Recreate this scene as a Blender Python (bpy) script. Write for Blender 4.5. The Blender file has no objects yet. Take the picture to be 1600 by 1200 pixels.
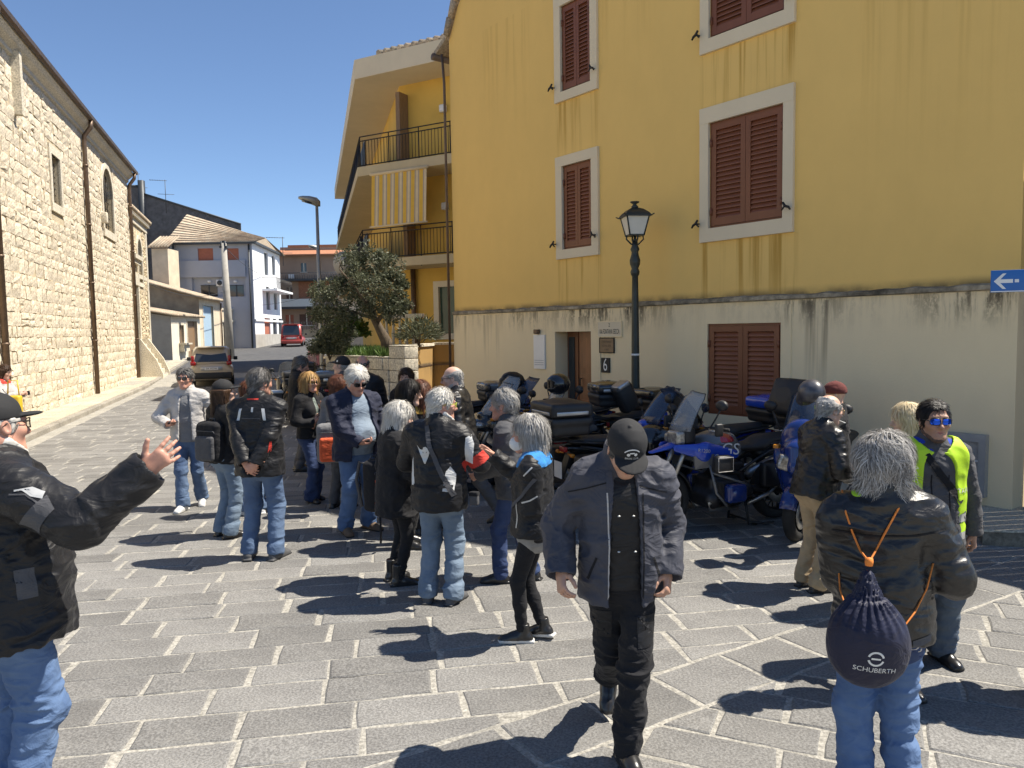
import bpy, bmesh, math, random
import numpy as np
from mathutils import Vector, Matrix, Euler, noise as mnoise
from mathutils.bvhtree import BVHTree

random.seed(7)
RNG = np.random.default_rng(7)
SC = bpy.context.scene
COL = SC.collection
R = math.radians

# ------------------------------------------------------------------ camera
CAM_H = 2.13
FPX = 1180.0
PITCH = math.atan2(84.0, FPX)
ROLL = 0.016
cam_pos = Vector((0, 0, CAM_H))
c_f = Vector((0, math.cos(PITCH), -math.sin(PITCH)))
c_v = Vector((0, math.sin(PITCH), math.cos(PITCH)))
c_x = Vector((1, 0, 0))
c_r = c_x * math.cos(ROLL) - c_v * math.sin(ROLL)
c_u = c_x * math.sin(ROLL) + c_v * math.cos(ROLL)
cd = bpy.data.cameras.new('camera')
cam = bpy.data.objects.new('camera', cd)
COL.objects.link(cam)
m3 = Matrix((c_r, c_u, -c_f)).transposed()
cam.matrix_world = Matrix.Translation(cam_pos) @ m3.to_4x4()
cd.sensor_width = 36.0
cd.lens = FPX / 1600 * 36.0
cd.clip_start = 0.05
cd.clip_end = 3000
SC.camera = cam

# ------------------------------------------------------------------ sky and sun
SUN_AZ, SUN_EL = R(7), R(58)          # azimuth counted from +X towards +Y
sun_dir = Vector((math.cos(SUN_AZ) * math.cos(SUN_EL), math.sin(SUN_AZ) * math.cos(SUN_EL), math.sin(SUN_EL)))
world = bpy.data.worlds.new('World')
SC.world = world
world.use_nodes = True
wn = world.node_tree
bg = wn.nodes['Background']
sky = wn.nodes.new('ShaderNodeTexSky')
sky.sky_type = 'NISHITA'
sky.sun_disc = False
sky.sun_elevation = SUN_EL
sky.sun_rotation = R(90) - SUN_AZ
sky.altitude = 300
sky.air_density = 0.8
sky.dust_density = 0.0
sky.ozone_density = 5.0
wn.links.new(sky.outputs[0], bg.inputs[0])
bg.inputs[1].default_value = 0.097
sl = bpy.data.lights.new('sun', 'SUN')
sl.energy = 4.9
sl.angle = R(0.5)
sl.color = (1.0, 0.95, 0.86)
sun = bpy.data.objects.new('sun', sl)
COL.objects.link(sun)
sun.rotation_euler = sun_dir.to_track_quat('Z', 'Y').to_euler()
SC.view_settings.view_transform = 'Standard'
SC.view_settings.look = 'None'
SC.view_settings.gamma = 1.0
SC.view_settings.use_curve_mapping = False
SC.view_settings.exposure = 0.84
SC.render.engine = 'CYCLES'
SC.cycles.max_bounces = 8
SC.cycles.diffuse_bounces = 4
SC.cycles.use_denoising = True
SC.view_settings.use_white_balance = True
SC.view_settings.white_balance_temperature = 6750
SC.view_settings.white_balance_tint = 10
# ------------------------------------------------------------------ layout helpers
def ray(px, py):
 return (c_f + c_r * ((px - 800) / FPX) + c_u * ((600 - py) / FPX))

def on_ground(px, py, z=0.0):
 d = ray(px, py)
 t = (z - CAM_H) / d.z
 return cam_pos + d * t

def at_depth(px, py, y):
 d = ray(px, py)
 return cam_pos + d * (y / d.y)

def gz(y):
 """height of the street: flat square, then climbing gently"""
 t = max(0.0, y - 30.0)
 return 0.027 * t * min(1.0, t / 8.0)

# ------------------------------------------------------------------ materials
MATS = {}

def mat(name, color, rough=0.7, metal=0.0, var=0.12, vscale=6.0, bump=0.0, bscale=60.0, stretch=(1, 1, 1),
  sheen=0.0, coat=0.0, spec=0.5, trans=0.0, alpha=None, color2=None, detail=4.0, emit=None, bdist=0.01, obj_random=0.0, fold=0.0):
 """principled material with object-space colour noise and a fine bump"""
 if name in MATS:
  return MATS[name]
 m = bpy.data.materials.new(name)
 m.use_nodes = True
 nt = m.node_tree
 b = nt.nodes['Principled BSDF']
 b.inputs['Roughness'].default_value = rough
 b.inputs['Metallic'].default_value = metal
 b.inputs['Specular IOR Level'].default_value = spec
 if sheen:
  b.inputs['Sheen Weight'].default_value = sheen
 if coat:
  b.inputs['Coat Weight'].default_value = coat
  b.inputs['Coat Roughness'].default_value = 0.06
 if trans:
  b.inputs['Transmission Weight'].default_value = trans
  b.inputs['IOR'].default_value = 1.3
 if alpha is not None:
  b.inputs['Alpha'].default_value = alpha
 if emit:
  b.inputs['Emission Color'].default_value = (*emit[:3], 1)
  b.inputs['Emission Strength'].default_value = emit[3]
 tc = nt.nodes.new('ShaderNodeTexCoord')
 mp = nt.nodes.new('ShaderNodeMapping')
 mp.inputs['Scale'].default_value = stretch
 nt.links.new(tc.outputs['Object'], mp.inputs[0])
 c = (*color, 1)
 if var > 0 or color2:
  n = nt.nodes.new('ShaderNodeTexNoise')
  n.inputs['Scale'].default_value = vscale
  n.inputs['Detail'].default_value = detail
  n.inputs['Roughness'].default_value = 0.6
  nt.links.new(mp.outputs[0], n.inputs[0])
  cr = nt.nodes.new('ShaderNodeValToRGB')
  lo = color2 if color2 else tuple(max(0, v * (1 - var)) for v in color)
  hi = color if color2 else tuple(min(1, v * (1 + var)) for v in color)
  cr.color_ramp.elements[0].position = 0.3
  cr.color_ramp.elements[1].position = 0.7
  cr.color_ramp.elements[0].color = (*lo, 1)
  cr.color_ramp.elements[1].color = (*hi, 1)
  nt.links.new(n.outputs[0], cr.inputs[0])
  out = cr.outputs[0]
  if obj_random:
   oi = nt.nodes.new('ShaderNodeObjectInfo')
   mr = nt.nodes.new('ShaderNodeMapRange')
   mr.inputs[3].default_value = 1 - obj_random
   mr.inputs[4].default_value = 1 + obj_random
   nt.links.new(oi.outputs['Random'], mr.inputs[0])
   mx = nt.nodes.new('ShaderNodeMix')
   mx.data_type = 'RGBA'
   mx.blend_type = 'MULTIPLY'
   mx.inputs[0].default_value = 1
   nt.links.new(out, mx.inputs[6])
   nt.links.new(mr.outputs[0], mx.inputs[7])
   out = mx.outputs[2]
  nt.links.new(out, b.inputs['Base Color'])
 else:
  b.inputs['Base Color'].default_value = c
 if bump > 0:
  n2 = nt.nodes.new('ShaderNodeTexNoise')
  n2.inputs['Scale'].default_value = bscale
  n2.inputs['Detail'].default_value = 5
  n2.inputs['Roughness'].default_value = 0.65
  nt.links.new(mp.outputs[0], n2.inputs[0])
  bp = nt.nodes.new('ShaderNodeBump')
  bp.inputs['Strength'].default_value = bump
  bp.inputs['Distance'].default_value = bdist
  nt.links.new(n2.outputs[0], bp.inputs['Height'])
  nt.links.new(bp.outputs[0], b.inputs['Normal'])
 if fold > 0:
  n3 = nt.nodes.new('ShaderNodeTexNoise')
  n3.inputs['Scale'].default_value = 8; n3.inputs['Detail'].default_value = 2.5; n3.inputs['Distortion'].default_value = 1.1
  m3 = nt.nodes.new('ShaderNodeMapping'); m3.inputs['Scale'].default_value = (1, 1, 1.7); m3.inputs['Rotation'].default_value = (.3, .5, 0)
  nt.links.new(tc.outputs['Object'], m3.inputs[0]); nt.links.new(m3.outputs[0], n3.inputs[0])
  a3 = nt.nodes.new('ShaderNodeMath'); a3.operation = 'SUBTRACT'; a3.inputs[1].default_value = .5; nt.links.new(n3.outputs[0], a3.inputs[0])
  b3 = nt.nodes.new('ShaderNodeMath'); b3.operation = 'ABSOLUTE'; nt.links.new(a3.outputs[0], b3.inputs[0])
  p3 = nt.nodes.new('ShaderNodeBump'); p3.invert = True; p3.inputs['Strength'].default_value = fold; p3.inputs['Distance'].default_value = .04
  nt.links.new(b3.outputs[0], p3.inputs['Height'])
  if bump > 0: nt.links.new(bp.outputs[0], p3.inputs['Normal'])
  nt.links.new(p3.outputs[0], b.inputs['Normal'])
 MATS[name] = m
 return m

# ------------------------------------------------------------------ objects
def tag(o, label=None, cat=None, group=None, kind=None):
 if label: o['label'] = label
 if cat: o['category'] = cat
 if group: o['group'] = group
 if kind: o['kind'] = kind
 return o

def empty(name, loc=(0, 0, 0), rz=0.0, label=None, cat=None, group=None, parent=None):
 o = bpy.data.objects.new(name, None)
 o.empty_display_size = 0.2
 COL.objects.link(o)
 o.location = loc
 o.rotation_euler = (0, 0, rz)
 if parent: o.parent = parent
 return tag(o, label, cat, group)

def link(name, me, parent=None):
 o = bpy.data.objects.new(name, me)
 COL.objects.link(o)
 if parent is not None:
  o.parent = parent
 return o

def children_of(o):
 return [c for c in bpy.data.objects if c.parent == o]

def copy_tree(o, parent=None):
 c = o.copy()
 COL.objects.link(c)
 c.parent = parent
 for ch in list(o.children):
  copy_tree(ch, c)
 return c

class MB:
 """collects shapes into one mesh"""
 def __init__(self):
  self.v = []; self.f = []; self.mi = []; self.sm = []
  self.mats = []
  self.cur = 0
  self.M = None
 def use(self, m):
  if m not in self.mats: self.mats.append(m)
  self.cur = self.mats.index(m)
  return self
 def raw(self, vs, fs, smooth=False):
  o = len(self.v)
  if self.M is not None:
   vs = [self.M @ Vector(v) for v in vs]
  self.v.extend([tuple(v) for v in vs])
  for f in fs:
   self.f.append([i + o for i in f]); self.mi.append(self.cur); self.sm.append(smooth)
 def box(self, lo, hi, T=None):
  x0, y0, z0 = lo; x1, y1, z1 = hi
  vs = [Vector(p) for p in ((x0,y0,z0),(x1,y0,z0),(x1,y1,z0),(x0,y1,z0),(x0,y0,z1),(x1,y0,z1),(x1,y1,z1),(x0,y1,z1))]
  if T is not None: vs = [T @ v for v in vs]
  self.raw(vs, [(0,3,2,1),(4,5,6,7),(0,1,5,4),(1,2,6,5),(2,3,7,6),(3,0,4,7)])
 def cbox(self, c, s, T=None):
  self.box((c[0]-s[0]/2, c[1]-s[1]/2, c[2]-s[2]/2), (c[0]+s[0]/2, c[1]+s[1]/2, c[2]+s[2]/2), T)
 def rbox(self, lo, hi, r=0.02, T=None):
  """box with chamfered edges"""
  x0, y0, z0 = lo; x1, y1, z1 = hi
  r = min(r, (x1-x0)*.45, (y1-y0)*.45, (z1-z0)*.45)
  bm = bmesh.new()
  bmesh.ops.create_cube(bm, size=1)
  for v in bm.verts:
   v.co = Vector(((x0+x1)/2 + v.co.x*(x1-x0), (y0+y1)/2 + v.co.y*(y1-y0), (z0+z1)/2 + v.co.z*(z1-z0)))
  bmesh.ops.bevel(bm, geom=list(bm.edges), offset=r, segments=2, profile=0.6, affect='EDGES')
  self.bm(bm, T, True)
 def bm(self, bm, T=None, smooth=False):
  bm.verts.index_update()
  vs = [v.co.copy() for v in bm.verts]
  if T is not None: vs = [T @ v for v in vs]
  self.raw(vs, [[v.index for v in f.verts] for f in bm.faces], smooth)
  bm.free()
 def tube(self, pts, r, n=8, cap=True, smooth=True, flat=None):
  """tube along points; r number or list"""
  pts = [Vector(p) for p in pts]
  k = len(pts)
  rs = r if isinstance(r, (list, tuple)) else [r] * k
  vs = []; fs = []
  prev = None
  for i, p in enumerate(pts):
   d = (pts[min(i+1, k-1)] - pts[max(i-1, 0)])
   if d.length < 1e-9: d = Vector((0, 0, 1))
   d.normalize()
   if prev is None:
    a = d.orthogonal().normalized()
   else:
    a = (prev - d * prev.dot(d))
    a = a.normalized() if a.length > 1e-6 else d.orthogonal().normalized()
   prev = a
   b = d.cross(a)
   for j in range(n):
    t = 2 * math.pi * j / n
    vs.append(p + (a * math.cos(t) + b * math.sin(t)) * rs[i])
  for i in range(k - 1):
   for j in range(n):
    j2 = (j + 1) % n
    fs.append((i*n+j, i*n+j2, (i+1)*n+j2, (i+1)*n+j))
  if cap:
   fs.append(tuple(range(n))[::-1]); fs.append(tuple((k-1)*n+j for j in range(n)))
  self.raw(vs, fs, smooth)
 def lathe(self, prof, n=16, T=None, cap=True, smooth=True):
  """profile (r,z) list about Z"""
  vs = []; fs = []
  k = len(prof)
  for r, z in prof:
   for j in range(n):
    t = 2 * math.pi * j / n
    vs.append(Vector((r * math.cos(t), r * math.sin(t), z)))
  if T is not None: vs = [T @ v for v in vs]
  for i in range(k - 1):
   for j in range(n):
    j2 = (j + 1) % n
    fs.append((i*n+j, i*n+j2, (i+1)*n+j2, (i+1)*n+j))
  if cap:
   if prof[0][0] > 1e-5: fs.append(tuple(range(n))[::-1])
   if prof[-1][0] > 1e-5: fs.append(tuple((k-1)*n+j for j in range(n)))
  self.raw(vs, fs, smooth)
 def prism(self, poly, a, b, T=None, smooth=False):
  """poly: list of (x,z); extruded along y from a to b"""
  n = len(poly)
  vs = [Vector((p[0], a, p[1])) for p in poly] + [Vector((p[0], b, p[1])) for p in poly]
  if T is not None: vs = [T @ v for v in vs]
  fs = [tuple(range(n)), tuple(range(n, 2*n))[::-1]]
  for i in range(n):
   j = (i + 1) % n
   fs.append((i, n+i, n+j, j))
  self.raw(vs, fs, smooth)
 def loft(self, rings, closed=True, cap=True, smooth=True):
  k = len(rings); n = len(rings[0])
  vs = [Vector(p) for rg in rings for p in rg]
  fs = []
  for i in range(k - 1):
   for j in range(n if closed else n - 1):
    j2 = (j + 1) % n
    fs.append((i*n+j, i*n+j2, (i+1)*n+j2, (i+1)*n+j))
  if cap and closed:
   fs.append(tuple(range(n))[::-1]); fs.append(tuple((k-1)*n+j for j in range(n)))
  self.raw(vs, fs, smooth)
 def mesh(self, name):
  me = bpy.data.meshes.new(name)
  me.from_pydata(self.v, [], self.f)
  for m in self.mats: me.materials.append(m)
  if self.f:
   me.polygons.foreach_set('material_index', self.mi)
   me.polygons.foreach_set('use_smooth', self.sm)
  me.update()
  return me
 def build(self, name, m=None, parent=None, fix=True):
  me = self.mesh(name)
  if m is not None:
   me.materials.clear(); me.materials.append(m)
   me.polygons.foreach_set('material_index', [0] * len(me.polygons))
  if fix and len(me.polygons) < 60000:
   bm = bmesh.new(); bm.from_mesh(me)
   bmesh.ops.recalc_face_normals(bm, faces=bm.faces)
   bm.to_mesh(me); bm.free()
  return link(name, me, parent)

def subsurf(o, lv=1):
 md = o.modifiers.new('subsurf', 'SUBSURF')
 md.levels = lv; md.render_levels = lv
 return o

def frame(o, x, y, z=None):
 """4x4 from origin and axes"""
 x = Vector(x).normalized(); y = Vector(y).normalized()
 z = Vector(z).normalized() if z is not None else x.cross(y)
 M = Matrix((x, y, z)).transposed().to_4x4()
 M.translation = Vector(o)
 return M

TEXT_CACHE = {}
def text_shape(s, size=1.0, spacing=1.0):
 """flat text: vertices in the XY plane centred on the origin, and faces"""
 key = (s, spacing)
 if key not in TEXT_CACHE:
  cu = bpy.data.curves.new('t', 'FONT')
  cu.body = s; cu.align_x = 'CENTER'; cu.align_y = 'CENTER'; cu.space_character = spacing
  cu.resolution_u = 3
  o = bpy.data.objects.new('t', cu)
  COL.objects.link(o)
  bpy.context.view_layer.update()
  me = bpy.data.meshes.new_from_object(o.evaluated_get(bpy.context.evaluated_depsgraph_get()))
  TEXT_CACHE[key] = ([tuple(v.co) for v in me.vertices], [tuple(p.vertices) for p in me.polygons])
  bpy.data.objects.remove(o); bpy.data.curves.remove(cu); bpy.data.meshes.remove(me)
 vs, fs = TEXT_CACHE[key]
 return [(v[0]*size, v[1]*size, 0.0) for v in vs], fs

# ------------------------------------------------------------------ implicit surfaces -> mesh (surface nets)
def vnoise(P, seed=0):
 """value noise in [-1,1] at points P (n,3)"""
 I = np.floor(P).astype(np.int64); f = P - I
 f = f * f * (3 - 2 * f)
 def h(i, j, k):
  n = (i * 374761393 + j * 668265263 + k * 2147483647 + seed * 974634777) & 0xffffffff
  n = ((n ^ (n >> 13)) * 1274126177) & 0xffffffff
  return ((n ^ (n >> 16)) & 0xffff) / 32767.5 - 1.0
 i, j, k = I[:, 0], I[:, 1], I[:, 2]
 x, y, z = f[:, 0], f[:, 1], f[:, 2]
 def L(a, b, t): return a + (b - a) * t
 return L(L(L(h(i,j,k), h(i+1,j,k), x), L(h(i,j+1,k), h(i+1,j+1,k), x), y),
             L(L(h(i,j,k+1), h(i+1,j,k+1), x), L(h(i,j+1,k+1), h(i+1,j+1,k+1), x), y), z)

class SDF:
 def __init__(self, lo, hi, res):
  self.res = res
  self.ax = [np.arange(lo[i], hi[i] + res, res) for i in range(3)]
  self.F = np.full([len(a) for a in self.ax], 0.3, dtype=np.float32)
 def win(self, lo, hi, pad):
  sl = []
  for i in range(3):
   a = self.ax[i]
   s = np.searchsorted(a, lo[i] - pad); e = np.searchsorted(a, hi[i] + pad)
   if e <= s: return None
   sl.append(slice(s, e))
  return tuple(sl)
 def grid(self, sl):
  return (self.ax[0][sl[0]][:, None, None].astype(np.float32), self.ax[1][sl[1]][None, :, None].astype(np.float32),
    self.ax[2][sl[2]][None, None, :].astype(np.float32))
 def op(self, sl, d, k, mode):
  A = self.F[sl]
  if mode == '+':
   if k > 0:
    h = np.maximum(k - np.abs(A - d), 0) / k
    self.F[sl] = np.minimum(A, d) - h * h * (k * 0.25)
   else:
    self.F[sl] = np.minimum(A, d)
  elif mode == '-':
   d = -d
   if k > 0:
    h = np.maximum(k - np.abs(A - d), 0) / k
    self.F[sl] = np.maximum(A, d) + h * h * (k * 0.25)
   else:
    self.F[sl] = np.maximum(A, d)
 def cone(self, a, b, ra, rb, k=0.02, mode='+', n=None, s=1.0):
  """round cone a->b; flattened along unit vector n by factor s"""
  a = np.array(a, dtype=np.float32); b = np.array(b, dtype=np.float32)
  r = max(ra, rb)
  sl = self.win(np.minimum(a, b) - r, np.maximum(a, b) + r, k + 3 * self.res)
  if sl is None: return self
  X, Y, Z = self.grid(sl)
  ab = b - a; L2 = float(ab @ ab) + 1e-9
  px, py, pz = X - a[0], Y - a[1], Z - a[2]
  t = np.clip((px * ab[0] + py * ab[1] + pz * ab[2]) / L2, 0, 1)
  qx, qy, qz = px - t * ab[0], py - t * ab[1], pz - t * ab[2]
  q2 = qx * qx + qy * qy + qz * qz
  if n is not None and s != 1.0:
   c = qx * n[0] + qy * n[1] + qz * n[2]
   q2 = q2 + c * c * (1.0 / (s * s) - 1.0)
  d = np.sqrt(q2) - (ra + (rb - ra) * t)
  if s < 1.0: d = d * (0.5 + 0.5 * s)
  self.op(sl, d, k, mode)
  return self
 def ell(self, c, r, k=0.02, mode='+', M=None):
  c = np.array(c, dtype=np.float32); r = np.array(r, dtype=np.float32)
  rm = float(r.max()) if M is not None else r
  sl = self.win(c - rm, c + rm, k + 3 * self.res)
  if sl is None: return self
  X, Y, Z = self.grid(sl)
  x, y, z = X - c[0], Y - c[1], Z - c[2]
  if M is not None:
   m = M
   x, y, z = (x*m[0][0] + y*m[1][0] + z*m[2][0], x*m[0][1] + y*m[1][1] + z*m[2][1], x*m[0][2] + y*m[1][2] + z*m[2][2])
  x, y, z = x / r[0], y / r[1], z / r[2]
  k0 = np.sqrt(x*x + y*y + z*z) + 1e-6
  k1 = np.sqrt((x/r[0])**2 + (y/r[1])**2 + (z/r[2])**2) + 1e-6
  d = k0 * (k0 - 1.0) / k1
  self.op(sl, d, k, mode)
  return self
 def box(self, c, h, rad=0.01, k=0.0, mode='+', M=None):
  """rounded box; M 3x3 rows/cols: columns are the box axes"""
  c = np.array(c, dtype=np.float32); h = np.array(h, dtype=np.float32)
  rm = float(np.linalg.norm(h)) if M is not None else h
  sl = self.win(c - rm, c + rm, k + 3 * self.res)
  if sl is None: return self
  X, Y, Z = self.grid(sl)
  x, y, z = X - c[0], Y - c[1], Z - c[2]
  if M is not None:
   m = M
   x, y, z = (x*m[0][0] + y*m[1][0] + z*m[2][0], x*m[0][1] + y*m[1][1] + z*m[2][1], x*m[0][2] + y*m[1][2] + z*m[2][2])
  qx, qy, qz = np.abs(x) - (h[0]-rad), np.abs(y) - (h[1]-rad), np.abs(z) - (h[2]-rad)
  d = np.sqrt(np.maximum(qx,0)**2 + np.maximum(qy,0)**2 + np.maximum(qz,0)**2) + np.minimum(np.maximum(qx, np.maximum(qy, qz)), 0) - rad
  self.op(sl, d, k, mode)
  return self
 def cut(self, p, n, k=0.0):
  """remove the half space on the side n points to"""
  X, Y, Z = self.ax[0][:, None, None], self.ax[1][None, :, None], self.ax[2][None, None, :]
  d = ((X - p[0]) * n[0] + (Y - p[1]) * n[1] + (Z - p[2]) * n[2]).astype(np.float32)
  A = self.F
  if k > 0:
   h = np.maximum(k - np.abs(A - d), 0) / k
   self.F = np.maximum(A, d) + h * h * (k * 0.25)
  else:
   self.F = np.maximum(A, d)
  return self
 def points(self, band=0.04):
  idx = np.nonzero(np.abs(self.F) < band)
  P = np.stack([self.ax[i][idx[i]] for i in range(3)], 1)
  return idx, P
 def wrinkle(self, amp, scale=(9, 9, 22), seed=0, fn=None, band=0.04):
  """ridged cloth folds"""
  idx, P = self.points(band)
  if len(P) == 0: return self
  S = np.array(scale)
  W = np.stack([vnoise(P * 5.0, seed + 3), vnoise(P * 5.0 + 7.7, seed + 4), vnoise(P * 5.0 + 3.3, seed + 5)], 1) * 0.5
  n1 = 1 - 2 * np.abs(vnoise(P * S + W * 1.5, seed))
  n2 = 1 - 2 * np.abs(vnoise(P * S * 2.1 + W * 2, seed + 1))
  a = amp if fn is None else amp * fn(P)
  self.F[idx] += (-(n1 * 0.7 + n2 * 0.35) * a).astype(np.float32)
  return self
 def mesh(self):
  F = self.F
  F = np.pad(F, 1, constant_values=0.3)
  ax = [np.concatenate([[a[0] - self.res], a, [a[-1] + self.res]]) for a in self.ax]
  S = F < 0
  nx, ny, nz = F.shape
  c = S[:-1, :-1, :-1].astype(np.int8)
  cnt = np.zeros((nx-1, ny-1, nz-1), np.int8)
  for dx in (0, 1):
   for dy in (0, 1):
    for dz in (0, 1):
     cnt += S[dx:nx-1+dx, dy:ny-1+dy, dz:nz-1+dz]
  act = np.nonzero((cnt > 0) & (cnt < 8))
  n = len(act[0])
  if n == 0: return np.zeros((0, 3)), np.zeros((0, 4), int)
  ids = np.full(cnt.shape, -1, np.int32)
  ids[act] = np.arange(n)
  I = np.stack(act, 1)
  acc = np.zeros((n, 3)); num = np.zeros(n)
  corner = {}
  for dx in (0, 1):
   for dy in (0, 1):
    for dz in (0, 1):
     corner[(dx, dy, dz)] = F[I[:,0]+dx, I[:,1]+dy, I[:,2]+dz]
  for axis in range(3):
   for u in (0, 1):
    for v in (0, 1):
     a = [0, 0, 0]; o = [q for q in range(3) if q != axis]
     a[o[0]] = u; a[o[1]] = v
     b = list(a); b[axis] = 1
     fa, fb = corner[tuple(a)], corner[tuple(b)]
     x = (fa < 0) != (fb < 0)
     t = np.where(x, fa / np.where(x, fa - fb, 1), 0)
     pos = np.tile(np.array(a, float), (n, 1)); pos[:, axis] = t
     acc += np.where(x[:, None], pos, 0); num += x
  fr = acc / num[:, None]
  V = np.stack([ax[i][I[:, i]] + fr[:, i] * self.res for i in range(3)], 1)
  Q = []
  # x edges
  def quads(axis):
   a = [slice(None)] * 3; b = [slice(None)] * 3
   a[axis] = slice(0, -1); b[axis] = slice(1, None)
   sa, sb = S[tuple(a)], S[tuple(b)]
   o = [q for q in range(3) if q != axis]
   e = np.stack(np.nonzero(sa != sb), 1)
   ok = (e[:, o[0]] > 0) & (e[:, o[1]] > 0) & (e[:, o[0]] < F.shape[o[0]]-1) & (e[:, o[1]] < F.shape[o[1]]-1)
   e = e[ok]
   q = []
   for du, dv in ((1, 1), (0, 1), (0, 0), (1, 0)):
    p = e.copy(); p[:, o[0]] -= du; p[:, o[1]] -= dv
    q.append(ids[p[:, 0], p[:, 1], p[:, 2]])
   q = np.stack(q, 1)
   flip = sa[e[:, 0], e[:, 1], e[:, 2]]
   if axis == 1: flip = ~flip
   q[~flip] = q[~flip][:, ::-1]
   return q
  Q = np.concatenate([quads(0), quads(1), quads(2)])
  return V, Q

def np_mesh(name, parts, mats, smooth=True):
 """parts: list of (V, Q) or (V, Q, material index)"""
 vs = []; fs = []; mi = []; o = 0
 for p in parts:
  V, Q = p[0], p[1]
  if len(V) == 0: continue
  vs.append(V); fs.append(Q + o); o += len(V)
  mi.append(np.full(len(Q), p[2] if len(p) > 2 else 0, np.int32))
 V = np.concatenate(vs); Q = np.concatenate(fs); mi = np.concatenate(mi)
 me = bpy.data.meshes.new(name)
 me.vertices.add(len(V)); me.vertices.foreach_set('co', V.astype(np.float32).ravel())
 me.loops.add(Q.size); me.loops.foreach_set('vertex_index', Q.astype(np.int32).ravel())
 me.polygons.add(len(Q)); me.polygons.foreach_set('loop_start', np.arange(0, Q.size, Q.shape[1], dtype=np.int32))
 for m in mats: me.materials.append(m)
 me.polygons.foreach_set('material_index', mi)
 me.polygons.foreach_set('use_smooth', np.full(len(Q), smooth, bool))
 me.update(calc_edges=True)
 return me

def clip_poly(poly, p, n):
 """keep the part of a 2D polygon on the side n points away from"""
 out = []
 m = len(poly)
 for i in range(m):
  a = poly[i]; b = poly[(i + 1) % m]
  da = (a[0]-p[0])*n[0] + (a[1]-p[1])*n[1]; db = (b[0]-p[0])*n[0] + (b[1]-p[1])*n[1]
  if da <= 0: out.append(a)
  if (da < 0 < db) or (db < 0 < da):
   t = da / (da - db)
   out.append((a[0] + (b[0]-a[0])*t, a[1] + (b[1]-a[1])*t))
 return out

def area2(poly):
 return 0.5 * abs(sum(poly[i][0]*poly[(i+1) % len(poly)][1] - poly[(i+1) % len(poly)][0]*poly[i][1] for i in range(len(poly))))
# ------------------------------------------------------------------ ground, street, paving
def stone_mat(name, lo, hi, speck, bump, rough=0.8, isl=0.35, stain=(0.1, 0.095, 0.085)):
 m = bpy.data.materials.new(name); m.use_nodes = True
 nt = m.node_tree; N = nt.nodes; L = nt.links
 b = N['Principled BSDF']; b.inputs['Roughness'].default_value = rough
 b.inputs['Specular IOR Level'].default_value = 0.35
 tc = N.new('ShaderNodeTexCoord')
 n1 = N.new('ShaderNodeTexNoise'); n1.inputs['Scale'].default_value = 2.2; n1.inputs['Detail'].default_value = 6
 n2 = N.new('ShaderNodeTexNoise'); n2.inputs['Scale'].default_value = speck; n2.inputs['Detail'].default_value = 3; n2.inputs['Roughness'].default_value = 0.7
 for n in (n1, n2): L.new(tc.outputs['Object'], n.inputs[0])
 r1 = N.new('ShaderNodeValToRGB')
 r1.color_ramp.elements[0].position = 0.32; r1.color_ramp.elements[1].position = 0.68
 r1.color_ramp.elements[0].color = (*lo, 1); r1.color_ramp.elements[1].color = (*hi, 1)
 L.new(n1.outputs[0], r1.inputs[0])
 r2 = N.new('ShaderNodeMapRange'); r2.inputs[1].default_value = 0.35; r2.inputs[2].default_value = 0.65
 r2.inputs[3].default_value = 0.62; r2.inputs[4].default_value = 1.32
 L.new(n2.outputs[0], r2.inputs[0])
 ge = N.new('ShaderNodeNewGeometry'); oi = N.new('ShaderNodeObjectInfo')
 ad = N.new('ShaderNodeMath'); ad.operation = 'ADD'
 L.new(ge.outputs['Random Per Island'], ad.inputs[0]); L.new(oi.outputs['Random'], ad.inputs[1])
 fr = N.new('ShaderNodeMath'); fr.operation = 'FRACT'; L.new(ad.outputs[0], fr.inputs[0])
 r3 = N.new('ShaderNodeMapRange'); r3.inputs[3].default_value = 1 - isl; r3.inputs[4].default_value = 1 + isl * 0.8
 L.new(fr.outputs[0], r3.inputs[0])
 mu = N.new('ShaderNodeMath'); mu.operation = 'MULTIPLY'; L.new(r2.outputs[0], mu.inputs[0]); L.new(r3.outputs[0], mu.inputs[1])
 mx = N.new('ShaderNodeMix'); mx.data_type = 'RGBA'; mx.blend_type = 'MULTIPLY'; mx.inputs[0].default_value = 1
 L.new(r1.outputs[0], mx.inputs[6]); L.new(mu.outputs[0], mx.inputs[7])
 n4 = N.new('ShaderNodeTexNoise'); n4.inputs['Scale'].default_value = 1.1; n4.inputs['Detail'].default_value = 9; n4.inputs['Roughness'].default_value = 0.75
 L.new(tc.outputs['Object'], n4.inputs[0])
 r4 = N.new('ShaderNodeMapRange'); r4.inputs[1].default_value = 0.55; r4.inputs[2].default_value = 0.72; r4.inputs[4].default_value = 0.6
 L.new(n4.outputs[0], r4.inputs[0])
 mx2 = N.new('ShaderNodeMix'); mx2.data_type = 'RGBA'
 L.new(r4.outputs[0], mx2.inputs[0]); L.new(mx.outputs[2], mx2.inputs[6]); mx2.inputs[7].default_value = (*stain, 1)
 L.new(mx2.outputs[2], b.inputs['Base Color'])
 bp = N.new('ShaderNodeBump'); bp.inputs['Strength'].default_value = bump; bp.inputs['Distance'].default_value = 0.008
 L.new(n2.outputs[0], bp.inputs['Height']); L.new(bp.outputs[0], b.inputs['Normal'])
 return m

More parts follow.
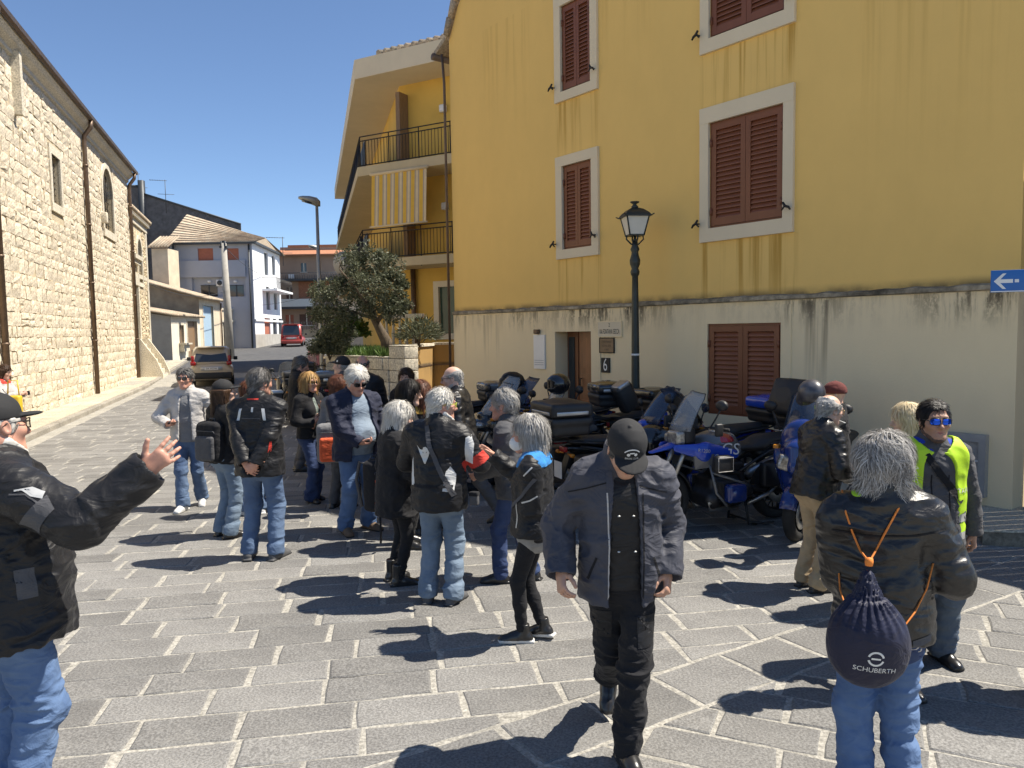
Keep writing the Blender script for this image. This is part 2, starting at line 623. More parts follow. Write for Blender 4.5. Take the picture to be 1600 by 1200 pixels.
M_PAVE = stone_mat('lava_paving', (0.165, 0.160, 0.152), (0.225, 0.219, 0.206), 70, 0.6, 0.75, 0.19)
M_MORTAR = stone_mat('pale_mortar', (0.275, 0.262, 0.23), (0.375, 0.355, 0.31), 45, 0.6, 0.9, 0.0, (0.14, 0.13, 0.11))
M_KERB = stone_mat('kerb_stone', (0.24, 0.22, 0.185), (0.34, 0.31, 0.26), 50, 0.5, 0.85, 0.15)
M_SIDE = stone_mat('sidewalk_slab', (0.40, 0.355, 0.27), (0.52, 0.465, 0.36), 40, 0.35, 0.85, 0.12)
M_ASPH = stone_mat('asphalt', (0.075, 0.075, 0.078), (0.11, 0.11, 0.11), 120, 0.3, 0.9, 0.0, (0.06, 0.06, 0.06))
M_EARTH = mat('earth', (0.22, 0.19, 0.14), 0.95, var=0.3, vscale=0.6)

g = MB()
# terrain follows the street height; one big sheet to the horizon
ys = [-200, 0, 30, 34, 38, 60, 100, 140, 400, 1500]
xs = [-1500, -200, 200, 1500]
vs = [(x, y, (gz(min(y, 140)) if y > 0 else 0) - 0.13) for y in ys for x in xs]
fs = [(i*4+j, i*4+j+1, (i+1)*4+j+1, (i+1)*4+j) for i in range(len(ys)-1) for j in range(3)]
g.raw(vs, fs)
tag(g.build('ground', M_EARTH), kind='structure')

KN = Vector((0.952, 0.307, 0))              # from the church wall towards the street
KD = Vector((-0.307, 0.952, 0)).normalized()
KP = Vector((-10.0, 15.5, 0))               # a point on the kerb line
CHP = Vector((-13.0, 21.3, 0))              # a point on the church wall line

mo = MB()
mo.raw([(-25, -3, -0.005), (14, -3, -0.005), (14, 31.0, -0.005), (-25, 31.0, -0.005)], [(0, 1, 2, 3)])
mo.raw([(-25, 31.0, -0.005), (14, 31, -0.005), (8, 38, gz(38)-0.005), (-25, 38, gz(38)-0.005)], [(0, 1, 2, 3)])
pavement = tag(mo.build('pavement', M_MORTAR), kind='structure')

asph = MB()
ay = [37.5, 45, 60, 80, 110, 140]
vs = []
for y in ay: vs += [(-0.30*y-9, y, gz(y)+0.006), (-0.2*y+10, y, gz(y)+0.006)]
asph.raw(vs, [(2*i, 2*i+1, 2*i+3, 2*i+2) for i in range(len(ay)-1)])
tag(asph.build('road', M_ASPH), kind='structure')

def to_px(x, y, z=0.0):
 d = Vector((x, y, z)) - cam_pos
 f = d.dot(c_f)
 if f < 0.2: return None
 return 800 + FPX * d.dot(c_r) / f, 600 - FPX * d.dot(c_u) / f

rg = random.Random(11)
B_DIR = math.atan2(0.51, 0.86)
b_d = (math.cos(B_DIR), math.sin(B_DIR)); b_n = (-b_d[1], b_d[0])
L1 = (0.765, 4.47); L2 = (L1[0] - b_n[0]*0.455, L1[1] - b_n[1]*0.455)
stones = []

def lay(ang, row_h, len_rng, origin, clips, urange, rrange):
 u = (math.cos(ang), math.sin(ang)); n = (-u[1], u[0])
 v = rrange[0]
 while v < rrange[1]:
  h = row_h * rg.uniform(0.9, 1.12)
  a = urange[0] + rg.uniform(0, 0.6)
  jw = rg.uniform(0.012, 0.022)
  while a < urange[1]:
   l = rg.uniform(*len_rng)
   gap = rg.uniform(0.018, 0.042)
   c = [(a, v + rg.uniform(-.004, .004)), (a+l, v + rg.uniform(-.004, .004)), (a+l, v+h-jw), (a, v+h-jw)]
   sk = rg.uniform(-0.012, 0.012)
   c[2] = (c[2][0] + sk, c[2][1] + rg.uniform(-.005, .005)); c[3] = (c[3][0] + rg.uniform(-.012, .012), c[3][1])
   poly = [(origin[0] + p[0]*u[0] + p[1]*n[0], origin[1] + p[0]*u[1] + p[1]*n[1]) for p in c]
   a += l + gap
   cx = sum(p[0] for p in poly)/4; cy = sum(p[1] for p in poly)/4
   if cy < 1.5: continue
   q = to_px(cx, cy)
   if q is None or not (-700 < q[0] < 2500 and q[1] < 1700): continue
   for p0, nn in clips:
    poly = clip_poly(poly, p0, nn)
    if len(poly) < 3: break
   if len(poly) < 3 or area2(poly) < 0.006: continue
   stones.append(poly)
  v += h

kn2 = (KN.x, KN.y)
kerb_clip = ((KP.x + KN.x*0.30, KP.y + KN.y*0.30), (-kn2[0], -kn2[1]))
mid = ((L1[0] + b_n[0]*0.012, L1[1] + b_n[1]*0.012), (-b_n[0], -b_n[1]))
lay(R(9.5), 0.292, (0.42, 0.72), (-2, 3.0), [mid, kerb_clip, ((0, 37.0), (0, 1))], (-26, 15), (-2.5, 36))
lay(B_DIR, 0.445, (0.5, 0.78), (L2[0], L2[1]), [], (-6, 9), (0.008, 0.3))
lay(R(-25), 0.30, (0.4, 0.7), (1.2, 3.5), [((L2[0] - b_n[0]*0.016, L2[1] - b_n[1]*0.016), b_n)], (-6, 12), (-5, 6))

def stone_geo(poly, mb, rg, z=0.0, deep=0.05, rag=0.008, seg=0.12):
 pts = []
 m = len(poly)
 for i in range(m):
  a = poly[i]; b = poly[(i+1) % m]
  L = math.hypot(b[0]-a[0], b[1]-a[1])
  k = max(1, int(L / seg))
  for j in range(k):
   t = j / k
   jit = rag if j else rag*0.6
   pts.append((a[0] + (b[0]-a[0])*t + rg.uniform(-jit, jit), a[1] + (b[1]-a[1])*t + rg.uniform(-jit, jit)))
 cx = sum(p[0] for p in pts)/len(pts); cy = sum(p[1] for p in pts)/len(pts)
 tx, ty = rg.uniform(-.008, .008), rg.uniform(-.008, .008)
 def zz(x, y): return z + gz(y) + (x-cx)*tx + (y-cy)*ty
 n = len(pts)
 ins = 0.012
 vs = [(p[0], p[1], zz(*p) - deep) for p in pts]
 vs += [(p[0], p[1], zz(*p) - 0.007) for p in pts]
 for p in pts:
  dx, dy = cx-p[0], cy-p[1]; d = math.hypot(dx, dy) + 1e-6
  vs.append((p[0] + dx/d*ins, p[1] + dy/d*ins, zz(*p)))
 fs = []
 for i in range(n):
  j = (i+1) % n
  fs.append((i, j, n+j, n+i)); fs.append((n+i, n+j, 2*n+j, 2*n+i))
 fs.append(tuple(2*n+i for i in range(n)))
 mb.raw(vs, fs)

def pix_area(poly):
 q = [to_px(*p) for p in poly]
 if any(x is None for x in q): return 0
 q2 = [(min(1600, max(0, a)), min(1200, max(0, b))) for a, b in q]
 return area2(q2)

stones.sort(key=pix_area, reverse=True)
far = MB()
for i, poly in enumerate(stones):
 z = rg.uniform(-0.002, 0.004)
 if i < 296:
  cx = sum(p[0] for p in poly)/len(poly); cy = sum(p[1] for p in poly)/len(poly)
  mb = MB()
  stone_geo(poly, mb, rg, z)
  mb.v = [(v[0]-cx, v[1]-cy, v[2]) for v in mb.v]
  o = mb.build('paving_stone', M_PAVE, pavement, fix=False)
  o.location = (cx, cy, 0)
 else:
  cy = poly[0][1]
  stone_geo(poly, far, rg, z, seg=0.16 if cy < 12 else 0.7, rag=0.006)
tag(far.build('paving_stones', M_PAVE, pavement, fix=False), kind='stuff')

# sidewalk along the church with a kerb of separate stones
sw = MB()
def kpt(s, off, z): 
 p = KP + KD*s - KN*off
 return (p.x, p.y, z + gz(p.y))
sv = [-14, -5, 5, 15, 20, 26, 34]
rows = [[kpt(s, 0.16, 0.118), kpt(s, 1.4, 0.128), kpt(s, 1.4, -0.3), kpt(s, 0.16, -0.3)] for s in sv]
sw.loft(rows, smooth=False)
sidewalk = tag(sw.build('sidewalk', M_MORTAR), kind='structure')
far_slabs = MB()
s = -12.0
while s < 33:
 l = rg.uniform(0.8, 1.25)
 mb = MB()
 e = 0.006
 v = []
 for (ss, off, z) in ((s, 0, -.1), (s+l-.014, 0, -.1), (s+l-.014, .155, -.1), (s, .155, -.1)):
  v.append(kpt(ss, off, z))
 for (ss, off, z) in ((s, 0.004, .10), (s+l-.014, .004, .10), (s+l-.014, .155, .10), (s, .155, .10)):
  v.append(kpt(ss, off, z))
 for (ss, off, z) in ((s+.01, 0.02, .124), (s+l-.024, .02, .124), (s+l-.024, .15, .126), (s+.01, .15, .126)):
  v.append(kpt(ss, off, z + rg.uniform(-.004, .004)))
 f = []
 for k in (0, 4):
  for i in range(4):
   j = (i+1) % 4
   f.append((k+i, k+j, k+4+j, k+4+i))
 f.append((8, 9, 10, 11))
 mb.raw(v, f)
 mb.build('kerb_stone', M_KERB, sidewalk)
 off = 0.17
 for w in (0.44, 0.44):
  q = [kpt(s, off, 0), kpt(s+l-.02, off, 0), kpt(s+l-.02, off+w-.02, 0), kpt(s, off+w-.02, 0)]
  mb2 = MB()
  stone_geo([(p[0], p[1]) for p in q], mb2, rg, 0.135, 0.06, 0.004, 0.6)
  o = mb2.build('slab', M_SIDE, sidewalk, fix=False)
  off += w
 s += l
# ------------------------------------------------------------------ walls as local frames
class Wall:
 """vertical plane: local x along the wall, local y into the building, z up"""
 def __init__(self, p0, p1):
  self.p0 = Vector((p0[0], p0[1], 0)); d = Vector((p1[0]-p0[0], p1[1]-p0[1], 0))
  self.L = d.length; self.d = d.normalized()
  self.n = Vector((-self.d.y, self.d.x, 0))
  self.rz = math.atan2(self.d.y, self.d.x)
 def px(self, px, py, off=0.0):
  r = ray(px, py)
  t = (self.p0 + self.n*off - cam_pos).dot(self.n) / r.dot(self.n)
  p = cam_pos + r*t
  return (p - self.p0).dot(self.d), p.z
 def rect(self, x0, y0, x1, y1):
  """pixel box -> (u0,u1,z0,z1)"""
  ym = (y0+y1)/2
  u0 = self.px(x0, ym)[0]; u1 = self.px(x1, ym)[0]
  xm = (x0+x1)/2
  return min(u0, u1), max(u0, u1), self.px(xm, y1)[1], self.px(xm, y0)[1]
 def empty(self, name, label=None, cat=None, group=None):
  return empty(name, self.p0, self.rz, label, cat, group)
 def at(self, u, y, z):
  return self.p0 + self.d*u + self.n*y + Vector((0, 0, z))

def wall_faces(mb, u0, u1, z0, z1, holes, depth=0.35, y=0.0, reveal=None, back=True):
 """front skin with rectangular openings and their reveals"""
 us = sorted({u0, u1, *[h[0] for h in holes], *[h[1] for h in holes]})
 zs = sorted({z0, z1, *[h[2] for h in holes], *[h[3] for h in holes]})
 us = [u for u in us if u0 <= u <= u1]; zs = [z for z in zs if z0 <= z <= z1]
 for i in range(len(us)-1):
  for j in range(len(zs)-1):
   cu, cz = (us[i]+us[i+1])/2, (zs[j]+zs[j+1])/2
   if any(h[0] < cu < h[1] and h[2] < cz < h[3] for h in holes): continue
   mb.raw([(us[i], y, zs[j]), (us[i+1], y, zs[j]), (us[i+1], y, zs[j+1]), (us[i], y, zs[j+1])], [(0, 1, 2, 3)])
 for h in holes:
  a, b, c, d = h
  y1 = y + depth
  mb.raw([(a, y, c), (a, y1, c), (a, y1, d), (a, y, d)], [(0, 1, 2, 3)])
  mb.raw([(b, y, c), (b, y1, c), (b, y1, d), (b, y, d)], [(3, 2, 1, 0)])
  mb.raw([(a, y, c), (b, y, c), (b, y1, c), (a, y1, c)], [(0, 1, 2, 3)])
  mb.raw([(a, y, d), (b, y, d), (b, y1, d), (a, y1, d)], [(3, 2, 1, 0)])
  if back:
   mb.raw([(a, y1, c), (b, y1, c), (b, y1, d), (a, y1, d)], [(0, 1, 2, 3)])

M_LIME = stone_mat('limestone', (0.58, 0.495, 0.36), (0.68, 0.605, 0.48), 22, 0.7, 0.9, 0.13, (0.46, 0.37, 0.23))
M_LIMEJ = stone_mat('lime_mortar', (0.50, 0.41, 0.27), (0.60, 0.51, 0.36), 30, 0.8, 0.95, 0.0, (0.25, 0.2, 0.13))
M_TRIM = stone_mat('pale_trim_stone', (0.58, 0.52, 0.40), (0.68, 0.62, 0.50), 25, 0.25, 0.85, 0.06, (0.40, 0.35, 0.27))
M_PIPE = mat('brown_copper_pipe', (0.14, 0.095, 0.065), 0.5, 0.5, var=0.2)
M_DARK = mat('dark_interior', (0.02, 0.02, 0.022), 0.3, var=0)
M_IRON = mat('wrought_iron', (0.035, 0.033, 0.032), 0.5, 0.6, var=0.2, vscale=20)
M_GLASSD = mat('window_glass', (0.03, 0.035, 0.04), 0.08, 0, var=0, spec=0.8)
M_TILE = stone_mat('roof_tile', (0.36, 0.27, 0.19), (0.50, 0.42, 0.31), 20, 0.5, 0.9, 0.25, (0.2, 0.17, 0.13))

# ------------------------------------------------------------------ church
CW_A = CHP + Vector((0.3225, -1, 0)) * 14.0          # near end (out of frame)
CW_B = CHP + Vector((-0.3225, 1, 0)) * 13.7          # far corner
CWL = Wall(CW_A, CW_B)                                # street on the right: local y into the building is left
cw_L = CWL.L
EAVE = 9.55
church = CWL.empty('church', 'long church with rough cream limestone wall, brown downpipes and high windows on the left', 'church')
win1 = CWL.rect(80, 247, 95, 320); win2 = CWL.rect(160, 266, 175, 360)
win1 = (win1[0], win1[0] + 0.95, win1[2], win1[3])
mb = MB(); wall_faces(mb, 0, cw_L, -0.3, EAVE, [win1, win2], 0.45)
mb.raw([(cw_L, 0, -.3), (cw_L, 9, -.3), (cw_L, 9, EAVE), (cw_L, 0, EAVE)], [(0, 1, 2, 3)])
church_wall = mb.build('wall', M_LIMEJ, church, fix=False)
# window fittings
for (a, b, c, d), arch in ((win1, False), (win2, True)):
 t = 0.22
 mb = MB()
 if not arch:
  mb.box((a-t, -.06, c-.25), (b+t, .05, c)); mb.box((a-t, -.05, d), (b+t, .05, d+.25))
  mb.box((a-t, -.05, c), (a, .05, d)); mb.box((b, -.05, c), (b+t, .05, d))
 else:
  rr = (b-a)/2; cx = (a+b)/2; zc = d-rr
  mb.box((a-t, -.07, c-.3), (b+t, .05, c)); mb.box((a-t, -.05, c), (a, .05, zc)); mb.box((b, -.05, c), (b+t, .05, zc))
  n = 10
  for i in range(n):
   t0, t1 = math.pi*i/n, math.pi*(i+1)/n
   p = [(cx+rr*math.cos(t0), zc+rr*math.sin(t0)), (cx+(rr+t)*math.cos(t0), zc+(rr+t)*math.sin(t0)),
                 (cx+(rr+t)*math.cos(t1), zc+(rr+t)*math.sin(t1)), (cx+rr*math.cos(t1), zc+rr*math.sin(t1))]
   mb.prism(p, -.05, .05)
  # spandrels close the square opening above the arch
  for sgn in (-1, 1):
   p = [(cx + sgn*rr, d+.001)] + [(cx+sgn*rr*math.cos(math.pi/2*i/5), zc+rr*math.sin(math.pi/2*i/5)) for i in range(6)]
   mb.prism(p, -.002, .3)
 wf = mb.build('window_frame', M_TRIM, church)
 mb = MB(); mb.box((a, .36, c), (b, .38, d)); mb.build('pane', M_GLASSD, wf)
 mb = MB()
 for i in range(1, 5): mb.tube([(a+(b-a)*i/5, .12, c), (a+(b-a)*i/5, .12, d)], .014, 6)
 for i in range(1, 8): mb.tube([(a, .12, c+(d-c)*i/8), (b, .12, c+(d-c)*i/8)], .012, 6)
 mb.build('grille', M_IRON, wf)
# eave: stone moulding, gutter, tile edge
mb = MB()
mb.prism([(0, 0)] * 0 + [(0, 0)], 0, 0) if False else None
prof = [(0.0, EAVE-.45), (-.08, EAVE-.40), (-.08, EAVE-.30), (-.22, EAVE-.18), (-.30, EAVE-.05), (-.30, EAVE), (.3, EAVE)]
mb.loft([[(u, p[0], p[1]) for p in prof] for u in (0, cw_L+.05)], smooth=False)
mb.build('cornice', M_TRIM, church)
mb = MB()
prof = [(-.28, EAVE+.02), (-.31, EAVE-.05), (-.37, EAVE-.09), (-.44, EAVE-.05), (-.46, EAVE+.05), (-.44, EAVE+.05), (-.42, EAVE-.03), (-.36, EAVE-.06), (-.30, EAVE+.03)]
mb.loft([[(u, p[0], p[1]+.06) for p in prof] for u in (0, cw_L+.3)], smooth=False)
mb.build('gutter', M_PIPE, church)
mb = MB()
mb.raw([(0, -.33, EAVE+.1), (cw_L+.2, -.33, EAVE+.1), (cw_L+.2, 6, EAVE+2.2), (0, 6, EAVE+2.2)], [(0, 1, 2, 3)])
mb.raw([(0, -.33, EAVE+.02), (cw_L+.2, -.33, EAVE+.02), (cw_L+.2, -.33, EAVE+.1), (0, -.33, EAVE+.1)], [(0, 1, 2, 3)])
mb.build('roof', M_TILE, church)
for (px0, py0, px1, py1) in ((118, 175, 147, 613), (192, 262, 213, 594), (-3, 380, 3, 600)):
 u = CWL.px(px1, py1)[0]
 mb = MB()
 mb.tube([(u, -.36, EAVE-.02), (u, -.34, EAVE-.25), (u, -.13, EAVE-.55), (u, -.12, EAVE-.8), (u, -.12, .15)], .075, 10)
 for z in (2, 4, 6, 8): mb.lathe([(.09, z-.03), (.09, z+.03)], 10, Matrix.Translation((u, -.12, 0)))
 mb.build('downpipe', M_PIPE, church)
# stone brackets high up at the near end and a lamp box
u, z = CWL.px(20, 130)
mb = MB(); mb.box((u-.18, -.22, z-.8), (u+.02, .0, z+.75)); mb.box((u+.06, -.12, z-.1), (u+.2, .0, z+.8)); mb.build('stone_bracket', M_TRIM, church)
u, z = CWL.px(158, 340)
mb = MB(); mb.rbox((u-.12, -.22, z-.2), (u+.12, 0, z+.2), .02); mb.build('junction_box', M_TRIM, church)

# facing stones, laid in uneven courses
rs = random.Random(3)
cells = []
z = 0.05
vis0 = CWL.px(-60, 600)[0]
while z < EAVE - 0.46:
 h = rs.uniform(0.24, 0.40)
 h = min(h, EAVE - 0.45 - z)
 if h < .12: break
 u = vis0 + rs.uniform(0, .4)
 while u < cw_L - .02:
  l = min(rs.uniform(0.28, 0.72), cw_L - u)
  if l < .1: break
  parts = [(u, u+l, z, z+h)]
  if rs.random() < .14 and h > .3: parts = [(u, u+l, z, z+h*.5), (u, u+l, z+h*.5, z+h)]
  for c in parts:
   bad = False
   for wv, t in ((win1, .23), (win2, .23)):
    a, b, cc, d = wv[0]-t, wv[1]+t, wv[2]-.3, wv[3]+.26
    if c[1] > a and c[0] < b and c[3] > cc and c[2] < d:
     # trim to the side of the frame, or drop
     if c[0] < a - .08: c = (c[0], a, c[2], c[3])
     elif c[1] > b + .08: c = (b, c[1], c[2], c[3])
     else: bad = True
   if not bad: cells.append(c)
  u += l
 z += h

def rough_stone(c, mb, rs, proud=0.032):
 u0, u1, z0, z1 = c
 j = 0.012
 u0 += j*rs.uniform(.3, 1); u1 -= j*rs.uniform(.3, 1); z0 += j*rs.uniform(.3, 1); z1 -= j*rs.uniform(.3, 1)
 n = 4
 P = proud * rs.uniform(.55, 1.25)
 tu, tz = rs.uniform(-.02, .02), rs.uniform(-.02, .02)
 vs = []
 for jz in range(n):
  for ju in range(n):
   a, b = ju/(n-1), jz/(n-1)
   edge = ju in (0, n-1) or jz in (0, n-1)
   y = -P*(.45 if edge else 1) + rs.uniform(-.009, .009) + (a-.5)*tu + (b-.5)*tz
   w = .014
   vs.append((u0+(u1-u0)*a + rs.uniform(-w, w), y, z0+(z1-z0)*b + rs.uniform(-w, w)))
 fs = [(jz*n+ju, jz*n+ju+1, (jz+1)*n+ju+1, (jz+1)*n+ju) for jz in range(n-1) for ju in range(n-1)]
 bd = [i for i in range(n)] + [r*n+n-1 for r in range(1, n)] + [(n-1)*n+i for i in range(n-2, -1, -1)] + [r*n for r in range(n-2, 0, -1)]
 k = len(vs)
 for i in bd: vs.append((vs[i][0], .03, vs[i][2]))
 m = len(bd)
 for i in range(m):
  i2 = (i+1) % m
  fs.append((bd[i2], bd[i], k+i, k+i2))
 mb.raw(vs, fs)

def cell_px(c, W=CWL):
 q = []
 for u, z in ((c[0], c[2]), (c[1], c[2]), (c[1], c[3]), (c[0], c[3])):
  p = to_px(*W.at(u, 0, z))
  if p is None: return 0
  q.append(p)
 if max(p[0] for p in q) < 0: return 0
 return area2(q)
cells.sort(key=cell_px, reverse=True)
far = MB()
for i, c in enumerate(cells):
 if i < 294:
  mb = MB(); cu, cz = (c[0]+c[1])/2, (c[2]+c[3])/2
  rough_stone((c[0]-cu, c[1]-cu, c[2]-cz, c[3]-cz), mb, rs)
  o = mb.build('stone', M_LIME, church_wall, fix=False); o.location = (cu, 0, cz)
 elif cell_px(c) > 0:
  rough_stone(c, far, rs)
tag(far.build('stones', M_LIME, church_wall, fix=False), kind='stuff')

# ------------------------------------------------------------------ church annex: rubble wall, arch, doorway, steps
AX = Wall(CW_B + KN*-0.12, CW_B + KN*-0.12 + KD*5.9)
annex = AX.empty('chapel', 'low rubble chapel with arched window and tall stone doorway beyond the church', 'chapel')
AH = 7.9
M_RUB = stone_mat('rubble', (0.50, 0.40, 0.25), (0.68, 0.58, 0.42), 9, 1.0, 0.95, 0.2, (0.33, 0.26, 0.17))
aw = AX.rect(222, 383, 236, 446); ad_ = AX.rect(208, 447, 221, 527)
ad_ = (ad_[0], ad_[0]+1.3, 1.75, ad_[3]); aw = (ad_[1]+.75, ad_[1]+2.0, aw[2], aw[3])
mb = MB(); wall_faces(mb, 0, AX.L, -.2, AH, [aw, ad_], .5)
mb.raw([(AX.L, 0, -.2), (AX.L, 8, -.2), (AX.L, 8, AH), (AX.L, 0, AH)], [(0, 1, 2, 3)])
wl = mb.build('wall', M_RUB, annex, fix=False)
far = MB()
for i in range(900):
 u, z = rs.uniform(.2, AX.L-.5), rs.uniform(.2, AH-.6); l, h = rs.uniform(.15, .38), rs.uniform(.1, .22)
 if any(u+l > w[0]-.3 and u < w[1]+.3 and z+h > w[2]-.3 and z < w[3]+.5 for w in (aw, ad_)): continue
 rough_stone((u, u+l, z, z+h), far, rs, .05)
tag(far.build('rubble_stones', M_RUB, wl, fix=False), kind='stuff')
mb = MB()
mb.box((AX.L-.45, -.06, -.2), (AX.L+.03, .3, AH)); mb.box((-.05, -.08, AH-.35), (AX.L+.1, .2, AH-.05)); mb.box((-.05, -.2, AH-.05), (AX.L+.2, .2, AH+.12))
mb.box((0, -.05, ad_[3]+.42), (AX.L, .1, ad_[3]+.62)); mb.build('stone_trim', M_TRIM, annex)
mb = MB()
a, b, c, d = ad_
mb.box((a-.32, -.1, c), (a, .1, d)); mb.box((b, -.1, c), (b+.32, .1, d)); mb.box((a-.32, -.12, d), (b+.32, .1, d+.42))
mb.box((a-.45, -.3, d+1.2), (b+.45, .1, d+1.4)); mb.box((a-.38, -.2, d+1.0), (b+.38, .1, d+1.2)); mb.build('door_surround', M_TRIM, annex)
mb = MB(); mb.box((a, .3, c), (b, .36, d)); mb.build('door', mat('old_wood_door', (0.10, 0.095, 0.07), .7, var=.3, stretch=(8, 8, 1)), annex)
a, b, c, d = aw
mb = MB(); rr = (b-a)/2; cx = (a+b)/2; zc = d-rr
mb.box((a-.2, -.06, c-.2), (b+.2, .06, c)); mb.box((a-.2, -.05, c), (a, .06, zc)); mb.box((b, -.05, c), (b+.2, .06, zc))
for i in range(8):
 t0, t1 = math.pi*i/8, math.pi*(i+1)/8
 mb.prism([(cx+rr*math.cos(t0), zc+rr*math.sin(t0)), (cx+(rr+.2)*math.cos(t0), zc+(rr+.2)*math.sin(t0)),
              (cx+(rr+.2)*math.cos(t1), zc+(rr+.2)*math.sin(t1)), (cx+rr*math.cos(t1), zc+rr*math.sin(t1))], -.05, .06)
for sgn in (-1, 1):
 mb.prism([(cx + sgn*rr, d+.001)] + [(cx+sgn*rr*math.cos(math.pi/2*i/5), zc+rr*math.sin(math.pi/2*i/5)) for i in range(6)], -.002, .3)
fr_ = mb.build('window_frame', M_TRIM, annex)
mb = MB(); mb.box((a, .4, c), (b, .42, d)); mb.build('pane', M_GLASSD, fr_)
# tiled roof edge
mb = MB()
for i in range(22):
 u = .1 + i*.28
 mb.tube([(u, -.3, AH+.17), (u, 3, AH+1.0)], .1, 8)
mb.box((-.05, -.18, AH+.12), (AX.L+.15, 3, AH+.15))
mb.build('roof', M_TILE, annex)
# stair to the raised doorway, with solid parapets
mb = MB()
for i in range(7):
 mb.box((ad_[0]-.5, -.3-.15*i, -.1), (ad_[1]+.4, 0 if i == 0 else -.3-.15*(i-1), 1.75-.245*i))
mb.build('steps', M_TRIM, annex)
mb = MB()
for u in (ad_[0]-.75, ad_[1]+.42):
 vs = [(u, 0, 0), (u, -1.25, 0), (u, -1.25, .35), (u, -1.0, 1.0), (u, -.35, 2.0), (u, 0, 2.0)]
 mb = MB(); mb.loft([[(x+dx, y, z) for x, y, z in vs] for dx in (0, .24)], smooth=False)
 mb.build('parapet', M_TRIM, annex)

# ------------------------------------------------------------------ low houses further up the street
def tiled_edge(mb, u0, u1, y0, z0, y1, z1, r=.09, step=.25):
 n = int((u1-u0)/step)
 for i in range(n+1):
  u = u0 + (u1-u0)*i/n
  mb.tube([(u, y0, z0), (u, y1, z1)], r, 6)
 mb.raw([(u0, y0+.05, z0-.03), (u1, y0+.05, z0-.03), (u1, y1, z1-.03), (u0, y1, z1-.03)], [(0, 1, 2, 3)])

M_WHITE = mat('whitewash', (0.72, 0.66, 0.54), .9, var=.08, vscale=1.5, bump=.2, bscale=20)
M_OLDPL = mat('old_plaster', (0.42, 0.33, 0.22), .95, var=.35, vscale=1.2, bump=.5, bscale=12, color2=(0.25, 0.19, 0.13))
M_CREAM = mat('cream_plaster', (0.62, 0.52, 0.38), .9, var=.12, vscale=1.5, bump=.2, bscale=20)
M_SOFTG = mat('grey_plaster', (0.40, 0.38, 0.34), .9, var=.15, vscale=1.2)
M_BROWND = mat('brown_door', (0.24, 0.15, 0.08), .6, var=.2, stretch=(6, 6, 1))
M_BLUED = mat('blue_wood', (0.33, 0.45, 0.55), .7, var=.2, stretch=(8, 8, .6))

def simple_house(name, A, B, depth, z1, wallm, label, cat='house', openings=(), base=None, back_h=None, sidem=None):
 """A,B on plan = front corners seen left to right from the street; openings: (u0,u1,z0,z1,kind,material)"""
 W = Wall(A, B)
 g0 = min(gz(A[1]), gz(B[1])) - .6
 root = W.empty(name, label, cat)
 mb = MB()
 wall_faces(mb, 0, W.L, g0, z1, [o[:4] for o in openings], .25)
 bh = back_h or z1
 mb.use(0) if False else None
 f = mb.build('front_wall', wallm, root, fix=False)
 mb = MB()
 for u, flip in ((0, False), (W.L, True)):
  q = [(u, 0, g0), (u, depth, g0), (u, depth, bh), (u, 0, z1)]
  mb.raw(q, [(0, 1, 2, 3)] if not flip else [(3, 2, 1, 0)])
 mb.raw([(0, depth, g0), (W.L, depth, g0), (W.L, depth, bh), (0, depth, bh)], [(3, 2, 1, 0)])
 mb.raw([(0, 0, z1), (W.L, 0, z1), (W.L, depth, bh), (0, depth, bh)], [(0, 1, 2, 3)])
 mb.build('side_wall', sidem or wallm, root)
 for (a, b, c, d, kind, m) in openings:
  mb = MB(); mb.box((a+.02, .16, c), (b-.02, .22, d-.01)); o = mb.build(kind, m, root)
  mb = MB(); t = .12
  mb.box((a-t, -.03, c), (a, .1, d)); mb.box((b, -.03, c), (b+t, .1, d)); mb.box((a-t, -.03, d), (b+t, .1, d+t))
  if kind == 'window': mb.box((a-t*1.3, -.06, c-.1), (b+t*1.3, .1, c))
  mb.build('frame', M_TRIM, o)
 return W, root

def xy(px, D): 
 p = at_depth(px, 520, D)
 return (p.x, p.y)

A, B = xy(268, 48), xy(313, 54)
Wt = Wall(A, B)
def on(W, x0, y0, x1, y1): return W.rect(x0, y0, x1, y1)
o1 = on(Wt, 281, 508, 287, 538); o2 = on(Wt, 293, 502, 308, 546)
W1, r1 = simple_house('low_house', A, B, 5, 3.35, M_WHITE, 'low whitewashed house with small window and brown doorway past the chapel', openings=(
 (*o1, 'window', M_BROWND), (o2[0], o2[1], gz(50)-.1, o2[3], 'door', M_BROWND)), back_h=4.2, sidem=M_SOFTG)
mb = MB(); tiled_edge(mb, -.2, W1.L+.2, -.3, 3.42, 5, 4.4); mb.build('roof', M_TILE, r1)
mb = MB(); mb.box((o1[0]-.3, -.45, gz(48)+1.05), (o1[1]+.3, 0, gz(48)+1.15)); mb.box((o1[0]-.2, -.3, gz(48)+.6), (o1[1]+.2, 0, gz(48)+1.05)); mb.build('stone_shelf', M_TRIM, r1)

A, B = xy(313, 56), xy(346, 62)
Wt = Wall(A, B)
o1 = on(Wt, 318, 478, 334, 548)
W2, r2 = simple_house('plastered_house', A, B, 9, 4.9, M_CREAM, 'tall brown plastered house with pale blue wooden door and tiled roof', openings=(
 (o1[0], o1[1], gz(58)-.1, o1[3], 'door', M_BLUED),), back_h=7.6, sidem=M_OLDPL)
mb = MB(); tiled_edge(mb, -.25, W2.L+.3, -.5, 4.85, 9.2, 7.7); mb.build('roof', M_TILE, r2)
mb = MB(); mb.tube([(W2.L-.2, -.1, 4.7), (W2.L-.2, -.1, gz(60))], .06); mb.build('downpipe', M_PIPE, r2)

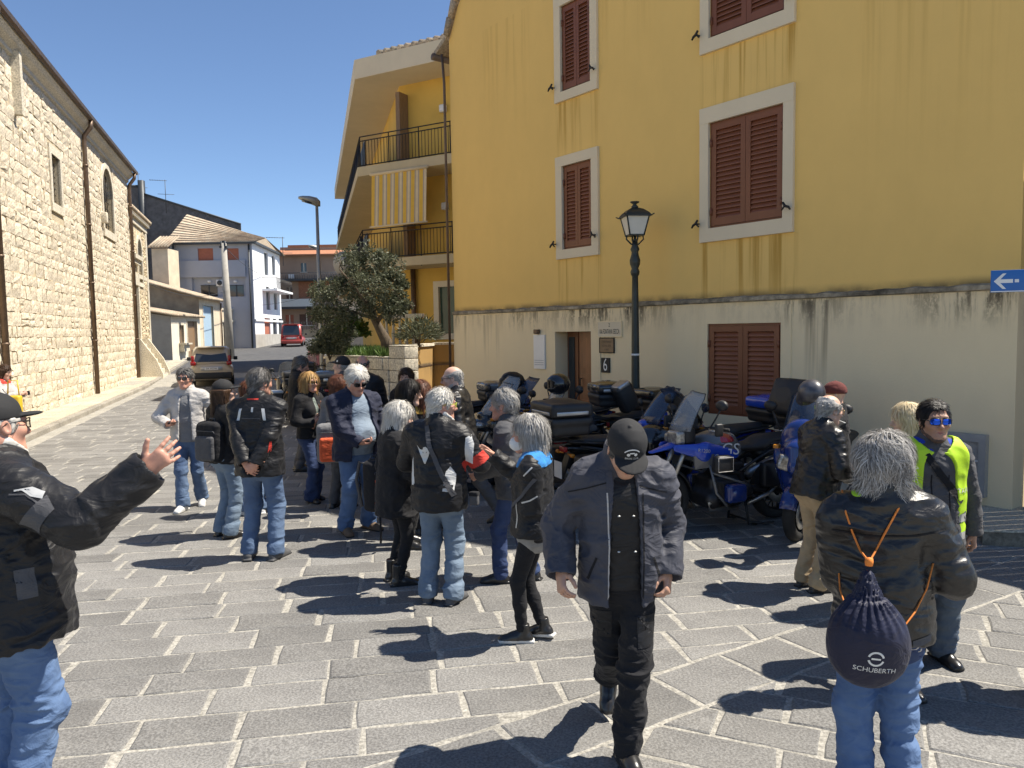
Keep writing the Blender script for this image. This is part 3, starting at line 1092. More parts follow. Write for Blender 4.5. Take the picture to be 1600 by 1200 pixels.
A, B = xy(346, 63), xy(382, 67)
Wt = Wall(A, B)
o1 = on(Wt, 368, 500, 373, 545); o2 = on(Wt, 343+6, 505, 354, 545)
W3, r3 = simple_house('flat_house', A, B, 5, 4.2, M_CREAM, 'small cream house with flat parapet and narrow door beside the concrete pole', openings=(
 (o1[0], o1[1], gz(64)-.1, o1[3], 'door', M_BROWND), (o2[0], o2[1], gz(64)+.2, o2[3], 'door', M_IRON)))
mb = MB(); mb.box((-.1, -.15, 3.2), (W3.L+.1, 0, 3.4)); mb.box((-.1, -.1, 4.2), (W3.L+.1, .3, 4.35)); mb.build('parapet', M_TRIM, r3)

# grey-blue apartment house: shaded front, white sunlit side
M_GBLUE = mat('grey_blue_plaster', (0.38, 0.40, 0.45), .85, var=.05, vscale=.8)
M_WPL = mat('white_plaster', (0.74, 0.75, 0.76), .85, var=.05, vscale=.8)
M_TERR = mat('terracotta_shutter', (0.40, 0.13, 0.075), .7, var=.1)
M_SLATE = mat('dark_metal_trim', (0.06, 0.065, 0.07), .5, .3, var=.1)
C1 = Vector((*xy(399, 65), 0)); C0 = Vector((*xy(272, 65), 0)); C2 = Vector((*xy(441, 76), 0))
GF = Wall(C0, C1); GS = Wall(C1, C2)
gblue = GF.empty('apartment_house', 'grey blue three storey house with tiled roof, red shutters and white sunlit side', 'house')
ZT = 9.9
def gpx(W, *b): return W.rect(*b)
h1 = gpx(GF, 309, 388, 333, 407); h2 = gpx(GF, 355, 388, 373, 407)
h3 = gpx(GF, 300, 433, 384, 464)
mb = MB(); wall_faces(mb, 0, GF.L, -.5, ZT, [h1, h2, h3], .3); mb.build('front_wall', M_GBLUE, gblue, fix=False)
mb = MB(); mb.raw([(0, 0, -.5), (0, 10, -.5), (0, 10, ZT+3), (0, 0, ZT)], [(0, 1, 2, 3)]); mb.build('end_wall', mat('ochre_plaster', (0.55, 0.38, 0.13), .85, var=.1), gblue)
for h in (h1, h2):
 mb = MB(); mb.box((h[0], .1, h[2]), (h[1], .16, h[3])); mb.build('shutter', M_TERR, gblue)
a, b, c, d = h3
mb = MB(); mb.box((a, -.02, c-.1), (b, .02, c+.9)); 
zz = gpx(GF, 290, 407, 395, 433)
mb2 = MB(); mb2.box((.4, -.18, zz[2]), (GF.L-.6, -.003, zz[3])); mb2.build('parapet', M_GBLUE, gblue)
for (x0, x1) in ((312, 338), (357, 379)):
 w = gpx(GF, x0, 445, x1, 463)
 mb = MB(); mb.box((w[0], .27, w[2]), (w[1], .29, w[3])); wo = mb.build('window', M_GLASSD, gblue)
 mb = MB(); cx = (w[0]+w[1])/2; mb.box((cx-.05, .24, w[2]), (cx+.05, .26, w[3])); mb.box((w[0], .24, w[3]-.06), (w[1], .26, w[3])); mb.build('frame', M_SLATE, wo)
w = gpx(GF, 338, 437, 349, 447)
mb = MB(); mb.rbox((w[0], -.05, w[2]), (w[1], .25, w[3]), .04); ac = mb.build('air_conditioner', M_WPL, gblue)
mb = MB(); mb.lathe([(.22, 0), (.22, .02), (.03, .03)], 14, Matrix.Translation(((w[0]+w[1])/2, -.055, (w[2]+w[3])/2)) @ Matrix.Rotation(R(90), 4, 'X')); mb.build('fan_grille', M_SLATE, ac)
for x in (323, 364):
 w = gpx(GF, x, 438, x+5, 441)
 mb = MB(); mb.rbox((w[0], .12, w[2]), (w[1], .295, w[3]), .03); mb.build('wall_lamp', M_WPL, gblue)
mb = MB()
for u in (.3, GF.L-.25):
 mb = MB(); mb.tube([(u, -.1, ZT-.1), (u, -.1, gz(65))], .07); mb.build('downpipe', M_SLATE, gblue)
# side in local frame of GS, placed under the same root through matrices
def in_frame(Wsrc, Wroot):
 Ms = Matrix.Translation(Wsrc.p0) @ Matrix.Rotation(Wsrc.rz, 4, 'Z')
 Mr = Matrix.Translation(Wroot.p0) @ Matrix.Rotation(Wroot.rz, 4, 'Z')
 return Mr.inverted() @ Ms
T = in_frame(GS, GF)
holes = []
for b_ in ((413, 395, 419, 430), (425, 400, 430, 430), (416, 448, 422, 484), (428, 450, 433, 484), (414, 497, 423, 548), (427, 498, 433, 546), (436, 498, 442, 545)):
 holes.append(gpx(GS, *b_))
for k in (4, 5, 6): holes[k] = (holes[k][0], holes[k][1], gz(68)-.1, holes[k][3])
mb = MB(); wall_faces(mb, 0, GS.L, -.5, ZT, holes, .3); mb.M = None
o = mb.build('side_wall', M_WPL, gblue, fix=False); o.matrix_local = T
for i, h in enumerate(holes):
 mb = MB(); mb.box((h[0], .15, h[2]), (h[1], .2, h[3])); o = mb.build('door' if i > 3 else 'window', (M_TERR if i == 4 else M_SLATE if i < 4 else M_GLASSD), gblue); o.matrix_local = T
mb = MB(); mb.box((0, -.015, -.5), (GS.L, -.004, gz(68)+1.1)); o = mb.build('plinth', M_SOFTG, gblue); o.matrix_local = T
for z_, in ((5.9,), (3.15,)):
 u0, u1 = holes[0][0]-1.2, holes[1][1]+1.5
 if z_ < 4: u0, u1 = 0, GS.L
 dep = 1.3 if z_ > 4 else .12
 z_ += .3
 mb = MB(); mb.box((u0, -dep, z_-.18), (u1, -.003, z_)); o = mb.build('balcony_slab', M_WPL, gblue); o.matrix_local = T
 if z_ > 4:
  mb = MB()
  for i in range(int((u1-u0)/.16)):
   mb.tube([(u0+.05+i*.16, -dep+.05, z_), (u0+.05+i*.16, -dep+.05, z_+1)], .012, 4)
  mb.tube([(u0, -.01, z_+1), (u0+.02, -dep+.05, z_+1), (u1-.02, -dep+.05, z_+1), (u1, -.01, z_+1)], .025, 6)
  o = mb.build('railing', M_IRON, gblue); o.matrix_local = T
mb = MB(); mb.box((0, -.35, ZT), (GS.L+.2, .2, ZT+.15)); o = mb.build('eave', M_SLATE, gblue); o.matrix_local = T
# roof: hipped, ridge high on the left
rx0 = -1.2
mb = MB()
e0, e1 = Vector((-.3, -.35, ZT+.02)), Vector((GF.L+.3, -.35, ZT+.02))
rg0, rg1 = Vector((-.6, 5.2, ZT+3.3)), Vector((GF.L-.4, 5.0, ZT+1.0))
n = 12
for i in range(n):
 t0, t1 = i/n, (i+1)/n
 a0, a1 = e0.lerp(rg0, t0), e1.lerp(rg1, t0); b0, b1 = e0.lerp(rg0, t1), e1.lerp(rg1, t1)
 up = Vector((0, 0, .09))
 mb.raw([a0+up, a1+up, b1, b0, a0, a1], [(0, 1, 2, 3), (4, 5, 1, 0)])
e2 = T @ Vector((GS.L+.2, -.3, ZT+.05))
mb.raw([e1, rg1, e2, e2 + Vector((-4, 0, .6))], [(0, 1, 2), (1, 3, 2)])
mb.raw([rg0, rg1, (GF.L-.4, 11, ZT), (-.6, 11, ZT)], [(0, 1, 2, 3)])
mb.build('roof', M_TILE, gblue)
mb = MB(); mb.box((-.3, -.42, ZT-.1), (GF.L+.4, -.3, ZT+.04)); mb.build('gutter', M_SLATE, gblue)

# corrugated dark hall rising behind
M_CORR = mat('dark_corrugated', (0.15, 0.135, 0.13), .6, .25, var=.3, vscale=2)
HA, HB = xy(196, 86), xy(383, 86)
HW = Wall(HA, HB)
hall = HW.empty('metal_hall', 'dark corrugated metal building rising behind the tiled roof', 'building')
def hz(u): 
 t = u / HW.L
 return HW.px(196, 291)[1] if t < .2 else HW.px(238, 302)[1] + (HW.px(383, 350)[1] - HW.px(238, 302)[1]) * (t-.2)/.8
mb = MB(); n = 120; mb.box((0, .12, 0), (HW.L, .2, 9))
for i in range(n):
 u0 = HW.L*i/n; u1 = HW.L*(i+.55)/n; u2 = HW.L*(i+1)/n
 za, zb = hz(u0), hz(u2)
 if abs(i/n-.2) < .005: zb = hz(u2)
 mb.raw([(u0, 0, 0), (u1, 0, 0), (u1, 0, za), (u0, 0, za), (u2, .12, 0), (u2, .12, zb), (u1+.04, .12, 0), (u1+.04, .12, za)],
           [(0, 1, 2, 3), (6, 4, 5, 7), (1, 6, 7, 2)])
o = mb.build('corrugated_wall', M_CORR, hall, fix=False)
mb = MB(); mb.tube([(0, 0, hz(0)), (HW.L*.19, 0, hz(HW.L*.19))], .15, 4); mb.tube([(HW.L*.2, 0, hz(HW.L*.2)), (HW.L, 0, hz(HW.L))], .15, 4)
mb.tube([(HW.L*.195, 0, hz(0)+.6), (HW.L*.195, 0, 9)], .4, 4); mb.build('edge_trim', M_SLATE, hall)
mb = MB(); mb.raw([(HW.L, 0, 0), (HW.L-9, 20, 0), (HW.L-9, 20, hz(HW.L)), (HW.L, 0, hz(HW.L))], [(0, 1, 2, 3)]); mb.build('end_wall', M_CORR, hall)
mb = MB(); zr_ = hz(HW.L)-.4; mb.raw([(0, 0.3, zr_), (HW.L-.3, .3, zr_), (HW.L-5.5, 12, zr_), (0, 12, zr_)], [(0, 1, 2, 3)]); mb.build('roof', M_SLATE, hall)
# pale wall between chapel and grey-blue house
A, B = xy(243, 62), xy(268, 62)
W4, r4 = simple_house('rear_house', A, B, 2, 9.2, M_CREAM, 'narrow pale house wall squeezed between chapel and grey blue house')
mb = MB(); tiled_edge(mb, -.1, W4.L+.1, -.3, 9.3, 2, 10.4); mb.build('roof', M_TILE, r4)

def antenna(px, py, D, h, label):
 p = at_depth(px, py, D)
 r = empty('tv_antenna', p, R(20), label, 'antenna', 'rooftop television antennas')
 mb = MB(); mb.tube([(0, 0, -1.5), (0, 0, h)], .035, 6); mb.build('mast', M_SLATE, r)
 mb = MB(); mb.tube([(-1.6, 0, h-.1), (.2, 0, h-.1)], .025, 5)
 for i in range(7): mb.tube([(-1.5+i*.25, -.35, h-.1), (-1.5+i*.25, .35, h-.1)], .015, 4)
 mb.tube([(-.8, 0, h-1.6), (.9, 0, h-1.6)], .025, 5)
 mb.build('boom', M_SLATE, r)
antenna(217, 300, 86, 2.1, 'leftmost rooftop antenna above the corrugated building')
antenna(259, 312, 86, 2.2, 'taller antenna standing over the sloping dark roof')
antenna(442, 392, 77, 1.4, 'thin antenna over the white side of the grey blue house')

# concrete utility pole with cables
p = on_ground(357, 556); p = at_depth(359, 540, 50); 
pole = empty('utility_pole', (p.x, p.y, gz(50)), 0, 'round concrete utility pole with cables in front of the low houses', 'pole')
zt = at_depth(350, 380, 50).z - gz(50)
M_CONC = mat('concrete', (0.36, 0.34, 0.30), .9, var=.15, vscale=3, bump=.3)
mb = MB(); mb.tube([(0, 0, -.3), (-.12, 0, zt)], [.3, .17], 14); mb.build('shaft', M_CONC, pole)
mb = MB(); mb.cbox((-.12, 0, zt-.25), (.5, .3, .12)); mb.cbox((-.12, 0, zt+.05), (.22, .22, .2)); 
for dx in (-.25, 0): mb.tube([(dx, -.1, zt-.2), (dx, -.1, zt+.12)], .05, 6)
mb.build('bracket', M_SLATE, pole)
def cable(a, b, sag, label, r=.018):
 a, b = Vector(a), Vector(b)
 mb = MB(); n = 14
 mb.tube([tuple(a.lerp(b, i/n) - Vector((0, 0, sag*4*(i/n)*(1-i/n)))) for i in range(n+1)], r, 4)
 o = mb.build('cable', M_SLATE); tag(o, label, 'cable', 'overhead cables'); return o
top = Vector((p.x-.1, p.y, gz(50)+zt-.2))
cable(top, GS.at(3, -.1, 7.4), .25, 'cable from the concrete pole to the white house side')
cable(top - Vector((0, 0, 2.9)), AX.at(AX.L-.3, -.1, 4.9), .5, 'sagging cable from the pole towards the chapel corner')
cable(GS.at(.2, -.1, 4.6), xy(700, 40) + (7.2,), .8, 'cable running from the white house across the street', .015)
# ------------------------------------------------------------------ yellow house on the right
def plaster_mat(name, base, dark, streaks, ledge=None, noise_k=0.10):
 """plaster with drip streaks: streaks = (u0,u1,ztop,length,strength) in wall coordinates; ledge = (z, length) dirt hanging from a ledge"""
 m = bpy.data.materials.new(name); m.use_nodes = True
 nt = m.node_tree; N = nt.nodes; L = nt.links
 b = N['Principled BSDF']; b.inputs['Roughness'].default_value = 0.92; b.inputs['Specular IOR Level'].default_value = 0.25
 tc = N.new('ShaderNodeTexCoord'); sp = N.new('ShaderNodeSeparateXYZ'); L.new(tc.outputs['Object'], sp.inputs[0])
 def mth(op, a, bb, c=None):
  n = N.new('ShaderNodeMath'); n.operation = op
  for i, v in enumerate((a, bb, c)):
   if v is None: continue
   if isinstance(v, (int, float)): n.inputs[i].default_value = v
   else: L.new(v, n.inputs[i])
  return n.outputs[0]
 def mr(v, a, bb, c, d):
  n = N.new('ShaderNodeMapRange'); n.interpolation_type = 'SMOOTHSTEP'
  L.new(v, n.inputs[0])
  for i, q in enumerate((a, bb, c, d)): n.inputs[i+1].default_value = q
  return n.outputs[0]
 def noise(scale, stretch=(1, 1, 1), detail=5, rough=.6):
  mp = N.new('ShaderNodeMapping'); mp.inputs['Scale'].default_value = stretch; L.new(tc.outputs['Object'], mp.inputs[0])
  n = N.new('ShaderNodeTexNoise'); n.inputs['Scale'].default_value = scale; n.inputs['Detail'].default_value = detail; n.inputs['Roughness'].default_value = rough
  L.new(mp.outputs[0], n.inputs[0]); return n.outputs[0]
 big = noise(.55, detail=6); fine = noise(3.0, (1, 1, .5), 6)
 v = mth('ADD', mth('MULTIPLY', big, noise_k*1.6), mth('MULTIPLY', fine, noise_k))
 val = mth('ADD', v, 1.0 - noise_k*1.3)
 mx = N.new('ShaderNodeMix'); mx.data_type = 'RGBA'; mx.blend_type = 'MULTIPLY'; mx.inputs[0].default_value = 1
 mx.inputs[6].default_value = (*base, 1); L.new(val, mx.inputs[7]); col = mx.outputs[2]
 x, z = sp.outputs[0], sp.outputs[2]
 dn = noise(1.0, (7.5, 1, .22), 4, .65)
 tot = None
 for (u0, u1, zt, ln, st) in streaks:
  w = mth('MULTIPLY', mr(x, u0-.05, u0+.06, 0, 1), mr(x, u1-.06, u1+.05, 1, 0))
  w = mth('MULTIPLY', w, mth('MULTIPLY', mr(z, zt-ln, zt-.05, 0, 1), mr(z, zt-.01, zt, 1, 0)))
  w = mth('MULTIPLY', w, mth('MULTIPLY', mr(dn, .46, .66, 0, 1), st))
  tot = w if tot is None else mth('MAXIMUM', tot, w)
 if tot is not None:
  m2 = N.new('ShaderNodeMix'); m2.data_type = 'RGBA'; L.new(tot, m2.inputs[0]); L.new(col, m2.inputs[6]); m2.inputs[7].default_value = (*dark, 1); col = m2.outputs[2]
 if ledge:
  zt, ln, up = ledge
  d2 = noise(1.0, (5, 1, .5), 8, .75); d3 = noise(9, (1, 1, .6), 6, .8); ex = noise(.35, (1, 1, .0), 2)
  lw = mth('MULTIPLY', mth('MULTIPLY', mth('MULTIPLY', mr(z, zt-ln, zt, 0, 1), mr(z, zt, zt+.01, 1, 0)), mr(d2, .42, .58, 0, 1)), mr(d3, .36, .52, .15, 1))
  lw = mth('MULTIPLY', lw, mr(ex, .40, .62, .12, 1.0))
  n_up = mth('MULTIPLY', mr(z, zt, zt+up, 1, 0), mr(noise(2.2, (1, 1, 1), 6), .35, .6, .25, .9))
  lw = mth('MAXIMUM', lw, mth('MULTIPLY', n_up, mr(z, zt-.02, zt, 0, 1)))
  m3 = N.new('ShaderNodeMix'); m3.data_type = 'RGBA'; L.new(lw, m3.inputs[0]); L.new(col, m3.inputs[6]); m3.inputs[7].default_value = (0.085, 0.07, 0.05, 1); col = m3.outputs[2]
 L.new(col, b.inputs['Base Color'])
 bp = N.new('ShaderNodeBump'); bp.inputs['Strength'].default_value = 0.25; bp.inputs['Distance'].default_value = 0.01
 L.new(noise(38, detail=6), bp.inputs['Height']); L.new(bp.outputs[0], b.inputs['Normal'])
 return m

YA, YB = Vector((-1.2, 16.2, 0)), Vector((5.3, 7.9, 0))
YW = Wall(YA, YB); YL = YW.L
yhouse = YW.empty('yellow_house', 'tall ochre yellow house with brown louvred shutters and cream stone base', 'house')
LEDGE = 2.48
def yrect(*b): return YW.rect(*b)
# openings: outer stone frames measured on the wall plane (u0,u1,z0,z1)
f_1l = yrect(871, 238, 937, 402); f_1r = yrect(1096, 151, 1242, 371)
s_1l = yrect(881, 264, 924, 386); s_1r = yrect(1111, 180, 1221, 349)
f_2l = yrect(863, -28, 930, 153); s_2l = yrect(873, 0, 918, 133)
f_2r = yrect(1094, -130, 1241, 62); s_2r = yrect(1110, -130, 1206, 34)
f_0r = yrect(1096, 476, 1242, 672); s_0r = yrect(1112, 505, 1222, 651)
door = yrect(871, 518, 927, 640)
UPPER = []
def set_storey(f, s, zlo_pad, t_side, top_pad=None):
 return f, s
rise = 2.83
f_1l = (*f_1l[:2], f_1l[2], f_1l[3]); 
w_1l = dict(f=f_1l, s=(f_1l[0]+.16, f_1l[1]-.16, f_1l[2]+.16, f_1l[3]-.17))
w_1r = dict(f=f_1r, s=(f_1r[0]+.15, f_1r[1]-.15, f_1r[2]+.19, f_1r[3]-.22))
w_2l = dict(f=(f_1l[0], f_1l[1], f_2l[2], f_2l[2] + (f_1l[3]-f_1l[2])), s=None)
w_2l['s'] = (w_1l['s'][0], w_1l['s'][1], w_2l['f'][2]+.16, w_2l['f'][3]-.17)
w_2r = dict(f=(f_1r[0], f_1r[1], f_2r[2], f_2r[2] + (f_1r[3]-f_1r[2])), s=None)
w_2r['s'] = (w_1r['s'][0], w_1r['s'][1], w_2r['f'][2]+.19, w_2r['f'][3]-.22)
w_0r = dict(f=None, s=(w_1r['s'][0], w_1r['s'][1], s_0r[2], s_0r[3]))
doorz = (door[0], door[1], 0.12, door[3])
streaks = []
for w, ln in ((w_1l, 1.6), (w_1r, 1.6), (w_2l, 1.3), (w_2r, 1.3)):
 a, b, c, d = w['f']
 streaks += [(a-.02, b+.04, c, ln, .85)]
streaks += [(4.2, 5.6, 8.2, 2.2, .35), (8.8, 10.4, 7.5, 4, .4), (1.2, 2.6, 8.0, 2.5, .3)]
M_YEL = plaster_mat('ochre_yellow_plaster', (0.82, 0.545, 0.18), (0.46, 0.26, 0.05), streaks, (LEDGE+.03, .0001, .16))
M_BASE = plaster_mat('cream_stone_cladding', (0.84, 0.69, 0.44), (0.22, 0.18, 0.12), [(8.15, 8.5, 2.45, 1.5, .8), (.4, 1.6, 2.45, 1.2, .5), (2.6, 3.0, 2.45, 1.0, .45), (4.4, 4.7, 2.1, 1.0, .5)], (LEDGE, .50, .05), .10)
M_FRAME = plaster_mat('window_stone', (0.72, 0.615, 0.44), (0.2, 0.17, 0.12), [], None, .10)
M_SHUT = mat('brown_shutter_paint', (0.19, 0.062, 0.028), .45, var=.12, vscale=3, stretch=(1, 1, .3), bump=.05, bscale=40)
M_SHUTS = mat('brown_slat_paint', (0.215, 0.075, 0.036), .45, var=.15, vscale=4)

# upper wall with gable top; the roof profile follows the shade it throws on the square
prof = [(0.0, 8.15), (.35, 8.75), (1.0, 9.3), (2.5, 9.8), (4.6, 10.1), (7.2, 10.2), (9.0, 9.4), (10.2, 8.64), (YL, 8.4)]
mb = MB()
holes = [w['s'] for w in (w_1l, w_1r)]
wall_faces(mb, 0, YL, LEDGE+.05, 6.0, [h for h in holes if h[3] < 6.0], .10)
h2 = [w_2l['s'], w_2r['s']]
# above 6 m: columns split at the second floor windows, topped by the gable line
def zprof(u):
 for (a, za), (b, zb) in zip(prof, prof[1:]):
  if a <= u <= b: return za + (zb-za)*(u-a)/(b-a)
 return prof[-1][1]
us = sorted({0, YL, *[p[0] for p in prof], *[h[0] for h in h2], *[h[1] for h in h2]})
for a, b in zip(us, us[1:]):
 inw = [h for h in h2 if h[0] <= (a+b)/2 <= h[1]]
 if inw:
  h = inw[0]
  if h[2] > 6.0: mb.raw([(a, 0, 6), (b, 0, 6), (b, 0, h[2]), (a, 0, h[2])], [(0, 1, 2, 3)])
  if zprof(a) > h[3]: mb.raw([(a, 0, h[3]), (b, 0, h[3]), (b, 0, zprof(b)), (a, 0, zprof(a))], [(0, 1, 2, 3)])
 else:
  mb.raw([(a, 0, 6), (b, 0, 6), (b, 0, zprof(b)), (a, 0, zprof(a))], [(0, 1, 2, 3)])
for h in h2:
 a, b, c, d = h; c = max(c, 6.0)
 mb.raw([(a, 0, c), (a, .1, c), (a, .1, d), (a, 0, d), (b, 0, c), (b, .1, c), (b, .1, d), (b, 0, d)], [(0, 1, 2, 3), (7, 6, 5, 4), (0, 4, 5, 1), (3, 2, 6, 7), (1, 5, 6, 2)])
ywall = mb.build('wall', M_YEL, yhouse, fix=False)
mb = MB()
wall_faces(mb, 0, YL, -.3, LEDGE, [doorz, w_0r['s']], .12, y=-.035, back=False)
a, b, c, d = w_0r['s']; mb.raw([(a, .085, c), (b, .085, c), (b, .085, d), (a, .085, d)], [(0, 1, 2, 3)])
a, b, c, d = doorz
mb.raw([(a, .085, c), (a, .32, c), (a, .32, d), (a, .085, d), (b, .085, c), (b, .32, c), (b, .32, d), (b, .085, d)], [(0, 1, 2, 3), (7, 6, 5, 4), (3, 2, 6, 7), (0, 4, 5, 1)])
mb.raw([(0, -.035, -.3), (0, .5, -.3), (0, .5, LEDGE), (0, -.035, LEDGE)], [(3, 2, 1, 0)])
mb.raw([(YL, -.035, -.3), (YL, .5, -.3), (YL, .5, LEDGE), (YL, -.035, LEDGE)], [(0, 1, 2, 3)])
ybase = mb.build('stone_base', M_BASE, yhouse, fix=False)
mb = MB(); n = 60
rl = random.Random(5)
top = [(YL*i/n, -.075 + rl.uniform(-.012, .012), LEDGE + .045 + rl.uniform(-.012, .012)) for i in range(n+1)]
mb.loft([[(u, -.03, LEDGE-.01), (u, y, LEDGE+.002), (u, y, z), (u, .05, z+.035)] for u, y, z in top], closed=False, cap=False, smooth=False)
mb.build('ledge', stone_mat('dirty_ledge', (.10, .085, .06), (.42, .36, .26), 9, .6, .95, 0, (.05, .042, .03)), yhouse)
# sides, roof
mb = MB()
mb.raw([(0, 0, -.3), (0, 9, -.3), (0, 9, 8.15), (0, 0, 8.15)], [(3, 2, 1, 0)])
mb.raw([(YL, 0.0, LEDGE), (YL, 9, LEDGE), (YL, 9, 8.4), (YL, 0, 8.4)], [(0, 1, 2, 3)])
mb.raw([(YL, 0.5, -.3), (YL, 9, -.3), (YL, 9, LEDGE), (YL, .5, LEDGE)], [(0, 1, 2, 3)])
mb.build('side_wall', M_YEL, yhouse, fix=False)
mb = MB()
for (a, za), (b, zb) in zip(prof, prof[1:]):
 mb.raw([(a, -.09, za+.02), (b, -.09, zb+.02), (b, 9, zb+.02), (a, 9, za+.02), (a, -.09, za+.12), (b, -.09, zb+.12), (b, 9, zb+.12), (a, 9, za+.12)],
           [(0, 1, 2, 3), (7, 6, 5, 4), (4, 5, 1, 0)])
mb.raw([(-.45, -.09, 7.95), (0, -.09, 8.17), (0, 9, 8.17), (-.45, 9, 7.95), (-.45, -.09, 8.05), (0, -.09, 8.27), (0, 9, 8.27), (-.45, 9, 8.05)], [(0, 1, 2, 3), (7, 6, 5, 4), (4, 5, 1, 0), (0, 3, 7, 4)])
mb.build('roof', M_TILE, yhouse, fix=False)
mb = MB(); mb.tube([(-.45, -.12, 7.95), (-.45, 9, 7.95)], .08, 8); mb.build('gutter', M_PIPE, yhouse); mb = MB()
mb.tube([(-.12, -.1, 7.9), (-.06, -.1, 7.3), (-.06, -.1, .1)], .028, 8); mb.build('downpipe', M_PIPE, yhouse)
# verge tiles
mb = MB()
k = 0
for (a, za), (b, zb) in zip(prof[:5], prof[1:5]):
 L_ = math.hypot(b-a, zb-za); nn = max(1, int(L_/.32))
 for i in range(nn):
  t0, t1 = i/nn, (i+.9)/nn
  mb.tube([(a+(b-a)*t0, -.06, za+(zb-za)*t0+.1), (a+(b-a)*t1, -.06, za+(zb-za)*t1+.14)], [.07, .085], 7)
o = mb.build('verge_tiles', M_TILE, yhouse); tag(o, kind='stuff')

def holdback(parent, u, z, sgn):
 mb = MB()
 mb.tube([(u, -.04, z), (u, -.13, z)], .012, 6)
 mb.tube([(u-.03*sgn, -.125, z+.05), (u, -.13, z), (u+.05*sgn, -.125, z-.02), (u+.075*sgn, -.125, z-.055)], [.014, .02, .018, .012], 6)
 mb.tube([(u-.05*sgn, -.125, z-.05), (u, -.13, z)], .012, 6)
 mb.build('shutter_catch', M_IRON, parent)

def shutter_window(w, ground=False, nsl=18):
 a, b, c, d = w['s']
 y0 = -.035 if ground else 0.0
 if not ground:
  A, B, Cz, D = w['f']
  mb = MB()
  mb.box((A, -.05, Cz), (B, .09, c)); mb.box((A, -.046, c), (a, .09, d)); mb.box((b, -.046, c), (B, .09, d)); mb.box((A, -.05, d), (B, .09, D))
  fr = mb.build('window_frame', M_FRAME, yhouse)
  for u, s in ((A+.0, -1), (B-.06, 1)): holdback(fr, u, Cz+.27 if s < 0 else Cz+.33, s)
 mid = (a+b)/2
 fw = .022
 mb = MB(); mb.box((a, y0+.012, c), (b, y0+.075, c+.03)); mb.box((a, y0+.012, d-.03), (b, y0+.075, d)); mb.box((a, y0+.012, c+.03), (a+.03, y0+.075, d-.03)); mb.box((b-.03, y0+.012, c+.03), (b, y0+.075, d-.03))
 mb.build('shutter_frame', M_SHUT, yhouse)
 for (p, q, hs) in ((a+.032, mid-.003, -1), (mid+.003, b-.032, 1)):
  z0, z1 = c+.034, d-.034
  st = .075 if (b-a) > .9 else .06
  mb = MB()
  yy0, yy1 = y0-.004, y0+.045
  mb.box((p, yy0, z0), (p+st, yy1, z1)); mb.box((q-st, yy0, z0), (q, yy1, z1)); mb.box((p+st, yy0+.001, z0), (q-st, yy1, z0+.1)); mb.box((p+st, yy0+.001, z1-.08), (q-st, yy1, z1))
  x = p if hs < 0 else q
  for hz_ in (z0+.2, z1-.25): mb.tube([(x, yy0-.012, hz_-.05), (x, yy0-.012, hz_+.05)], .014, 6)
  sh = mb.build('shutter', M_SHUT, yhouse)
  mb = MB(); mb.box((p+st, y0+.046, z0+.1), (q-st, y0+.05, z1-.08)); mb.build('backing', M_DARK, sh)
  zz0, zz1 = z0+.1, z1-.08
  n = max(8, int((zz1-zz0)/.062))
  me = None
  for i in range(n):
   zc = zz0 + (zz1-zz0)*(i+.5)/n; hh = (zz1-zz0)/n
   if me is None:
    m2 = MB()
    m2.prism([(0, 0), (1, 0)], 0, 1) if False else None
    W_ = q-p-2*st
    sec = [(.0, -hh*.55), (.0, -hh*.38), (.038, hh*.62), (.038, hh*.45)]
    m2.loft([[(xx, yv, zv) for yv, zv in sec] for xx in (-W_/2, W_/2)], smooth=False)
    o = m2.build('slat', M_SHUTS, sh); me = o.data
   else:
    o = link('slat', me, sh)
   o.location = ((p+q)/2, y0+.004, zc)
for w in (w_1l, w_1r, w_2l, w_2r): shutter_window(w)
shutter_window(w_0r, True)
# flat stone surround of the ground floor window and door, proud of the base
mb = MB()
a, b, c, d = w_0r['s']; A, B = w_1r['f'][0], w_1r['f'][1]
mb.box((A, -.052, 0), (a, -.034, d)); mb.box((b, -.052, 0), (B, -.034, d)); mb.box((A, -.054, d), (B, -.034, d+.24))
mb.box((a, -.05, 0), (b, -.034, c-.002))
mb.build('window_surround', M_BASE, yhouse)
a, b, c, d = doorz
mb = MB(); mb.box((a-.22, -.05, 0), (a, -.034, d)); mb.box((b, -.05, 0), (b+.22, -.034, d)); mb.box((a-.22, -.052, d), (b+.22, -.034, d+.25)); mb.build('door_surround', M_BASE, yhouse)
mb = MB(); mb.box((a-.05, -.2, -.1), (b+.05, .55, .12)); mb.build('doorstep', M_TRIM, yhouse)
# panelled door: fixed side light and a leaf with an arched panel
M_DOORW = mat('chestnut_door', (0.22, 0.085, 0.035), .4, var=.25, vscale=2, stretch=(9, 9, .7), coat=.15)
mb = MB(); mb.box((a, .25, c), (b, .3, d)); dl = mb.build('door', M_DOORW, yhouse)
mb = MB(); mb.box((a+.05, .235, c+.1), (a+.2, .248, d-.1)); mb.build('side_light', M_GLASSD, dl)
mb = MB()
x0, x1 = a+.36, b-.08
def panel(z0, z1, arch):
 pts = [(x0, z0), (x1, z0), (x1, z1)]
 if arch: pts = [(x0, z0), (x1, z0)] + [((x0+x1)/2+(x1-x0)/2*math.cos(t), z1-.18+.18*math.sin(t)) for t in [math.pi*i/8 for i in range(9)]]
 else: pts.append((x0, z1))
 mb.prism(pts, .228, .249)
panel(c+.15, c+.75, False); panel(c+.85, d-.75, False); panel(d-.65, d-.1, True)
mb.build('door_panel', M_DOORW, dl)
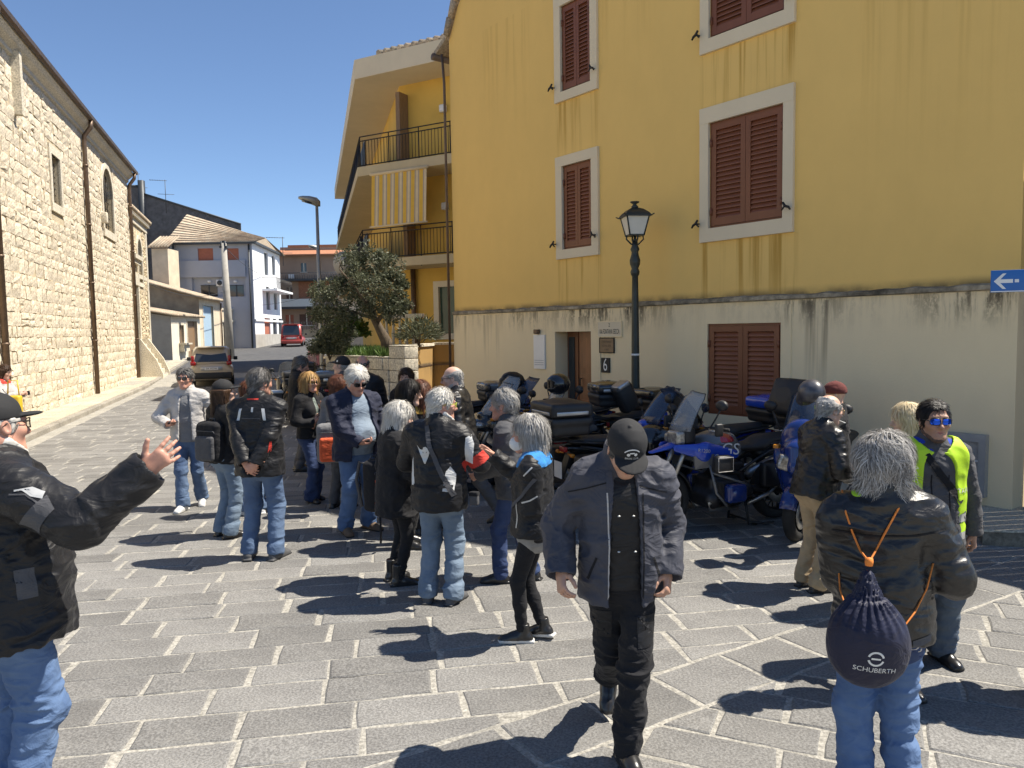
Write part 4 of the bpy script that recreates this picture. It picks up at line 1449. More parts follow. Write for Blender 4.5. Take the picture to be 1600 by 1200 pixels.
mb = MB(); mb.box((a+.27, .23, c), (a+.3, .249, d)); mb.build('door_strip', M_DOORW, dl); mb = MB(); mb.tube([(a+.40, .22, 1.1), (a+.40, .18, 1.1), (a+.40, .18, 1.25), (a+.40, .22, 1.25)], .012, 6); mb.build('handle', M_IRON, dl)

# signs and plaques fixed to the wall
def plaque(name, box_, m, label, cat, lines=(), tm=None, thick=.02, frame_m=None):
 a, b, c, d = yrect(*box_)
 root = empty(name, YW.at((a+b)/2, -.036, (c+d)/2), YW.rz, label, cat)
 w, h = b-a, d-c
 mb = MB(); mb.box((-w/2, -thick, -h/2), (w/2, 0, h/2)); mb.build('plate', m, root)
 if frame_m:
  mb = MB()
  for (p, q, r, s) in ((-w/2-.015, w/2+.015, h/2, h/2+.015), (-w/2-.015, w/2+.015, -h/2-.015, -h/2), (-w/2-.015, -w/2, -h/2, h/2), (w/2, w/2+.015, -h/2, h/2)):
   mb.box((p, -thick-.004, r), (q, 0, s))
  mb.build('rim', frame_m, root)
 for (s, x, z, size, sx) in lines:
  vs, fs = text_shape(s, size)
  mb = MB(); mb.raw([(x + v[0]*sx, -thick-.0025, z + v[1]) for v in vs], fs); mb.build('lettering', tm, root, fix=False)
 return root, w, h
M_INK = mat('black_paint', (0.025, 0.022, 0.02), .7, var=0)
M_PLQ = mat('brown_plaque', (0.17, 0.125, 0.085), .4, .3, var=.2)
M_WHT = mat('white_enamel', (0.78, 0.77, 0.74), .35, var=.03)
plaque('street_sign', (938, 503, 974, 525), M_FRAME, 'cream street name plate reading VIA FONTANA SECCA above the brown plaque', 'sign',
       (('2', 0, .062, .085, .8), ('VIA FONTANA SECCA', 0, -.045, .115, .40)), M_INK, .02, M_BASE)
plaque('wall_plaque', (941, 529, 962, 550), M_PLQ, 'small brown metal plaque with three lines under the street name', 'plaque',
       (('STUDIO TECNICO', 0, .06, .05, .55), ('ARCH. ING. GEOM.', 0, -.01, .05, .5), ('1o PIANO', 0, -.07, .045, .6)), mat('dull_bronze', (.05, .038, .03), .5, var=0), .02, M_IRON)
r_, w_, h_ = plaque('house_number', (943, 559, 956, 582), M_INK, 'black house number plate with a white 6 beside the door', 'sign', (('6', -.0, -.0, .30, .7),), M_WHT, .02)
a, b, c, d = yrect(838, 523, 855, 576)
bd = empty('info_board', YW.at((a+b)/2, -.036, (c+d)/2), YW.rz, 'white vertical notice board left of the doorway', 'board')
mb = MB(); mb.box((-(b-a)/2, -.03, -(d-c)/2), ((b-a)/2, 0, (d-c)/2)); mb.build('panel', M_WHT, bd)
M_GREYP = mat('grey_print', (.45, .45, .46), .6, var=0)
for k in range(3):
 mb = MB(); z = -(d-c)/2 + .07 + k*.04
 mb.box((-(b-a)*.42, -.0325, z), ((b-a)*.42, -.0303, z+.012)); mb.build('print_line', M_GREYP, bd)
a, b, c, d = yrect(840, 515, 848, 521)
tg = empty('wall_spotlight', YW.at((a+b)/2, -.036, (c+d)/2), YW.rz, 'small brown spotlight above the white notice board', 'lamp')
mb = MB(); mb.rbox((-.05, -.09, -.04), (.05, 0, .04), .01); mb.build('housing', M_PIPE, tg)
mb = MB(); mb.box((-.035, -.075, -.047), (.035, -.03, -.0405)); mb.build('lens', M_GLASSD, tg)

# grey service cabinet let into the wall near the right corner
a, b, c, d = yrect(1482, 676, 1546, 795)
M_GREYM = mat('grey_metal_paint', (0.34, 0.34, 0.33), .5, .2, var=.1)
cb = empty('utility_cabinet', YW.at((a+b)/2, -.036, 0), YW.rz, 'grey metal utility cabinet set against the wall at the right corner', 'cabinet')
w = b-a; mb = MB()
c = .25
mb.box((-w/2, -.09, c), (-w/2+.07, 0, d)); mb.box((w/2-.07, -.09, c), (w/2, 0, d)); mb.box((-w/2+.07, -.09, d-.08), (w/2-.07, 0, d)); mb.box((-w/2+.07, -.09, c), (w/2-.07, 0, c+.07)); mb.build('frame', M_GREYM, cb)
mb = MB(); mb.box((-w/2+.075, -.06, c+.075), (w/2-.075, -.01, d-.085)); dd = mb.build('door', M_GREYM, cb)
mb = MB(); z = d-.3; mb.box((-.13, -.064, z), (.17, -.0605, z+.02)); mb.box((-.13, -.064, z-.25), (-.11, -.0605, z)); mb.box((.15, -.064, z-.25), (.17, -.0605, z)); mb.box((-.13, -.064, z-.27), (.17, -.0605, z-.25)); mb.build('label_frame', M_WHT, dd)

# one-way sign on a bracket at the corner
M_BLUES = mat('blue_sign', (0.015, 0.13, 0.42), .4, var=.04)
q = at_depth(1548, 440, 7.45); 
so = empty('arrow_sign', (q.x, q.y, q.z), R(-22), 'blue one way sign with a white arrow pointing left at the house corner', 'sign')
hh = .107
mb = MB(); mb.rbox((0, 0, -hh), (.62, .012, hh), .004); mb.build('plate', M_BLUES, so)
ar = [(-.0, 0), (.075, .075), (.105, .075), (.055, .018), (.16, .018), (.16, -.018), (.055, -.018), (.105, -.075), (.075, -.075)]
def flat(mb, pts, y, M=None): mb.raw([(p[0], y, p[1]) for p in pts], [tuple(range(len(pts)))])
mb = MB(); flat(mb, [(.025+p[0]*1.0, p[1]) for p in ar], -.002); mb.build('arrow', M_WHT, so)
mb = MB(); flat(mb, [(.20, .015), (.235, .015), (.235, -.015), (.2, -.015)], -.002); mb.build('arrow_tail', M_WHT, so)
mb = MB(); mb.box((.002, -.0016, -hh+.003), (.61, -.0004, -hh+.012)); mb.build('white_edge', M_WHT, so)
mb = MB(); mb.tube([(.45, .05, -hh), (.45, .05, hh+.05)], .03, 8); mb.tube([(.45, .04, 0), (.5, .5, 0)], .015, 6); mb.build('bracket', M_IRON, so)

# raised stone step at the right corner
st = MB()
p0 = on_ground(1535, 852); dirr = Vector((.88, -.18, 0)).normalized()
q0 = p0; q1 = p0 + dirr*3.2; bk = Vector((.45, .9, 0)).normalized()
pl = [(q0.x, q0.y), (q1.x, q1.y), (q1.x+bk.x*1.8, q1.y+bk.y*1.8), (q0.x+bk.x*1.2, q0.y+bk.y*1.2)]
st.raw([(x, y, -.1) for x, y in pl] + [(x, y, .13) for x, y in pl], [(4, 5, 6, 7), (0, 1, 5, 4), (1, 2, 6, 5), (2, 3, 7, 6), (3, 0, 4, 7)])
M_STEP = stone_mat('weathered_step', (0.10, 0.085, 0.06), (0.30, 0.26, 0.2), 14, .8, .9, 0, (.06, .05, .04))
corner_step = tag(st.build('side_pavement', M_STEP), kind='structure')
sm = random.Random(8)
cx, cy = (q0.x+q1.x)/2, (q0.y+q1.y)/2
for i in range(5):
 for j in range(2):
  def P_(a, b): 
   p = q0 + dirr*a + bk*b; return (p.x, p.y)
  poly = [P_(i*.62+.01, j*.56+.01), (P_(i*.62+.61, j*.56+.01)), P_(i*.62+.61, j*.56+.55), P_(i*.62+.01, j*.56+.55)]
  mbx = MB(); stone_geo(poly, mbx, sm, .15, .03, .003, .5); mbx.build('slab', M_SIDE, corner_step, fix=False)
# dark gate and house beyond the corner
GA = YW.at(YL+.02, .25, 0); GB = YW.at(YL+2.2, -.1, 0)
gt = empty('side_gate', (GA.x, GA.y, 0), math.atan2(GB.y-GA.y, GB.x-GA.x), 'dark brown gate just past the right corner of the yellow house', 'gate')
mb = MB(); mb.box((0, 0, .1), (.05, .08, 4.0)); mb.box((2.1, 0, .1), (2.15, .08, 4.0)); mb.box((.05, 0, 3.9), (2.1, .08, 4.0)); mb.build('gate_frame', mat('dark_brown_gate', (.06, .03, .022), .5, var=.15), gt)
for i in range(12):
 mb = MB(); mb.box((.06+i*.17, .02, .12), (.06+i*.17+.155, .05, 3.9)); mb.build('board', MATS['dark_brown_gate'], gt)

# ------------------------------------------------------------------ lantern post
lp = at_depth(993, 600, 11.35)
M_LAMPI = mat('dark_green_iron', (0.045, 0.05, 0.045), .45, .5, var=.2)
lm = empty('lantern_post', (lp.x, lp.y, 0), R(8), 'tall dark iron lantern post with a frosted four sided lamp against the yellow wall', 'street lamp')
ZL = 3.98
mb = MB()
mb.lathe([(.20, 0), (.20, .12), (.15, .16), (.14, .5), (.16, .56), (.12, .64), (.095, .8), (.08, 1.05), (.062, 1.3), (.058, 1.9), (.05, 2.6), (.045, 2.9), (.062, 2.93), (.07, 2.97), (.05, 3.02),
          (.075, 3.08), (.08, 3.14), (.055, 3.22), (.05, 3.26), (.068, 3.3), (.045, 3.36), (.04, 3.42)], 16)
mb.build('pole', M_LAMPI, lm)
mb = MB(); mb.lathe([(.064, 1.72), (.064, 1.75)], 16); mb.build('white_band', M_WHT, lm)
mb = MB()
for sx, sy in ((1, 0), (-1, 0), (0, 1), (0, -1)):
 mb.tube([(0, 0, 3.36), (.06*sx, .06*sy, 3.38), (.13*sx, .13*sy, 3.45), (.125*sx, .125*sy, 3.5)], .012, 6)
mb.lathe([(.04, 3.42), (.02, 3.46), (.018, 3.5)], 10); mb.build('cradle', M_LAMPI, lm)
def sq(h, z, tw=0): return [(h, h, z), (-h, h, z), (-h, -h, z), (h, -h, z)]
mb = MB(); mb.loft([sq(.105, 3.51), sq(.165, 3.77)], smooth=False); mb.build('lamp_glass', mat('frosted_glass', (.72, .68, .58), .5, var=.05, spec=.6), lm)
mb = MB()
for i in range(4):
 a, b = sq(.107, 3.50)[i], sq(.168, 3.78)[i]; mb.tube([a, b], .011, 6)
mb.loft([sq(.115, 3.495), sq(.118, 3.515)], smooth=False); mb.loft([sq(.20, 3.77), sq(.20, 3.785)], smooth=False)
for sx, sy in ((1, 1), (-1, 1), (1, -1), (-1, -1)): mb.tube([(.19*sx, .19*sy, 3.78), (.225*sx, .225*sy, 3.80)], .01, 5)
mb.build('lamp_frame', M_LAMPI, lm)
mb = MB(); mb.loft([sq(.195, 3.786), sq(.165, 3.83), sq(.10, 3.885), sq(.055, 3.905)], smooth=False); mb.lathe([(.05, 3.90), (.055, 3.93), (.03, 3.95), (.028, 3.965), (.07, 3.99), (.07, 4.0), (.0, 4.01)], 10)
mb.build('lamp_roof', M_LAMPI, lm)

# ------------------------------------------------------------------ cobra head street lamps
def cobra(px, base_py, D, head_py, label):
 p = at_depth(px, 500, D)
 r = empty('street_lamp', (p.x, p.y, gz(D)), R(205), label, 'street lamp', 'modern street lamps along the road')
 zt = at_depth(px, head_py, D).z - gz(D)
 M_ = mat('galvanised_pole', (0.36, 0.36, 0.33), .5, .5, var=.1)
 mb = MB(); mb.tube([(0, 0, -.2), (0, 0, 1.2), (0, 0, zt)], [.09, .085, .05], 12); mb.build('pole', M_, r)
 mb = MB(); mb.loft([[(x, w*math.cos(t), zt+z+h*math.sin(t)) for t in [2*math.pi*i/10 for i in range(10)]] for x, w, z, h in ((-.12, .05, .0, .1), (0, .14, .05, .16), (.25, .17, .12, .13), (.5, .15, .16, .08), (.62, .07, .17, .04))])
 mb.build('lamp_head', M_, r)
 mb = MB(); mb.loft([[(x, w*math.cos(t), zt+z+.05*math.sin(t)) for t in [2*math.pi*i/10 for i in range(10)]] for x, w, z in ((.1, .1, .0), (.3, .14, .04), (.5, .11, .09))]); mb.build('lens', M_GLASSD, r)
cobra(501, 600, 27, 318, 'tall modern street lamp standing by the planter and olive tree')
cobra(499, 560, 55, 388, 'second smaller street lamp far up the road')
# ------------------------------------------------------------------ balcony house behind the yellow house
C = Vector((-5.03, 25.6, 0)); E = Vector((.875, -.485, 0)).normalized(); S = Vector((-.254, .967, 0)).normalized()
EI = Vector((-E.y, E.x, 0))                       # into the building from the front edge
SI = Vector((S.y, -S.x, 0))                       # into the building from the street edge
BWL = 6.5                                         # length of the front edge, partly behind the yellow house
bh = empty('balcony_house', C, 0, 'ochre house with iron balconies, deep pale eaves and striped awning behind the tree', 'house')
M_OCH = mat('deep_yellow_plaster', (0.68, 0.44, 0.10), .9, var=.08, vscale=1.0, bump=.15, bscale=30)
M_SOFF = plaster_mat('pale_soffit', (0.66, 0.56, 0.40), (.3, .24, .15), [], None, .14)
M_FASC = plaster_mat('fascia_plaster', (0.55, 0.45, 0.28), (.3, .24, .15), [], None, .2)
def pl(a, b):
 """plan point: a along the front edge, b along the street edge"""
 p = E*a + S*b; return (p.x, p.y)
SL = 23.0
def slab(mb, z0, z1, out=0.0, inn=None):
 q = [pl(-out*0, 0), pl(BWL, 0), (pl(BWL, 0)[0]+EI.x*8, pl(BWL, 0)[1]+EI.y*8), (pl(0, SL)[0]+SI.x*8, pl(0, SL)[1]+SI.y*8), pl(0, SL)]
 vs = [(x, y, z0) for x, y in q] + [(x, y, z1) for x, y in q]
 n = len(q)
 mb.raw(vs, [tuple(range(n))[::-1], tuple(range(n, 2*n))] + [(i, (i+1) % n, n+(i+1) % n, n+i) for i in range(n)])
ZR, Z2, Z1_ = 11.1, 7.62, 4.55
# core walls, set back behind the balconies
def ins(fa, sb):
 """corner of the core: set back fa from the front edge and sb from the street edge"""
 # solve E*a+S*b with distances
 M = Matrix(((EI.x, EI.y), (SI.x, SI.y))).inverted()
 v = M @ Vector((fa, sb)); return Vector((v.x, v.y, 0))
K = ins(1.35, 1.5)
KR = K + E*(BWL); KS = K + S*SL
mb = MB()
# opening for window at ground floor on the front wall
FW = Wall((C+K)[:2], (C+KR)[:2])
wg = FW.rect(686, 448, 708, 521)
def toroot(W): return Matrix.Translation(-C) @ Matrix.Translation(W.p0) @ Matrix.Rotation(W.rz, 4, 'Z')
wall_faces(mb, 0, FW.L, 0, ZR-.3, [(wg[0], wg[0]+1.1, wg[2], wg[3])], .2)
o = mb.build('wall', M_OCH, bh, fix=False); o.matrix_local = toroot(FW)
a, b, c, d = wg; b = a+1.1
mb = MB(); t = .2; mb.box((a-t, -.03, c-t), (b+t, .1, c)); mb.box((a-t, -.03, d), (b+t, .1, d+t)); mb.box((a-t, -.03, c), (a, .1, d)); mb.box((b, -.03, c), (b+t, .1, d)); o = mb.build('window_frame', M_WHITE, bh); o.matrix_local = toroot(FW)
mb = MB(); mb.box((a, .1, c), (b, .14, d)); mb.box((a, .09, (c+d)/2-.1), (b, .095, d)) ; o2 = mb.build('pane', mat('green_glass', (.05, .10, .08), .1, var=0), o)
SW = Wall((C+KS)[:2], (C+K)[:2])
mb = MB(); wall_faces(mb, 0, SW.L, 0, ZR-.3, [], .2); o = mb.build('street_wall', M_OCH, bh, fix=False); o.matrix_local = toroot(SW)
# brown shutter jambs and door leaves on the balconies
for (bx, zlo, zhi) in (((634, 642), Z2, Z2+2.5), ((641, 646), Z1_, Z1_+2.3)):
 u0 = FW.px(bx[0], 240)[0]
 mb = MB(); mb.box((u0, -.5, zlo), (u0+.16, -.03, zhi)); o = mb.build('balcony_door', M_BROWND, bh); o.matrix_local = toroot(FW)
for z in (Z2+1.7, Z1_+1.6):
 mb = MB(); u0 = FW.px(690, 170)[0]; mb.rbox((u0, -.18, z), (u0+.22, 0, z+.25), .05); o = mb.build('wall_lamp', M_WHT, bh); o.matrix_local = toroot(FW)
u0 = FW.px(650, 480)[0]
mb = MB(); mb.tube([(u0, -.12, .3), (u0, -.12, Z1_-.2)], .09, 8); o = mb.build('downpipe', M_PIPE, bh); o.matrix_local = toroot(FW)
# slabs
mb = MB(); slab(mb, Z2-.3, Z2); mb.build('balcony_slab', M_FASC, bh)
mb = MB(); slab(mb, Z1_-.28, Z1_); mb.build('balcony_slab', M_FASC, bh)
mb = MB(); slab(mb, ZR-.62, ZR); rf = mb.build('roof', M_SOFF, bh)
mb = MB()
for i in range(14):
 p = E*(.9+i*.28); mb.tube([(p.x+EI.x*.15, p.y+EI.y*.15, ZR+.1), (p.x+EI.x*3, p.y+EI.y*3, ZR+.9)], .11, 7)
o = mb.build('roof_tiles', M_TILE, rf); tag(o, kind='stuff')
CACHE_B = {}
def rail(z, nm):
 mb = MB(); bars = []
 def run(p, d, L, step):
  n = int(L/step)
  for i in range(n+1):
   q = p + d*(L*i/n)
   if d is S: mb.tube([(q.x, q.y, z+.06), (q.x, q.y, z+.86)], .012, 4)
   else: bars.append((q.x, q.y, z+.06))
  for i in range(int(L/1.2)+1):
   q = p + d*(min(L, i*1.2)); mb.tube([(q.x, q.y, z-.3), (q.x, q.y, z+1.0)], .02, 5)
  for zz in (.06, .86, 1.0):
   a, b = p, p + d*L; mb.tube([(a.x, a.y, z+zz), (b.x, b.y, z+zz)], .02, 5)
 off = EI*.06 + SI*.06
 run(off, E, BWL-.2, .125); run(off, S, SL-.3, .125)
 rl_ = mb.build('railing', M_IRON, bh)
 if 'bar' not in CACHE_B:
  m2 = MB(); m2.tube([(0, 0, 0), (0, 0, .8)], .012, 4); CACHE_B['bar'] = m2.mesh('bar'); CACHE_B['bar'].materials.append(M_IRON)
 for b_ in bars: link('bar', CACHE_B['bar'], rl_).location = b_
rail(Z2, 0); rail(Z1_, 1)
# solid dark sheets behind the street-side rail, standing in for its dense bars
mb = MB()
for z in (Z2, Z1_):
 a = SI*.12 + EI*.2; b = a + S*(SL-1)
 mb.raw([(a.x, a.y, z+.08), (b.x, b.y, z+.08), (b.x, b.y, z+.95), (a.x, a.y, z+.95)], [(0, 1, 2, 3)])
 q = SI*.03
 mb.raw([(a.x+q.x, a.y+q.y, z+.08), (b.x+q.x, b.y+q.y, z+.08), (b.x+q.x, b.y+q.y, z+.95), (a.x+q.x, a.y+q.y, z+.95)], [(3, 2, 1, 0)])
mb.build('dense_bar_sheet', mat('slate_bar_sheet', (.055, .07, .09), .6, var=.1), bh)
# awning: striped fabric dropping in front of the first floor balcony
M_AWY = mat('awning_yellow', (0.70, 0.42, 0.06), .85, var=.05); M_AWW = mat('awning_white', (0.66, 0.53, 0.33), .85, var=.05); M_AWG = mat('awning_grey', (0.40, 0.33, 0.25), .85, var=.05)
AWE = Wall((C + Vector((0, 0, 0)) + EI*-.02)[:2], (C + E*BWL + EI*-.02)[:2])
ua = AWE.px(582, 300)[0]; ub = AWE.px(668, 300)[0]
z0 = AWE.px(600, 354)[1]; z1 = Z2-.32
aw = empty('awning', AWE.at(0, 0, 0), AWE.rz, 'yellow and white striped awning hanging under the upper balcony', 'awning')
mb = MB(); ns = 48
pat = [M_AWY, M_AWY, M_AWY, M_AWG, M_AWW, M_AWW, M_AWG]
cols = []
nz = 8
for i in range(ns):
 mb.use(pat[i % 7] if i % 7 else M_AWY)
 u, v = ua+(ub-ua)*i/ns, ua+(ub-ua)*(i+1)/ns
 for j in range(nz):
  t0, t1 = j/nz, (j+1)/nz
  def yy(u, t): return -.02 - .10*t - .015*math.sin(u*9)*t
  mb.raw([(u, yy(u, t0), z1+(z0-z1)*t0), (v, yy(v, t0), z1+(z0-z1)*t0), (v, yy(v, t1), z1+(z0-z1)*t1), (u, yy(u, t1), z1+(z0-z1)*t1)], [(0, 1, 2, 3)])
mb.build('striped_fabric', None, aw, fix=False)
mb = MB(); mb.tube([(ua-.05, -.12, z0), (ub+.05, -.12, z0)], .03, 8); mb.build('bar', M_AWW, aw); mb = MB(); mb.tube([(ua-.05, -.03, z1), (ub+.05, -.03, z1)], .05, 8); mb.build('bar', M_AWW, aw)
# satellite dish
p = at_depth(541, 412, 30)
sd = empty('satellite_dish', p, R(-20), 'pale round satellite dish showing above the olive tree', 'dish')
mb = MB(); mb.lathe([(.0, 0), (.2, .02), (.38, .08), (.5, .16)], 20, Matrix.Rotation(R(100), 4, 'X')); mb.build('dish', mat('pale_grey_metal', (.45, .46, .47), .5, var=.05), sd)
mb = MB(); mb.tube([(0, .1, 0), (0, .6, -.3)], .04, 6); mb.tube([(0, -.1, -.4), (0, -.5, 0)], .02, 5); mb.build('bracket', M_IRON, sd)

# ------------------------------------------------------------------ planter walls
M_BLOCK = stone_mat('planter_block', (0.46, 0.42, 0.34), (0.60, 0.56, 0.46), 16, .6, .9, .16, (.25, .22, .17))
def pt(px, D): 
 q = at_depth(px, 540, D); return Vector((q.x, q.y, 0))
PA, PB, PC = pt(508, 22.5), pt(606, 19.6), pt(632, 19.0)
planter = empty('planter', PA, 0, 'raised stone block planter with grass under the olive tree', 'planter')
rp = random.Random(4)
def blocks(P, Q, ztop, thick, step):
 W = Wall(P[:2], Q[:2])
 z = -.1; r = 0
 while z < ztop-.02:
  h = min(.31, ztop-z); u = 0 if r % 2 else -.3
  while u < W.L:
   a, b = max(0, u), min(W.L, u+step)
   if b-a > .05:
    mb = MB(); mb.rbox((a+.006, -.0+rp.uniform(-.01, .01), z+.006), (b-.006, thick, z+h-.006), .012)
    o = mb.build('block', M_BLOCK, planter); o.matrix_local = Matrix.Translation(-PA) @ Matrix.Translation(W.p0) @ Matrix.Rotation(W.rz, 4, 'Z')
   u += step
  z += h; r += 1
blocks(PA, PB, 1.5, .3, .62); blocks(PB + Vector((.02, 0, 0)), PC, 1.80, .4, .62)
PE = PA + Vector((-.3, 4.5, 0)); PF = PB + Vector((.4, 4.0, 0))
blocks(PE, PA, 1.5, .3, .62)
mb = MB(); q = [PA - PA, PB - PA, PF - PA, PE - PA]
mb.raw([(v.x, v.y+.05, 1.42) for v in q], [(0, 1, 2, 3)]); mb.build('soil', M_EARTH, planter)
# ochre boundary wall going back from the block pillar
PD = pt(677, 22.0)
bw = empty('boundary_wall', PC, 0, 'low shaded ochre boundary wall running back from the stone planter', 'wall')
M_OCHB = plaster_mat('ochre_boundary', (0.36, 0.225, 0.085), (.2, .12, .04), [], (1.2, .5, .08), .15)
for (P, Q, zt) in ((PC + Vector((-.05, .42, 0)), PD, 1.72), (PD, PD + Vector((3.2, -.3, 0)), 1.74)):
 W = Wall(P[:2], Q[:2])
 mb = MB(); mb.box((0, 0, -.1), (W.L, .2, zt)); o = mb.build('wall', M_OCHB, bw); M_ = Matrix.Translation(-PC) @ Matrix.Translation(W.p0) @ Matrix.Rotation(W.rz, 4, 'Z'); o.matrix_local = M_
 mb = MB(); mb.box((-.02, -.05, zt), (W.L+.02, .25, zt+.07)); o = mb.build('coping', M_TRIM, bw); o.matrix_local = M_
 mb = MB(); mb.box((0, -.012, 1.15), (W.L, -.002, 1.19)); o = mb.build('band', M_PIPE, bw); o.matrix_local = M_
# balustrade in front of the ground floor
BP, BQ = pt(598, 23.6), pt(660, 23.0)
W = Wall(BP[:2], BQ[:2])
bal = W.empty('balustrade', 'pale balustrade behind the olive trunk', 'fence')
mb = MB(); mb.box((0, 0, 1.6), (W.L, .14, 1.75)); mb.box((0, 0, 2.55), (W.L, .16, 2.68)); mb.build('rail', M_WHITE, bal)
me = None
for i in range(int(W.L/.24)):
 if me is None:
  mb = MB(); mb.lathe([(.05, 1.75), (.04, 1.85), (.06, 2.05), (.035, 2.3), (.04, 2.45), (.055, 2.55)], 8); o = mb.build('baluster', M_WHITE, bal); me = o.data
 else: o = link('baluster', me, bal)
 o.location = (.12+i*.24, .07, 0)

# ------------------------------------------------------------------ vegetation
def leaf_cloud(n, centre_fn, size, rnd, droop=0.3, aspect=.22):
 """n small pointed leaves; centre_fn() gives a position and an outward direction"""
 P = np.zeros((n*4, 3)); F = np.arange(n*4).reshape(n, 4)
 for i in range(n):
  c, d = centre_fn()
  L = size * rnd.uniform(.6, 1.35)
  ax = Vector((rnd.gauss(0, 1), rnd.gauss(0, 1), rnd.gauss(0, .8))) * .8 + d
  ax.z -= droop
  ax.normalize()
  sd_ = ax.cross(Vector((rnd.gauss(0, 1), rnd.gauss(0, 1), rnd.gauss(0, 1)))).normalized() * (L * aspect)
  P[i*4] = c; P[i*4+1] = c + ax*(L*.5) + sd_; P[i*4+2] = c + ax*L; P[i*4+3] = c + ax*(L*.5) - sd_
 return P, F

def leaf_mat(name, c, c2, var=.45):
 m = bpy.data.materials.new(name); m.use_nodes = True
 N = m.node_tree.nodes; L = m.node_tree.links; b = N['Principled BSDF']
 ge = N.new('ShaderNodeNewGeometry'); cr = N.new('ShaderNodeValToRGB')
 cr.color_ramp.elements[0].color = (*c, 1); cr.color_ramp.elements[1].color = (*c2, 1)
 L.new(ge.outputs['Random Per Island'], cr.inputs[0]); L.new(cr.outputs[0], b.inputs['Base Color'])
 b.inputs['Roughness'].default_value = .55; b.inputs['Specular IOR Level'].default_value = .35
 tr = N.new('ShaderNodeBsdfTranslucent'); L.new(cr.outputs[0], tr.inputs[0]); ms = N.new('ShaderNodeMixShader'); ms.inputs[0].default_value = .25
 L.new(b.outputs[0], ms.inputs[1]); L.new(tr.outputs[0], ms.inputs[2]); L.new(ms.outputs[0], N['Material Output'].inputs[0])
 return m
M_OLIVE = leaf_mat('olive_leaf', (0.06, 0.073, 0.038), (0.165, 0.175, 0.11))
M_GRASS = leaf_mat('grass_blade', (0.05, 0.10, 0.02), (0.12, 0.20, 0.05))
M_BARK = mat('olive_bark', (0.10, 0.075, 0.05), .95, var=.4, vscale=12, bump=1, bscale=30)
ro = random.Random(21)
ob = at_depth(608, 545, 20.6)
tree = empty('olive_tree', (ob.x, ob.y, 1.42), 0, 'grey green olive tree with leaning trunk growing in the stone planter', 'tree')
def tp(px, py, D=20.6):
 q = at_depth(px, py, D); return Vector((q.x-ob.x, q.y-ob.y, q.z-1.42))
mb = MB()
trunk = [Vector((0, 0, -.1)), tp(603, 532), tp(592, 512), tp(584, 496), tp(580, 480)]
mb.tube(trunk, [.20, .15, .115, .10, .085], 10)
limbs = [[tp(584, 496), tp(570, 470, 20.2), tp(548, 440, 20), tp(530, 420, 20)], [tp(580, 480), tp(585, 450, 20.8), tp(592, 415, 21)],
         [tp(588, 503), tp(605, 485, 20.2), tp(628, 470, 20), tp(645, 480, 19.8)], [tp(584, 496), tp(560, 490, 21), tp(530, 480, 21.5), tp(508, 500, 21.6)],
         [tp(580, 480), tp(565, 440, 21.4), tp(560, 410, 21.6)], [tp(605, 485, 20.2), tp(618, 450, 20.5), tp(622, 425, 20.6)]]
for l in limbs: mb.tube(l, [.07, .05, .03, .015][:len(l)], 7)
o = mb.build('trunk', M_BARK, tree)
clumps = []
for (px, py, D, r) in ((548, 425, 20.4, .45), (575, 412, 20.8, .5), (602, 415, 20.6, .45), (612, 432, 20.3, .38), (624, 462, 20.0, .36), (614, 490, 19.8, .30), (600, 450, 20, .5),
                       (565, 450, 20.2, .55), (530, 450, 20.6, .5), (512, 475, 21, .45), (505, 505, 21.3, .42), (520, 520, 21.2, .4), (540, 490, 20.8, .45), (500, 535, 21.4, .32),
                       (520, 545, 21.4, .3), (575, 478, 20.4, .42), (610, 478, 20, .36), (585, 440, 21.6, .5), (555, 470, 21.6, .45), (505, 455, 21.5, .35), (626, 440, 20.4, .22),
                       (590, 400, 21, .3), (556, 405, 20.9, .3), (492, 490, 21.5, .25), (632, 480, 19.9, .18), (540, 520, 21, .3)):
 clumps.append((tp(px, py, D), r))
sub = []
for c, r in clumps:
 for k in range(7):
  d = Vector((ro.gauss(0, 1), ro.gauss(0, 1), ro.gauss(0, 1))).normalized()
  sub.append((c + d*r*ro.uniform(.3, 1.0), r*ro.uniform(.25, .5), r))
def olive_pt():
 c, r, w = sub[ro.randrange(len(sub))]
 d = Vector((ro.gauss(0, 1), ro.gauss(0, 1), ro.gauss(0, 1))).normalized()
 return c + d*r*ro.random()**.4, d
P, F = leaf_cloud(21000, olive_pt, .10, ro, .15, .17)
link('crown', np_mesh('crown', [(P, F)], [M_OLIVE], False), tree)
mb = MB()
for c, r, w in sub[::3]:
 a = min((v for l in limbs for v in l), key=lambda v: (v-c).length)
 mb.tube([a, a.lerp(c, .5) + Vector((0, 0, .06)), c], [.014, .009, .005], 4)
tag(mb.build('twigs', M_BARK, tree), kind='stuff')
